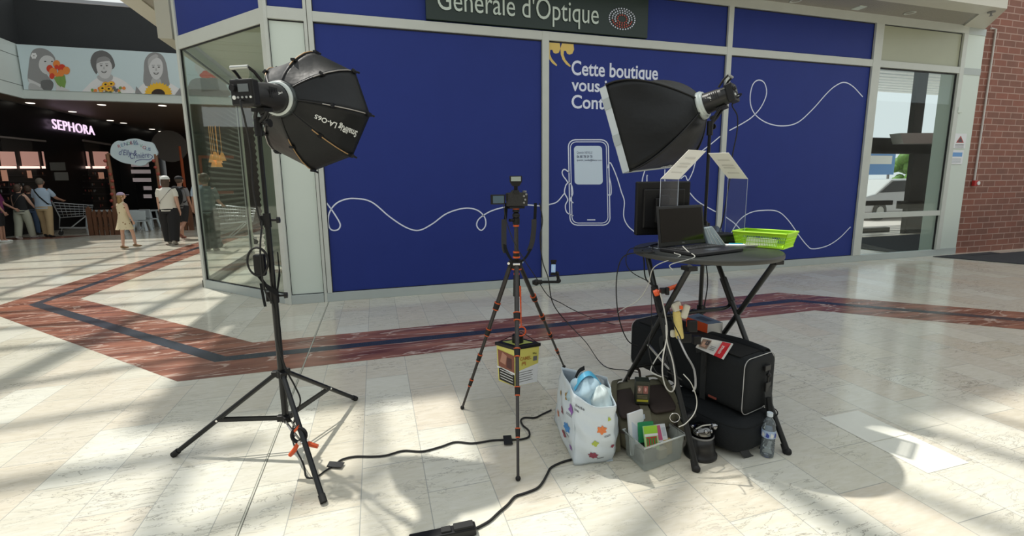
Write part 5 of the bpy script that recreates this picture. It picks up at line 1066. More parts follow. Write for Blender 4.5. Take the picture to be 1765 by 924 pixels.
# tobacco tub hanging on the orange hook
q = B(); hk = TC+U*.50+V3((.02, -.02, 0)); ho = empty('orange_hook', tuple(hk), 'orange cord loop and ring hanging from the tripod column above the tub', 'hook')
q.tube([TC+U*.80+V3((.012, -.02, 0)), hk+U*.05], .003, 6); q.tube([TC+U*.80+V3((.018, -.02, 0)), hk+U*.05], .003, 6); q.tube([hk+V3((.028*math.cos(a), 0, .028*math.sin(a)+.02)) for a in [i*math.pi/8 for i in range(16)]], .0045, 8, closed=True); q.build('cord_ring', ORG, ho)
fl = Dp(888, 667, 2.79); w1, w2 = .160, .138
# the tub's front corner, its two faces run right (tf) and left-back
zb_, zt_ = fl.z, fl.z+.245
lf_ = V3((-.55, .83, 0)).normalized(); rf_ = V3((.92, .12, 0)).normalized()
q = B(); bot = [fl, fl+rf_*w1*.94, fl+rf_*w1*.94+lf_*w2, fl+lf_*w2]; top_ = [p-(rf_*.005+lf_*.005)+V3((0, 0, zt_-zb_)) for p in bot]; top_[1] = bot[1]+rf_*.012-lf_*.005+V3((0, 0, zt_-zb_)); top_[2] = bot[2]+rf_*.012+lf_*.006+V3((0, 0, zt_-zb_)); top_[3] = bot[3]-rf_*.006+lf_*.006+V3((0, 0, zt_-zb_))
q.add(bot+top_, [(3, 2, 1, 0), (4, 5, 6, 7), (0, 1, 5, 4), (1, 2, 6, 5), (2, 3, 7, 6), (3, 0, 4, 7)])
tub = q.thing('tobacco_tub', mat('tub_yellow', (.72, .66, .16), .35), 'yellow and white square tobacco tub with black lid hanging under the tripod', 'tub', bevel=.006)
q = B(); ct = sum(top_, V3())/4; q.prism([ct+(p-ct)*1.06-U*.012 for p in top_], U*.022); q.build('lid', BLK, tub, bevel=.004)
q = B(); q.cyl(ct+U*.01, ct+U*.055, .035, n=20); q.build('knob', BLK, tub)
q = B(); q.add([ct+(p-ct)*.7+U*.011 for p in top_], [(0, 1, 2, 3)]); q.build('lid_window', mat('lid_green_yellow', (.45, .5, .12), .4), tub)
q = B()
for sgn in (0, 2): q.tube([top_[sgn+1], hk+U*.02], .0022, 5)
q.tube([top_[3], hk+U*.02], .0022, 5); q.build('bail', BLK, tub)
def facept(u, v, off=.002):    # right face: u right, v up
    a = bot[0].lerp(bot[1], u); c = top_[0].lerp(top_[1], u); return a.lerp(c, v)-lf_*off
def facel(u, v, off=.002):     # left face seen from outside: u from far edge to front corner
    a = bot[3].lerp(bot[0], u); c = top_[3].lerp(top_[0], u); return a.lerp(c, v)-rf_*off
q = B(); q.poly([facept(*p) for p in ((.02, .02), (.97, .02), (.97, .52), (.02, .38))], 0); q.poly([facel(*p) for p in ((.0, .36), (1, .36), (1, .30), (0, .42))], 0)
q.poly([facel(*p) for p in ((.1, .42), (.98, .36), (.98, .80), (.1, .86))], 1); q.poly([facel(*p, off=.003) for p in ((.2, .55), (.5, .5), (.6, .75), (.35, .82))], 2); q.poly([facel(*p, off=.003) for p in ((.55, .45), (.85, .42), (.85, .7), (.6, .72))], 3)
q.poly([facel(*p) for p in ((.1, .06), (.98, .02), (.98, .34), (.1, .40))], 4)
for k in range(4): q.poly([facel(*p, off=.003) for p in ((.18, .12+.07*k), (.9, .08+.07*k), (.9, .10+.07*k), (.18, .14+.07*k))], 0)
for k in range(5): q.poly([facept(*p, off=.003) for p in ((.1, .10+.06*k), (.75-.05*(k % 2), .12+.06*k), (.75-.05*(k % 2), .135+.06*k), (.1, .115+.06*k))], 5)
q.poly([facept(*p, off=.003) for p in ((.74, .60), (.9, .60), (.9, .72), (.74, .72))], 5)
xf = (bot[1]-bot[0]).normalized(); q.text('CAMEL', facept(.2, .66), xf, U, w_=.075, h_=.022, ext=.001, m=6, bold=.02); q.text('50 g', facept(.72, .78), xf, U, w_=.024, h_=.010, ext=.001, m=4, bold=.02)
q.poly([facept(.36+.09*x, .52+.09*y, .003) for x, y in ((-1, 0), (-.7, 0), (-.6, .5), (.4, .5), (.6, 0), (.9, 0), (.8, .8), (1, 1.1), (.5, 1.0), (.2, 1.2), (-.2, .9), (-.5, 1.2), (-.9, .8))], 6)
q.build('label_print', [WPAPER, mat('photo_brown', (.25, .08, .05)), mat('photo_tan', (.5, .25, .18)), mat('photo_dark', (.08, .02, .02)), BLK, mat('ink_grey', (.15, .15, .15)), mat('label_gold', (.45, .22, .05))], tub)
# ================================================================== ROUND TABLE
TT = V3((1.782, 2.18, 0)); ZT = 1.02; U = V3((0, 0, 1)); XX = V3((1, 0, 0)); YY = V3((0, 1, 0))
TOPM = mat('dark_table_top', (.020, .023, .022), .38, bump=.15, bscale=400); EDGE = mat('table_edge', (.05, .05, .045), .5)
r = empty('folding_table', tuple(TT), 'high round black folding table with crossed legs, covered with equipment', 'table')
q = B(); q.lathe([(0, -.03), (.375, -.03), (.388, -.024), (.392, -.004), (.386, 0), (0, 0)], TT+U*ZT, n=64); q.build('tabletop', [TOPM], r)
q = B(); q.lathe([(.3925, -.026), (.3945, -.022), (.3945, -.006), (.3925, -.003)], TT+U*ZT, n=64); q.build('edge_band', EDGE, r)
TUBE = mat('black_tube_steel', (.020, .021, .021), .3, .2)
L = {'b': ((1.434, 1.732, 0), (1.44, 2.23, .995)), 'd': ((1.978, 1.715, 0), (1.955, 2.33, .995)), 'a': ((1.44, 2.53, 0), (1.44, 1.86, .995)), 'c': ((1.99, 2.55, 0), (1.96, 1.86, .995))}
for k in 'bdac':
    f, t = V3(L[k][0]), V3(L[k][1]); q = B(); q.cyl(f+U*.01, t, .0145, n=14); lg = q.build('leg', TUBE, r)
    dd = (t-f).normalized(); q = B(); q.cyl(f, f+dd*.05, .020, .017, n=14); q.sph(f+U*.012, .020, n=12, k=8); q.build('rubber_foot', RUB, lg)
def onleg(k, z): f, t = V3(L[k][0]), V3(L[k][1]); return f.lerp(t, z/.995)
q = B(); e0, e1 = onleg('b', .80), onleg('d', .78); m0, m1 = onleg('b', .70)+V3((.0, .015, 0)), onleg('d', .69)+V3((0, .015, 0))
q.tube(smoothpts([e0, e0.lerp(m0, .7), m0+XX*.03-U*.02, m0.lerp(m1, .5)-U*.02, m1-XX*.03-U*.02, e1.lerp(m1, .7), e1], 5), .011, 10); q.build('crossbar', TUBE, r)
q = B(); a0, a1 = onleg('a', .30), onleg('c', .30); q.cyl(a0, a1, .010, n=10); q.build('crossbar', TUBE, r)
for k in 'bd':
    q = B(); f, t = V3(L[k][0]), V3(L[k][1]); dd = (t-f).normalized(); p = onleg(k, .77); q.box(p+dd*.0, (.026, .034, .15), (XX, dd.cross(XX), dd)); q.build('hinge_sleeve', BLK, r, bevel=.003)
for k in 'ac': q = B(); q.box(onleg(k, .985), (.05, .06, .02)); q.build('top_bracket', BLK, r)
q = B(); q.cyl(onleg('b', .44)-XX*.02, onleg('a', .49)+XX*.0, .008, n=8); q.build('pivot', CHR, r)
# ------------------------------------------------------------------ things on the table
def place(cx_, cy_, z_, ang): c, s_ = math.cos(ang), math.sin(ang); return V3((cx_, cy_, z_)), V3((c, s_, 0)), V3((-s_, c, 0))
# laptop
O_, lx, ly = place(1.668, 2.23, ZT, math.radians(13)); r = empty('laptop', tuple(O_), 'open black laptop on the round table, screen dark', 'laptop')
q = B(); q.box(O_-ly*.125+U*.011, (.375, .25, .018), (lx, ly, U)); bs_ = q.build('base', mat('laptop_dark', (.02, .02, .022), .35), r, bevel=.004)
q = B(); q.box(O_-ly*.085+U*.0207, (.33, .11, .001), (lx, ly, U))
for i in range(14):
    for j in range(5): q.box(O_+lx*(-.155+.0238*i)-ly*(.04+.0215*j)+U*.0222, (.019, .017, .003), (lx, ly, U), m=1)
q.build('keyboard', [BLK, mat('keys', (.05, .05, .052), .4)], bs_)
q = B(); q.box(O_-ly*.195+U*.0205, (.09, .05, .001), (lx, ly, U)); q.build('touchpad', mat('touchpad', (.05, .055, .065), .25), bs_)
sdn = (U*math.cos(.14)+ly*math.sin(.14)).normalized(); sn = lx.cross(sdn)
q = B(); q.box(O_+U*.022+sdn*.113, (.375, .008, .225), (lx, ly, sdn)); sc_ = q.build('screen_lid', mat('lid_black', (.012, .012, .013), .4), r, bevel=.003)
q = B(); q.box(O_+U*.022+sdn*.118-ly*.0049, (.345, .001, .185), (lx, ly, sdn)); q.build('display', mat('black_display', (.010, .009, .008), .12), sc_)
q = B(); q.text('DELL', O_+U*.03+sdn*.004-ly*.0062-lx*.012, lx, sdn, w_=.024, h_=.007, ext=0, bold=.02); q.build('maker_lettering', GREYP, sc_)
# monitor seen from behind
r = empty('monitor', (1.66, 2.43, ZT), 'black square monitor seen from behind at the left of the round table', 'monitor')
mc = Dp(1141, 359, 2.74); mxd = (RT*.97+V3((-.2, .3, 0))*.3); mxd.z = 0; mxd.normalize(); myd = V3((-mxd.y, mxd.x, 0))
q = B(); q.box(mc, (.325, .035, .315), (mxd, myd, U)); q.box(mc-myd*.022, (.25, .02, .23), (mxd, myd, U)); q.build('housing', BLK, r, bevel=.008)
q = B(); q.box(mc+myd*.0185, (.30, .001, .27), (mxd, myd, U)); q.build('screen', mat('dark_screen', (.01, .01, .012), .1), r)
q = B(); q.box(mc-myd*.045-mxd*.01-U*.01, (.10, .03, .14), (mxd, myd, U)); q.box(mc-myd*.06-mxd*.01-U*.02, (.05, .02, .2), (mxd, myd, U)); q.build('stand_neck', BLK, r, bevel=.004)
q = B(); pz = mc-myd*.06-mxd*.01; q.bb((pz.x-.02, pz.y-.015, ZT), (pz.x+.02, pz.y+.015, mc.z-.1)); q.cyl((pz.x, pz.y, ZT), (pz.x, pz.y, ZT+.012), .075, .07, n=28); q.build('stand_foot', BLK, r)
# clear display stands with sloping white cards
ACR = glassmat('clear_acrylic', (.93, .95, .97), .35, .02, (.6, .65, .8)); ACRE = mat('acrylic_edge', (.55, .6, .68), .3, emit=None); CARD = mat('cream_card', (.78, .76, .70), .6); FNT = mat('faint_print', (.62, .60, .55), .6)
def holder(P1, P2, Q1, Q2, label):
    P1, P2, Q1, Q2 = map(V3, (P1, P2, Q1, Q2)); base1, base2 = V3((P1.x, P1.y, ZT+.003)), V3((P2.x, P2.y, ZT+.003)); r = empty('display_stand', tuple((base1+base2)/2), label, 'display stand')
    n = (P2-P1).cross(Q1-P1).normalized(); out = (P2-P1).cross(U).normalized()*-1
    if out.dot((Q1-P1)) < 0: out = -out
    q = B(); q.add([P1, P2, base2, base1], [(0, 1, 2, 3)]); q.add([base1, base2, base2+out*.10, base1+out*.10], [(0, 1, 2, 3)])
    q.build('clear_sheet', ACR, r, solid=.003)
    q = B(); 
    for a, c in ((P1, base1), (P2, base2), (base1, base2), (P1, P2), (base1, base1+out*.1), (base2, base2+out*.1), (base1+out*.1, base2+out*.1)): q.tube([a, c], .0017, 4)
    q.build('sheet_edge', ACRE, r)
    q = B(); q.prism([P1, P2, Q2, Q1], n*.003); q.build('card', CARD, r)
    q = B(); m = (P1+P2+Q1+Q2)/4; ex, ey = (P2-P1), (Q1-P1)
    for sg in (-1, 1):
        for v in (-.3, -.1, .0, .2): q.add([m+ex*a+ey*(v+b2)+n*(.0035 if sg > 0 else -.0008) for a, b2 in ((-.3, 0), (.3, 0), (.3, .05), (-.3, .05))], [(0, 1, 2, 3)])
    q.build('card_print', FNT, r); return r
h1 = F(1133, 436, ZT); 
holder(Dp(1139, 308, 2.57), Dp(1170, 309, 2.62), Dp(1187, 258, 2.62), Dp(1217, 260, 2.68), 'clear display stand with a sloping cream card, behind the laptop and before the monitor')
holder(Dp(1255, 307, 2.84), Dp(1289, 308, 2.78), Dp(1221, 264, 2.80), Dp(1256, 263, 2.74), 'clear display stand with a sloping cream card, behind the small printer')
# printer
O_, px_, py_ = place(2.03, 2.36, ZT, math.radians(-12)); r = empty('photo_printer', tuple(O_), 'small black photo printer between the laptop and the green basket', 'printer')
q = B(); q.box(O_+U*.032, (.17, .13, .062), (px_, py_, U)); q.build('body', BLK, r, bevel=.008); q = B(); q.box(O_+U*.032-py_*.066, (.14, .004, .03), (px_, py_, U)); q.build('paper_slot', mat('slot_dark_green', (.012, .02, .01), .25), r)
q = B(); q.prism([O_+px_*-.08+py_*.05+U*.063, O_+px_*.05+py_*.05+U*.063, O_+px_*.02+py_*.07+U*.10, O_+px_*-.08+py_*.07+U*.105], -py_*.004); q.build('smoked_lid', glassmat('smoked', (.35, .4, .5), 1), r)
q = B(); q.tube(smoothpts([O_+U*.02+py_*.06, O_+U*.02+py_*.1-px_*.05, TT+U*(ZT+.004)+V3((.0, .36, 0))], 4), .003, 6); q.build('lead', RUB, r)
# plastic sleeve pack leaning
q = B(); a = V3((1.885, 2.275, ZT)); 
q.add([a+V3(p) for p in ((0, 0, 0), (.10, -.03, 0), (.12, .02, 0), (.02, .05, 0), (-.035, .02, .105), (.015, .0, .118), (.03, .03, .115), (-.02, .045, .108))], [(3, 2, 1, 0), (4, 5, 6, 7), (0, 1, 5, 4), (1, 2, 6, 5), (2, 3, 7, 6), (3, 0, 4, 7)])
o = q.thing('plastic_sleeve_pack', mat('clear_wrap', (.52, .62, .66), .25, alpha=.85), 'crumpled pale plastic sleeve pack leaning beside the laptop screen', 'packet', bevel=.006)
q = B()
for k in range(4): q.tube([a+V3((.02+.022*k, -.005-.008*k, .01)), a+V3((-.02+.014*k, .012-.003*k, .108))], .0018, 5)
q.build('folds', WHT, o)
# cards and folders by the basket
q = B(); q.box((2.045, 2.2, ZT+.004), (.17, .09, .008), (V3((.93, -.36, 0)), V3((.36, .93, 0)), U)); q.box((2.11, 2.165, ZT+.010), (.13, .09, .006), (V3((.9, -.42, 0)), V3((.42, .9, 0)), U), m=1)
q.thing('printed_cards', [mat('card_grey_green', (.38, .40, .32), .5), mat('card_beige', (.45, .46, .38), .5)], 'flat stack of grey green printed cards between the laptop and the basket', 'cards')
q = B(); q.box((1.93, 2.115, ZT+.024), (.10, .045, .006), (V3((.9, -.42, 0)), V3((.42, .9, 0)), U)); q.box((1.945, 2.13, ZT+.029), (.07, .02, .004), (V3((.9, -.42, 0)), V3((.42, .9, 0)), U), m=1)
q.thing('paper_packet', [WPAPER, mat('cyan_print', (.03, .35, .5), .5)], 'small white and cyan packet lying on the right corner of the laptop', 'packet')
# green basket
GRN = mat('lime_plastic', (.42, .75, .015), .4); O_, bx, by = place(2.215, 2.13, ZT, math.radians(-66)); O_ = V3((2.175, 2.16, ZT)); bx, by = V3((.34, -.80, 0)).normalized(), V3((.92, .39, 0)).normalized()
r = empty('plastic_basket', tuple(O_), 'lime green openwork plastic basket on the right of the round table', 'basket')
bx = V3((.45, -.893, 0)); by = V3((.893, .45, 0)); W2, D2, HB_ = .125, .085, .088
def bk_(u, v, z): k = 1+.16*z/HB_; return O_+bx*u*W2*k+by*v*D2*k+U*z
q = B(); q.box(O_+U*.003, (W2*2, D2*2, .005), (bx, by, U)); 
cr = [(-1, -1), (1, -1), (1, 1), (-1, 1)]
for i in range(4):
    a, c = cr[i], cr[(i+1) % 4]; n = 30 if i % 2 == 0 else 20
    for k in range(n+1):
        t = k/n; u, v = a[0]+(c[0]-a[0])*t, a[1]+(c[1]-a[1])*t; q.tube([bk_(u, v, 0), bk_(u, v, HB_)], .0017, 4, cap=False)
    for z, th in ((.004, .005), (.030, .0022), (.052, .0022), (.070, .004), (.086, .006)): q.tube([bk_(*a, z), bk_(*c, z)], th, 6)
q.build('openwork', GRN, r)
q = B()
for i in range(4): a, c = cr[i], cr[(i+1) % 4]; q.prism([bk_(*a, .074), bk_(*c, .074), bk_(*c, .090)*1, bk_(*a, .090)*1], U*.0005)
q.build('rim', GRN, r, solid=.004)
q = B(); q.box(O_+U*.03-by*.05, (.16, .012, .04), (bx, by, U)); q.box(O_+U*.028+bx*.04-by*.04, (.08, .02, .035), (bx, by, U), m=1); q.thing('batteries_pack', [WHT, mat('pale_green_wrap', (.5, .7, .5), .4)], 'white and pale packets lying inside the green basket', 'packet')
# tangle of leads on the table's left edge
def lead(pts, rr2, m, nm, label, cat='cable', sub=6): b_ = B(); b_.tube(smoothpts(pts, sub), rr2, 7); return b_.thing(nm, m, label, cat)
GW = mat('grey_lead', (.5, .5, .46), .5)
lead([V3((1.52, 2.30, ZT+.006)), V3((1.46, 2.22, ZT+.006)), V3((1.41, 2.14, ZT+.006)), Dq(1078, 440, 2.38), Dq(1064, 470, 2.4), Dq(1063, 520, 2.42), Dq(1070, 560, 2.44), Dq(1083, 588, 2.46), Dq(1100, 597, 2.48)], .0034, RUB, 'power_cable', 'black lead looping down from the left edge of the table to the black bag')
lead([V3((1.62, 2.38, ZT+.02)), V3((1.47, 2.31, ZT+.008)), Dq(1085, 430, 2.45), Dq(1079, 452, 2.42), Dq(1090, 470, 2.4), Dq(1120, 487, 2.3), Dq(1137, 505, 2.22)], .0026, RUB, 'thin_cable', 'thin black lead curling off the table beside the monitor')
lead([V3((1.58, 2.15, ZT+.006)), V3((1.50, 2.07, ZT+.006)), V3((1.475, 1.99, ZT+.003)), Dq(1128, 460, 2.15), Dq(1117, 492, 2.2), Dq(1100, 517, 2.25), Dq(1073, 533, 2.3), Dq(1064, 540, 2.5)], .0026, GW, 'thin_cable', 'thin grey lead hanging in a curve from the laptop down to the left')
lead([V3((1.60, 2.14, ZT+.03)), V3((1.545, 2.02, ZT+.02)), V3((1.515, 1.93, ZT+.004)), Dq(1156, 456, 2.05), Dq(1160, 466, 2.05)], .0026, GW, 'thin_cable', 'short grey lead lying over the table edge in front of the laptop')
lead([V3((1.42, 2.25, ZT+.005)), Dq(1110, 450, 2.35), Dq(1113, 480, 2.3), Dq(1130, 497, 2.22), Dq(1140, 515, 2.15), Dq(1148, 545, 2.1)], .0040, RUB, 'power_cable', 'black lead running from the table edge to the left hinge sleeve')
lead([V3((1.66, 2.41, ZT+.012)), V3((1.56, 2.35, ZT+.008)), Dq(1117, 436, 2.46), Dq(1122, 450, 2.40), Dq(1123, 520, 2.4), Dq(1122, 600, 2.42)], .0022, RUB, 'thin_cable', 'thin black lead hanging straight down from the left side of the table')
lead([Dq(1138, 505, 2.1), Dq(1146, 540, 2.1), Dq(1150, 575, 2.08), Dq(1143, 615, 2.05), Dq(1142, 645, 2.03), Dq(1148, 668, 2.02), Dq(1158, 675, 2.02), Dq(1164, 660, 2.02), Dq(1160, 625, 2.04), Dq(1150, 590, 2.06), Dq(1148, 560, 2.08)], .0034, mat('white_lead', (.5, .49, .45), .5), 'white_cable', 'white lead looping down in front of the black bag')
lead([Dq(1178, 645, 1.93), Dq(1192, 662, 1.92), Dq(1201, 690, 1.96), Dq(1197, 712, 1.96), Dq(1182, 730, 1.96), Dq(1170, 736, 1.96)], .0024, GW, 'white_cable', 'pale lead arching past the front table leg down to the cup')
lead([Dq(1168, 580, 2.1), Dq(1182, 610, 2.0), Dq(1196, 636, 1.98), Dq(1199, 664, 1.97), Dq(1195, 675, 1.97)], .005, GREYP, 'grey_cable', 'grey lead with an end plug lying on the side of the black bag')
for k, pts in enumerate(([(1130, 520), (1142, 560), (1150, 600), (1140, 640)], [(1145, 600), (1130, 620), (1122, 640), (1140, 650)], [(1150, 520), (1160, 555), (1172, 580), (1178, 600)], [(1142, 610), (1158, 640), (1175, 655), (1150, 640)], [(1125, 560), (1118, 600), (1130, 640), (1152, 650)])):
    lead([Dq(x, y, 2.16-.03*i) for i, (x, y) in enumerate(pts)], .003, [RUB, GW, RUB, RUB, RUB][k], 'tangled_cable', ['thin black lead wound down along the crossed left table legs', 'thin grey lead looping low between the table leg and the backpack', 'thin black lead running from the orange clamp to the adaptors', 'thin black lead lying across the olive backpack strap', 'thin black lead at the far left of the tangle below the table'][k])
lead([Dq(930, 350, 2.34), Dq(935, 380, 2.36), Dq(931, 410, 2.38), Dq(935, 450, 2.42), Dq(945, 480, 2.5), Dq(952, 520, 2.6), Dq(972, 550, 2.7), F(1010, 590, .1), F(1040, 630, .01), F(1078, 638, .01), F(1100, 642, .02)], .0032, RUB, 'thin_cable', 'thin black lead from the camera across the floor to the bags')
lead([Dq(868, 352, 2.36), Dq(872, 378, 2.33), Dq(885, 415, 2.31), Dq(905, 450, 2.32), Dq(925, 480, 2.42), Dq(945, 510, 2.5), Dq(968, 523, 2.55), Dq(990, 535, 2.6), F(1020, 548, .2), F(1060, 560, .2)], .0026, RUB, 'thin_cable', 'thin black lead curving from the flip screen past the phone arm')
# spring clamp on the table leg, small brush bundle, power adaptors
r = empty('bar_clamp', tuple(Dq(1150, 500, 2.1)), 'orange bar clamp with a black jaw fixed to the left table legs', 'clamp')
q = B(); q.tube([Dq(1134, 504, 2.14), Dq(1176, 490, 2.1)], .011, 12); q.cyl(Dq(1128, 506, 2.15), Dq(1135, 503.5, 2.14), .017, n=14); q.build('bar', ORG, r); q = B(); q.box(Dq(1144, 501, 2.10), (.035, .04, .03), (RT, FW, UP)); q.box(Dq(1150, 502, 2.08), (.016, .03, .04), (RT, FW, UP)); q.build('jaw', BLK, r, bevel=.005)
YW = mat('yellow_sponge', (.72, .58, .2), .8, noise=(.15, 40)); r = empty('yellow_pouch', tuple(Dq(1172, 565, 2.15)), 'yellow and white cloth pouch hanging behind the crossed left legs', 'pouch')
q = B(); q.box(Dq(1169, 560, 2.16), (.042, .03, .15), (RT, FW, (UP-RT*.12).normalized())); q.build('pouch_body', YW, r, bevel=.012)
q = B(); q.box(Dq(1166, 528, 2.15), (.05, .03, .05), ((RT+UP*.4).normalized(), FW, (UP-RT*.4).normalized())); q.box(Dq(1181, 537, 2.15), (.035, .03, .075), ((RT-UP*.3).normalized(), FW, (UP+RT*.3).normalized())); q.box(Dq(1160, 575, 2.18), (.03, .02, .04), (RT, FW, UP)); q.build('white_end', mat('off_white_cloth', (.6, .58, .48), .8), r, bevel=.013)
q = B(); q.box(Dq(1174, 530, 2.12), (.014, .012, .018), (RT, FW, UP)); q.build('red_clip', ORG, r)
for k, (x, y, w_, h_) in enumerate(((1193, 562, .045, .06), (1182, 582, .05, .05), (1200, 586, .04, .045))):
    q = B(); q.box(Dq(x, y, 2.14+.03*k), (w_, .035, h_), (RT, FW, UP)); q.thing('power_adaptor', BLK, ['black power adaptor hanging beside the yellow pouch', 'black power adaptor just below the yellow pouch', 'black power adaptor resting on the bag edge by the orange box'][k], 'adaptor', bevel=.005)
# ------------------------------------------------------------------ BAGS under the table
BAGF = mat('black_bag_canvas', (.013, .015, .017), .75, spec=.25, bump=.4, bscale=350); PIPE = mat('grey_piping_cord', (.45, .45, .45), .5)
Oc = V3((1.76, 1.80, .195)); al = V3((-.255, .967, 0)).normalized(); aw = V3((.967, .255, 0)).normalized(); LB, WB, HB2 = .80, .27, .30; au = (U+al*.0).normalized()
up2 = (U).normalized(); al2 = (al+U*.02).normalized()
r = empty('equipment_bag', (1.76, 2.1, 0.2), 'long black equipment bag with grey piping, open on top, lying under the round table', 'bag')
def bg(u, v, z): return Oc+al2*u*LB+aw*v*WB+up2*z*HB2
q = B(); vs_ = [bg(u, v, z) for z in (0, 1) for v in (0, 1) for u in (0, 1)]
def rrect(cx_, cz_, wx, wz, rad, n=5):
    o = []
    for sx, sz, a0 in ((1, 1, 0), (-1, 1, 90), (-1, -1, 180), (1, -1, 270)):
        for k in range(n+1): a = math.radians(a0+90*k/n); o.append((cx_+sx*(wx-rad)+rad*math.cos(a), cz_+sz*(wz-rad)+rad*math.sin(a)))
    return o
prf = rrect(.5*WB, .5*HB2, .5*WB, .5*HB2, .045)
rings = [(0.0, .80), (.004, .93), (.02, 1.0), (.5, 1.025), (.98, 1.0), (.996, .93), (1.0, .80)]; vs_ = []; n = len(prf)
for t, s_ in rings:
    for x, z in prf: vs_.append(Oc+al2*t*LB+aw*(.5*WB+(x-.5*WB)*s_)+up2*(.5*HB2+(z-.5*HB2)*(s_-(.04 if .1 < t < .9 and z > .5*HB2 else 0))))
q.add(vs_, [(i*n+j, i*n+(j+1) % n, (i+1)*n+(j+1) % n, (i+1)*n+j) for i in range(len(rings)-1) for j in range(n)]+[tuple(range(n))[::-1], tuple(range((len(rings)-1)*n, len(rings)*n))], 0, True)
body = q.build('bag_body', BAGF, r)
for t in (.012, .985): q = B(); q.tube([Oc+al2*t*LB+aw*(.5*WB+(x-.5*WB)*1.01)+up2*(.5*HB2+(z-.5*HB2)*1.01) for x, z in prf], .0024, 6, closed=True); q.build('piping', PIPE, body)
q = B(); q.prism([bg(.06, .08, 1.0), bg(.94, .08, .99), bg(.94, .8, .99), bg(.06, .8, 1.0)], U*.004); q.build('opening_shade', mat('painted_bag_shade', (.004, .004, .004), .9), body)  # near-black sheet on the closed top, stands in for shade in the opening
q = B(); q.grid(lambda u, v: bg(.04+.92*u, .74+.28*v, 1.0)+U*(.022*math.sin(math.pi*v)+.008*math.sin(9*u)*math.sin(math.pi*v)-.02*v), 20, 8); q.build('folded_lid', BAGF, body, solid=.006)
WEBB = mat('webbing_black', (.02, .022, .023), .6, bump=.4, bscale=500)
for u in (.30, .62):
    q = B(); q.strap([bg(u, -.02, .0), bg(u, -.03, .4), bg(u, -.03, .92)], .035, al2, .004); q.build('webbing', WEBB, r)
q = B(); q.strap(smoothpts([bg(.30, -.035, .55), bg(.28, -.07, .80), bg(.30, -.08, .96), bg(.36, -.06, .9)], 5), .032, up2+al2*.3, .005); q.build('carry_handle', WEBB, r); q = B(); q.strap(smoothpts([bg(.62, -.035, .5), bg(.64, -.08, .62), bg(.66, -.08, .85), bg(.62, -.04, .96)], 5), .032, al2+up2*.3, .005); q.build('carry_handle', WEBB, r)
q = B(); q.box(bg(.22, -.03, .12), (.003, .05, .012), (aw, al2, up2)); q.build('stitched_tab', mat('tab_rust', (.25, .06, .04), .6), r)
dr = -al2; ec = bg(0, .62, .60)
q = B(); q.tube([ec+dr*.012+U*.05+aw*.02, ec+dr*.02+U*.02, ec+dr*.02-U*.02], .005, 6); q.box(ec+dr*.012+U*.055, (.05, .012, .03), (aw, dr, U)); q.sph(ec+dr*.022+U*.02, .012); q.box(ec+dr*.02-U*.045, (.045, .012, .05), (aw, dr, U)); q.build('strap_clip', BLK, r, bevel=.003)
q = B(); q.strap(smoothpts([ec+dr*.02-U*.05, ec+dr*.035-U*.14, ec+dr*.045-U*.26, ec+dr*.04-U*.36-aw*.03, ec+dr*.04-U*.40-aw*.10, ec+dr*.05-U*.36-aw*.19, ec+dr*.02-U*.28-aw*.22], 6), .045, aw*.7+U*.2+dr*.2, .006); q.build('shoulder_strap', mat('strap_black', (.032, .034, .036), .6, bump=.4, bscale=400), r)
q = B(); q.strap(smoothpts([ec+dr*.03-U*.10+aw*.0, ec+dr*.05-U*.22, ec+dr*.06-U*.33+aw*.01], 4), .04, aw, .012); q.build('strap_pad', BLKF, r)
# lower soft bag
q = B(); O2 = V3((1.785, 2.02, 0)); 
def sup(u, v):
    a = 2*math.pi*u; p = -math.pi/2+math.pi*v; ce = lambda x, e: math.copysign(abs(x)**e, x)
    return O2+aw*(.20*ce(math.cos(p), .5)*ce(math.cos(a), .45))+al*(.27*ce(math.cos(p), .5)*ce(math.sin(a), .45))+U*(.096+.094*ce(math.sin(p), .6)+.002*math.sin(9*a))
q.grid(sup, 40, 16); r = q.thing('soft_bag', BAGF, 'black soft bag flat on the floor beneath the long equipment bag', 'bag')
q = B(); q.tube([O2+aw*(.205*math.copysign(abs(math.cos(a))**.45, math.cos(a)))+al*(.275*math.copysign(abs(math.sin(a))**.45, math.sin(a)))+U*.175 for a in [2*math.pi*i/40 for i in range(40)]], .003, 5, closed=True); q.build('zip', BLKF, r)
# boxes sticking out of the bag
ORB = mat('box_orange', (.72, .09, .02), .45); BXB = mat('box_blue_grey', (.12, .17, .25), .45); BXW = mat('box_white', (.75, .74, .70), .5)
p = [F(1183, 546, .57), F(1220, 559, .56), F(1246, 556, .56), F(1204, 540, .57)]; dn_ = V3((0, 0, -.10))
q = B(); P8 = p+[x+dn_ for x in p]; q.add(P8, [(0, 1, 2, 3)][::1], 1); q.add(P8, [(0, 4, 5, 1), (3, 7, 4, 0)], 0); q.add(P8, [(1, 5, 6, 2), (2, 6, 7, 3), (7, 6, 5, 4)], 2)
o = q.thing('product_box', [ORB, BXB, BXW], 'orange sided product box with a blue grey top, standing in the black bag', 'box')
q = B(); m_ = sum(p, V3())/4; q.add([m_+(x-m_)*.5+U*.001 for x in p], [(0, 1, 2, 3)]); q.build('top_print', mat('print_navy', (.03, .05, .09), .4), o)
p = [F(1199, 599, .505), F(1210, 582, .56), F(1264, 593, .545), F(1247, 620, .485)]; nrm = (p[1]-p[0]).cross(p[2]-p[1]).normalized(); nrm = nrm if nrm.z > 0 else -nrm; dn_ = -nrm*.05
q = B(); P8 = p+[x+dn_ for x in p]; q.add(P8, [(0, 1, 2, 3), (0, 4, 5, 1), (3, 7, 4, 0), (1, 5, 6, 2), (2, 6, 7, 3), (7, 6, 5, 4)], 0)
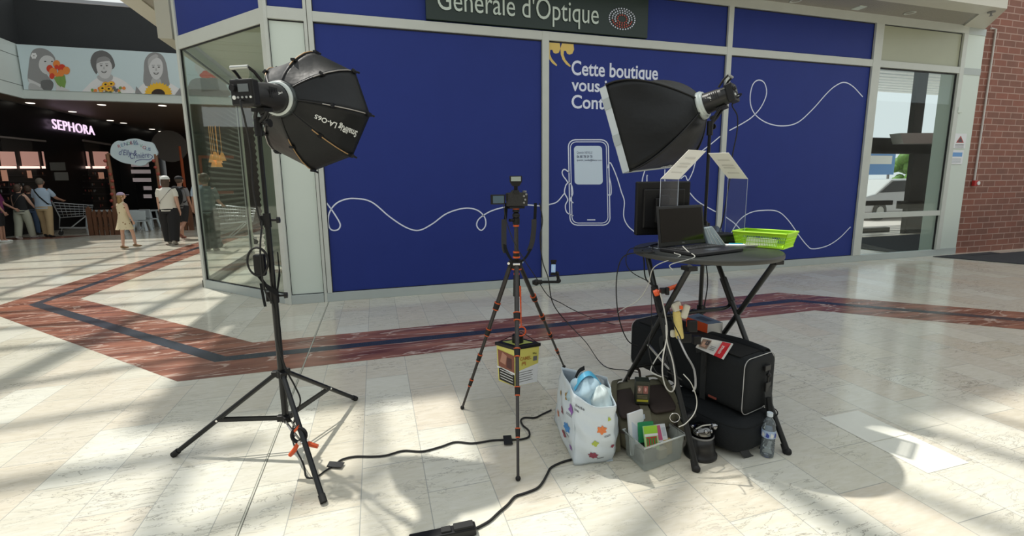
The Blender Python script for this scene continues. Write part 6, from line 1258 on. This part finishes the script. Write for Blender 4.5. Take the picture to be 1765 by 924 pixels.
o = q.thing('product_box', [BXW], 'white product box with a red band and small photograph in the open bag', 'box')
def q4(u0, v0, u1, v1, off=.001): return [p[0].lerp(p[3], u).lerp(p[1].lerp(p[2], u), v)+nrm*off for u, v in ((u0, v0), (u1, v0), (u1, v1), (u0, v1))]
q = B(); q.poly(q4(.66, 0, .93, 1), 0); q.poly(q4(.06, .2, .34, .92), 1); q.poly(q4(.12, .3, .26, .7, .0015), 2); q.poly(q4(.2, .5, .32, .85, .0018), 3)
for k in range(3): q.poly(q4(.40, .25+.12*k, .58, .30+.12*k), 4)
ex_ = (p[3]-p[0]).normalized(); ey_ = (p[1]-p[0]).normalized(); q.text('VOYAGE', p[0].lerp(p[3], .80).lerp(p[1].lerp(p[2], .80), .2)+nrm*.0015, ey_, -ex_, w_=.05, h_=.012, ext=0, m=5, bold=.02)
q.build('box_print', [mat('box_red', (.6, .02, .03)), mat('photo_a', (.3, .2, .15)), mat('photo_b', (.6, .35, .25)), mat('photo_c', (.06, .05, .05)), GREYP, WHT], o)
# ------------------------------------------------------------------ olive backpack
OLV = mat('olive_canvas', (.125, .115, .072), .8, bump=.4, bscale=300, noise=(.12, 6)); BRW = mat('dark_brown_mesh', (.045, .030, .024), .75, bump=.5, bscale=500)
bx1 = V3((.88, -.02, 0)).normalized(); bl = V3((.35, .94, 0)).normalized(); O3 = V3((1.40, 2.18, 0)); r = empty('olive_backpack', tuple(O3), 'olive green camera backpack with dark brown pads lying on the floor beside the clear box', 'backpack')
def bpk(x, y, z): return O3+bx1*x+bl*y+U*z
q = B(); 
def sup2(u, v):
    a = 2*math.pi*u; p_ = -math.pi/2+math.pi*v; ce = lambda x, e: math.copysign(abs(x)**e, x)
    return bpk(.185*ce(math.cos(p_), .35)*ce(math.cos(a), .4), .25*ce(math.cos(p_), .35)*ce(math.sin(a), .4), .098+.096*ce(math.sin(p_), .45)+.006*math.sin(7*a+2*v))
q.grid(sup2, 48, 18); q.build('main_body', OLV, r)
for x, hw in ((-.105, .066), (.092, .078)):
    q = B()
    def pad(u, v):
        a_ = 2*math.pi*u; p_ = -math.pi/2+math.pi*v; ce = lambda x_, e: math.copysign(abs(x_)**e, x_)
        return bpk(x+hw*ce(math.cos(p_), .4)*ce(math.cos(a_), .35), -.07+.155*ce(math.cos(p_), .4)*ce(math.sin(a_), .35), .196+.014*ce(math.sin(p_), .6))
    q.grid(pad, 32, 10); q.build('back_pad', BRW, r)
q = B(); q.strap([bpk(-.17, .12, .198), bpk(0, .125, .204), bpk(.17, .12, .198)], .07, bl, .008); q.build('cross_strap', mat('olive_webbing_b', (.15, .14, .09), .7), r)
q = B(); q.strap([bpk(-.022, -.252, .08), bpk(-.022, -.245, .17), bpk(-.022, -.20, .201), bpk(-.022, 0, .205), bpk(-.022, .2, .201)], .055, bx1, .006); q.build('centre_strap', mat('olive_webbing', (.14, .13, .085), .7), r)
for s_ in (-1, 1): q = B(); q.strap(smoothpts([bpk(s_*.10, .22, .20), bpk(s_*.15, .12, .235), bpk(s_*.178, -.02, .215), bpk(s_*.19, -.15, .15), bpk(s_*.192, -.22, .08), bpk(s_*.19, -.25, .03)], 5), .04, bx1+bl*.1, .010); q.build('shoulder_strap', OLV, r)
q = B(); q.tube([bpk(.19*math.copysign(abs(math.cos(a))**.4, math.cos(a)), .255*math.copysign(abs(math.sin(a))**.4, math.sin(a)), .12) for a in [2*math.pi*i/48 for i in range(48)]], .004, 5, closed=True); q.build('zip', BRW, r)
q = B(); q.tube(smoothpts([bpk(-.04, .2, .20), bpk(-.03, .23, .25), bpk(.03, .23, .25), bpk(.04, .2, .20)], 6), .008, 8); q.build('grab_handle', BRW, r)
# dark green printed box standing on it
bz = .215; q = B(); gx = RT.copy(); gx.z = 0; gx.normalize(); gx = (gx*.97+V3((.1, -.2, 0))).normalized(); gy = V3((-gx.y, gx.x, 0)); c0 = F(1107, 697, bz)
q.box(c0+U*.065+gy*.03, (.074, .06, .13), (gx, gy, U)); o = q.thing('printed_carton', mat('carton_dark_green', (.022, .028, .016), .4), 'dark green printed carton standing on the olive backpack', 'box', bevel=.002)
q = B(); f0 = c0+gy*-.0012; 
def fp(u, v): return f0+gx*(u-.5)*.074+U*(.002+v*.126)
def rp_(u0, v0, u1, v1, m, k=1): q.poly([fp(u0, v0)-gy*.0004*k, fp(u1, v0)-gy*.0004*k, fp(u1, v1)-gy*.0004*k, fp(u0, v1)-gy*.0004*k], m)
rp_(.1, .45, .9, .85, 0); rp_(.14, .48, .48, .82, 1, 2); rp_(.54, .48, .86, .82, 2, 2); rp_(.1, .10, .9, .20, 3)
for k in range(3): rp_(.12, .25+.06*k, .85, .275+.06*k, 4)
q.poly([fp(.26+.08*math.cos(a), .66+.09*math.sin(a))-gy*.0013 for a in [i*math.pi/5 for i in range(10)]], 5); q.poly([fp(.70+.07*math.cos(a), .66+.09*math.sin(a))-gy*.0013 for a in [i*math.pi/5 for i in range(10)]], 6)
q.build('carton_print', [mat('ct_dark', (.05, .04, .03)), mat('ct_brown', (.25, .15, .11)), mat('ct_red', (.35, .12, .1)), mat('ct_yellow', (.5, .45, .03)), mat('ct_tan', (.25, .22, .12)), mat('ct_pink', (.6, .42, .38)), mat('ct_rose', (.65, .35, .32))], o)
# ------------------------------------------------------------------ clear plastic crate and its contents
CLR = bpy.data.materials.new('frosted_clear_plastic'); CLR.use_nodes = True; nt = CLR.node_tree; nt.nodes.remove(nt.nodes['Principled BSDF']); out = nt.nodes['Material Output']
t_ = nt.nodes.new('ShaderNodeBsdfTransparent'); t_.inputs[0].default_value = (.86, .88, .86, 1); g_ = nt.nodes.new('ShaderNodeBsdfPrincipled'); g_.inputs['Base Color'].default_value = (.62, .66, .64, 1); g_.inputs['Roughness'].default_value = .2; mx_ = nt.nodes.new('ShaderNodeMixShader'); mx_.inputs[0].default_value = .30
nt.links.new(t_.outputs[0], mx_.inputs[1]); nt.links.new(g_.outputs[0], mx_.inputs[2]); nt.links.new(mx_.outputs[0], out.inputs[0])
K0, K1, K3 = V3((1.185, 1.795, 0)), V3((1.425, 1.835, 0)), V3((1.175, 1.955, 0)); kx, ky = (K1-K0), (K3-K0)
def ck(u, v, z): s_ = 1+.06*z/.14; return K0+kx*(.5+(u-.5)*s_)+ky*(.5+(v-.5)*s_)+U*z
q = B(); bt = [ck(a, c, .004) for a, c in ((.02, .02), (.98, .02), (.98, .98), (.02, .98))]; tp = [ck(a, c, .138) for a, c in ((0, 0), (1, 0), (1, 1), (0, 1))]
q.add(bt+tp, [(3, 2, 1, 0), (0, 1, 5, 4), (1, 2, 6, 5), (2, 3, 7, 6), (3, 0, 4, 7)]); r = q.build('crate_body', CLR, None, solid=.003)
rt = empty('clear_crate', tuple(K0+(kx+ky)/2), 'clear plastic crate full of small packets, in front of the olive backpack', 'crate'); bpy.data.objects.remove(r); r = q.build('crate_body', CLR, rt, solid=.003, bevel=.004)
q = B(); q.tube([ck(a, c, .138) for a, c in ((-.03, -.04), (1.03, -.04), (1.03, 1.04), (-.03, 1.04))], .0045, 8, closed=True); q.build('rim', mat('frosted_rim', (.62, .66, .64), .3), rt)
def pk(u, v, z, w_, d_, h_, tilt, ang, m, nm, label, cat='packet', extra=None):
    c = ck(u, v, z); ax_ = V3((math.cos(ang), math.sin(ang), 0)); ay_ = V3((-math.sin(ang), math.cos(ang), 0)); uu = (U*math.cos(tilt)+ay_*math.sin(tilt)).normalized(); vv = uu.cross(ax_)*1
    q_ = B(); q_.box(c+uu*h_/2, (w_, d_, h_), (ax_, vv, uu)); o_ = q_.thing(nm, m, label, cat)
    if extra:
        e_ = B(); extra(e_, lambda a, b2, k=1: c+uu*(h_*b2)+ax_*(w_*(a-.5))-vv*(d_/2+.0006*k)*(1 if vv.dot(FW) > 0 else -1)); e_.build('packet_print', extra.mats, o_)
    return o_
a0 = math.radians(8)
def rct(e_, f, u0, v0, u1, v1, m, k=1): e_.poly([f(u0, v0, k), f(u1, v0, k), f(u1, v1, k), f(u0, v1, k)], m)
pk(.22, .75, .02, .10, .012, .215, .15, a0+.1, WPAPER, 'envelope_bundle', 'bundle of white envelopes standing upright in the clear crate', 'envelopes')
pk(.30, .70, .02, .10, .006, .185, .2, a0+.15, mat('pale_blue_paper', (.6, .66, .78), .7), 'envelope', 'pale blue envelope in front of the white bundle in the crate', 'envelope')
def ex1(e_, f): rct(e_, f, 0, .62, 1, 1, 1); rct(e_, f, .1, .15, .9, .55, 0); [rct(e_, f, .14+.2*k, .2, .26+.2*k, .5, 2, 2) for k in range(4)]; rct(e_, f, .0, .58, 1, .68, 3, 2)
ex1.mats = [mat('pk_red', (.5, .03, .03)), mat('pk_lime', (.35, .65, .05)), mat('pk_green', (.05, .25, .05)), mat('pk_white', (.8, .8, .8))]
pk(.36, .30, .07, .072, .012, .115, .35, a0-.25, mat('lime_card', (.45, .68, .3), .5), 'marker_packet', 'lime green packet of red markers leaning out of the clear crate', 'packet', ex1)
pk(.38, .62, .07, .085, .012, .11, .3, a0-.3, mat('deep_green_card', (.03, .30, .12), .5), 'green_packet', 'deep green packet behind the lime green one in the crate', 'packet')
def ex2(e_, f): rct(e_, f, .5, .1, .72, .95, 0); rct(e_, f, .0, .62, .4, 1, 1); rct(e_, f, .08, .70, .3, .92, 2, 2); [rct(e_, f, .05, .1+.1*k, .45, .14+.1*k, 3) for k in range(4)]; rct(e_, f, .76, .3, .95, .8, 4)
ex2.mats = [mat('pk_pink', (.65, .12, .25)), mat('pk_yellow', (.75, .6, .05)), mat('pk_navy', (.05, .08, .25)), mat('pk_grey', (.35, .35, .4)), mat('pk_pale', (.6, .65, .7))]
pk(.62, .5, .075, .105, .02, .085, .5, a0-.2, WPAPER, 'labelled_packet', 'white packet with a pink stripe and yellow corner lying in the clear crate', 'packet', ex2)
pk(.70, .85, .05, .12, .02, .13, .35, a0-.05, mat('brown_card', (.35, .2, .08), .7), 'cardboard_box', 'small brown cardboard box at the back of the clear crate', 'box')
pk(.82, .35, .012, .045, .02, .075, .1, a0+.1, mat('beige_block', (.6, .42, .15), .5), 'yellow_block', 'yellow beige block seen through the right side of the crate', 'block')
pk(.60, .3, .012, .05, .03, .05, .0, a0, mat('tan_block', (.55, .45, .28), .5), 'tan_block', 'tan block seen through the front of the crate', 'block')
pk(.25, .45, .012, .08, .07, .07, 0, a0, BLK, 'black_pouch', 'small black pouch at the left end inside the crate', 'pouch'); pk(.62, .6, .012, .16, .05, .04, 0, a0, GREYP, 'grey_block', 'grey lump at the bottom of the crate', 'block')
# ------------------------------------------------------------------ black reflector cup with chrome parts
cc = V3((1.545, 1.845, 0)); q = B(); q.lathe([(0, .002), (.082, .002), (.083, .012), (.075, .018), (.068, .06), (.060, .115), (.056, .115), (.06, .06), (.05, .03)], cc, n=36); r = q.thing('reflector_cup', mat('dark_cup', (.018, .018, .018), .35), 'black flared reflector cup standing on the floor by the front table leg', 'reflector')
q = B(); q.lathe([(.061, .108), (.064, .112), (.061, .118)], cc, n=36); q.build('rim', GREYP, r)
q = B(); q.lathe([(.0, .118), (.05, .118), (.055, .13), (.045, .155), (.025, .168), (0, .17)], cc, n=28); r = q.thing('chrome_head', mat('dark_chrome', (.18, .18, .18), .12, 1), 'shiny dark chrome lamp fitting resting in the black cup', 'fitting')
q = B(); 
for k in range(7): a = k*.9; q.sph(cc+V3((.045*math.cos(a), .045*math.sin(a)-.0, .145+.008*math.sin(3*a))), .011, n=10, k=7)
q.sph(cc+V3((.07, -.01, .15)), .02); q.build('chrome_knobs', mat('smoked_chrome', (.35, .35, .36), .1, 1), r)
q = B(); q.tube(smoothpts([cc+V3((-.05, -.02, .16)), cc+V3((-.02, -.03, .178)), cc+V3((.03, -.03, .176))], 4), .003, 6); q.build('wire', GW, r)
# round handles of a small pan tripod next to it
q = B(); c = Dq(1163, 720, 2.0); q.tube([c+RT*(.024*math.cos(a))+UP*(.022*math.sin(a)) for a in [i*math.pi/8 for i in range(16)]], .0016, 6, closed=True); q.thing('split_ring', CHR, 'thin metal ring lying between the backpack and the cup', 'ring')
q = B(); q.cyl(Dq(1176, 724, 2.12), Dq(1196, 714, 2.14), .018, .020, n=16); q.cyl(Dq(1174, 725, 2.12), Dq(1178, 723, 2.12), .021, n=16); q.thing('lens_barrel', BLK, 'short black ribbed lens barrel lying by the front table leg', 'lens')
# ------------------------------------------------------------------ water bottle
WAT = glassmat('clear_bottle', (.86, .92, .95), 1.1, .12, (.7, .78, .85)); cc = V3((1.865, 1.735, 0)); r = empty('water_bottle', tuple(cc), 'clear plastic water bottle with a blue label standing beside the right table foot', 'bottle')
pr_ = [(.0, .002), (.026, .0), (.032, .006), (.032, .02)]
for k in range(6): pr_ += [(.0325, .028+.012*k), (.0295, .034+.012*k)]
pr_ += [(.0325, .10), (.0325, .15), (.029, .165), (.030, .172), (.024, .192), (.0135, .208), (.0125, .222)]
q = B(); q.lathe(pr_, cc, n=32); q.build('bottle_body', WAT, r)
q = B(); q.lathe([(.0333, .108), (.0333, .148)], cc, n=32); lb = q.build('label', mat('label_blue_white', (.40, .52, .72), .5), r)
q = B()
for k in range(10): a = 2*math.pi*k/10; t = V3((-math.sin(a), math.cos(a), 0)); o_ = V3((math.cos(a), math.sin(a), 0)); q.poly([cc+o_*.0338+t*x+U*z for x, z in ((-.008, .115), (.006, .112), (.009, .128), (-.004, .14))], k % 2)
q.build('label_print', [mat('label_navy', (.03, .06, .35)), WHT], lb)
q = B(); q.cyl(cc+U*.218, cc+U*.236, .0145, n=20); q.build('cap', mat('cap_pale', (.65, .72, .78), .4), r)
# ------------------------------------------------------------------ white carrier bag with coloured blots
q = B(); 
bb_ = [V3(p_) for p_ in ((.885, 1.95, .002), (1.085, 1.925, .002), (1.215, 2.165, .002), (.955, 2.40, .002))]
tt_ = [V3(p_) for p_ in ((.885, 1.965, .375), (1.045, 1.84, .352), (1.115, 2.06, .39), (.928, 2.24, .40))]
def bagp(s_, v):     # s_ 0..4 around, v up
    i = int(s_) % 4; u = s_-int(s_); a = bb_[i].lerp(bb_[(i+1) % 4], u); c = tt_[i].lerp(tt_[(i+1) % 4], u); 
    rimdip = -.035*math.sin(math.pi*u)*v if i == 0 else 0
    p_ = a.lerp(c, v); mid = (sum(bb_, V3())/4).lerp(sum(tt_, V3())/4, v); o_ = (p_-mid); o_.z = 0
    if o_.length > 0: o_.normalize()
    bul = .030*math.sin(math.pi*u)*math.sin(math.pi*min(1, v*1.15)**.8)*(1 if i in (0, 1) else .9)
    wr = .0035*math.sin(11*s_+9*v)+.003*math.sin(23*v+5*s_)
    return p_+o_*(bul+wr)+U*rimdip
q.grid(lambda u, v: bagp(3.99999*u, v), 64, 22); q.add([bb_[3], bb_[2], bb_[1], bb_[0]], [(0, 1, 2, 3)])
BAGW = mat('white_bag_plastic', (.68, .76, .82), .28, bump=.25, bscale=18)
r = q.thing('carrier_bag', BAGW, 'large white carrier bag with scattered coloured blots, stuffed with more bags', 'bag', solid=.0015)
q = B(); random.seed(5)
def blot(s0, v0, rad, m, lobes=5, seed=1):
    rnd = random.Random(seed); ctr_ = bagp(s0, v0); e = .01; ts = (bagp(s0+e, v0)-ctr_).normalized(); tv = (bagp(s0, v0+e)-ctr_).normalized(); n_ = ts.cross(tv).normalized(); mid = sum(bb_, V3())/4
    if n_.dot(ctr_-mid-U*(ctr_-mid).z) < 0: n_ = -n_
    N_ = 24; ph = rnd.random()*6; P_ = [ctr_+n_*.0016]
    for k in range(N_):
        a = 2*math.pi*k/N_; rr3 = rad*(.82+.18*math.sin(lobes*a+ph)+.06*math.sin(9*a)); du = rr3*math.cos(a); dv = rr3*math.sin(a)
        p_ = bagp(max(.01, s0+du/.24 if 0 <= s0 < 4 else s0), v0+dv/.37); P_.append(p_+n_*.0035)
    q.add(P_, [(0, k+1, (k+1) % N_+1) for k in range(N_)], m)
blots = [(.66, .63, .030, 0, 6), (.50, .41, .020, 1, 4), (.46, .20, .028, 2, 7), (3.86, .72, .026, 3, 5), (3.62, .80, .022, 4, 4), (3.55, .55, .022, 2, 5), (3.78, .42, .024, 5, 6), (3.40, .38, .018, 0, 5), (3.66, .24, .020, 2, 4), (.95, .30, .014, 2, 5), (3.30, .68, .016, 4, 6), (.86, .78, .012, 1, 3), (3.88, .18, .014, 3, 4)]
BM = [mat('blot_orange', (.80, .22, .06), .4), mat('blot_lime', (.45, .55, .08), .4), mat('blot_maroon', (.30, .04, .08), .4), mat('blot_violet', (.30, .12, .45), .4), mat('blot_brown', (.35, .22, .05), .4), mat('blot_blue', (.05, .25, .60), .4)]
for k, (s0, v0, rd, m, lo) in enumerate(blots): q = B(); blot(s0, v0, rd, 0, lo, k); q.build('coloured_blot', BM[m], r)
q = B()
def bagtext(s_, s0, v0, wd, hh):
    vs_, fs = textmesh(s_, .015, 0, 1); x0 = min(v[0] for v in vs_); x1 = max(v[0] for v in vs_); y1 = max(v[1] for v in vs_); mid = sum(bb_, V3())/4; P_ = []
    for vx, vy, _ in vs_:
        p_ = bagp(s0+wd*(vx-x0)/(x1-x0), v0+hh*vy/y1); o_ = p_-mid; o_.z = 0; P_.append(p_+o_.normalized()*.004)
    q.add(P_, fs)
for k, (s0, v0) in enumerate(((.70, .52), (.55, .13), (3.74, .63), (3.70, .33))): 
    for j in range(2): 
        P_ = [bagp(s0+a, v0+c-.018*j) for a, c in ((0, 0), (.16, .01), (.16, .016), (0, .006))]; mid = sum(bb_, V3())/4; q.add([p_+(p_-V3((mid.x, mid.y, p_.z))).normalized()*.0035 for p_ in P_], [(0, 1, 2, 3)])
bagtext('little', .06, .86, .20, .035); bagtext('me', .03, .79, .10, .03); q.build('bag_text', mat('bag_ink', (.08, .08, .1)), r)
# crumpled bags stuffed inside
def crump(c, rad, nm, m, label, seed, sc=(1, 1, 1)):
    rnd = random.Random(seed); phs = [rnd.random()*6 for _ in range(6)]; q_ = B(); c = V3(c)
    def fn(u, v):
        a = 2*math.pi*u; p_ = math.pi*v; k_ = 1+.10*math.sin(5*a+phs[0])*math.sin(p_)+.08*math.sin(7*p_+3*a+phs[1])*math.sin(p_)+.05*math.sin(13*a+phs[2])*math.sin(p_)
        return c+V3((math.sin(p_)*math.cos(a)*rad*sc[0]*k_, math.sin(p_)*math.sin(a)*rad*sc[1]*k_, math.cos(p_)*rad*sc[2]*k_))
    q_.grid(fn, 36, 24); return q_.thing(nm, m, label, 'bag')
crump((.985, 2.04, .33), .085, 'crumpled_bag', mat('pale_blue_plastic', (.45, .62, .72), .3), 'crumpled pale blue plastic bag stuffed in the white carrier bag', 2, (1, 1.1, 1.15))
crump((1.03, 1.98, .31), .07, 'crumpled_bag', mat('white_teal_plastic', (.62, .72, .72), .3), 'crumpled whitish plastic bag at the front of the carrier bag opening', 4, (.9, 1, 1.2))
crump((1.055, 2.06, .34), .05, 'crumpled_bag', mat('grey_plastic_bag', (.28, .32, .34), .4), 'crumpled grey plastic bag at the right of the carrier bag opening', 9, (.8, 1, 1.2))
q = B(); q.strap(smoothpts([V3((.915, 2.03, .37)), V3((.945, 2.02, .425)), V3((.985, 2.02, .445)), V3((1.02, 2.02, .425)), V3((1.06, 1.98, .36))], 5), .035, V3((.2, .9, .3)), .003); q.thing('blue_bag_handle', mat('sky_blue_plastic', (.10, .45, .70), .35), 'sky blue plastic handle loop poking out of the carrier bag', 'handle')
q = B(); q.strap(smoothpts([V3((.92, 2.06, .37)), V3((.95, 2.06, .44)), V3((.99, 2.07, .455))], 5), .03, V3((.3, .8, .2)), .004); q.thing('black_strap', BLKF, 'short black strap beside the sky blue handle in the carrier bag', 'strap')
# ------------------------------------------------------------------ floor cables, tape, power strip
def fl_(pts, z=.007): return [F(x, y, z) for x, y in pts]
lead(fl_([(578, 801), (590, 792), (612, 787), (640, 787), (666, 785), (695, 777), (728, 778), (760, 770), (785, 762), (815, 764), (850, 759), (878, 758), (900, 757), (912, 752), (911, 742), (901, 733), (898, 724), (905, 720), (922, 720), (935, 714), (950, 707)]), .0052, RUB, 'floor_cable', 'black power cable wavering over the floor from the light stand to the carrier bag')
lead(fl_([(985, 792), (968, 797), (950, 806), (943, 818), (935, 832), (925, 842), (905, 850), (888, 856), (875, 870), (860, 883), (845, 897), (830, 906), (820, 911)]), .0058, RUB, 'floor_cable', 'black power cable from under the carrier bag to the power strip')
TAPE = mat('black_cloth_tape', (.008, .009, .01), .5, bump=.2, bscale=200)
for k, (pts, lb) in enumerate((([(568, 796), (594, 798), (588, 807), (563, 805)], 'black tape square fixing the cable beside the left light stand'), ([(867, 752), (881, 751), (884, 766), (869, 767)], 'black tape square fixing the cable left of the tripod foot'))):
    q = B(); q.prism(fl_(pts, .009), U*.004); q.thing('floor_tape', TAPE, lb, 'tape')
r = empty('power_strip', tuple(F(780, 915, 0)), 'black power strip at the bottom edge with the cable plugged in', 'power strip')
q = B(); a, c = F(820, 910, .02), F(705, 934, .02); d = (c-a).normalized(); n = V3((-d.y, d.x, 0)); q.box((a+c)/2, ((c-a).length, .045, .035), (d, n, U)); q.build('casing', BLK, r, bevel=.006)
q = B(); q.box(a+d*.05+U*.022, (.08, .035, .012), (d, n, U)); q.box(a+d*.12+U*.02, (.04, .03, .01), (d, n, U)); q.build('plug', RUB, r, bevel=.003)
# lead of the right-hand flash
lead([backR+nO*.0-yR*.02, backR-nO*.03-yR*.03, Dp(1262, 180, 2.96), Dp(1271, 200, 2.98), Dp(1270, 230, 2.98), Dp(1263, 265, 2.98), Dp(1256, 320, 2.96), Dp(1240, 400, 2.96), SRC+V3((.04, .03, .95)), SRC+V3((.05, .0, .7)), SRC+V3((.0, -.02, .4)), SRC+V3((.05, 0, .1))], .004, RUB, 'power_cable', 'black lead arching from the right flash head down its stand')
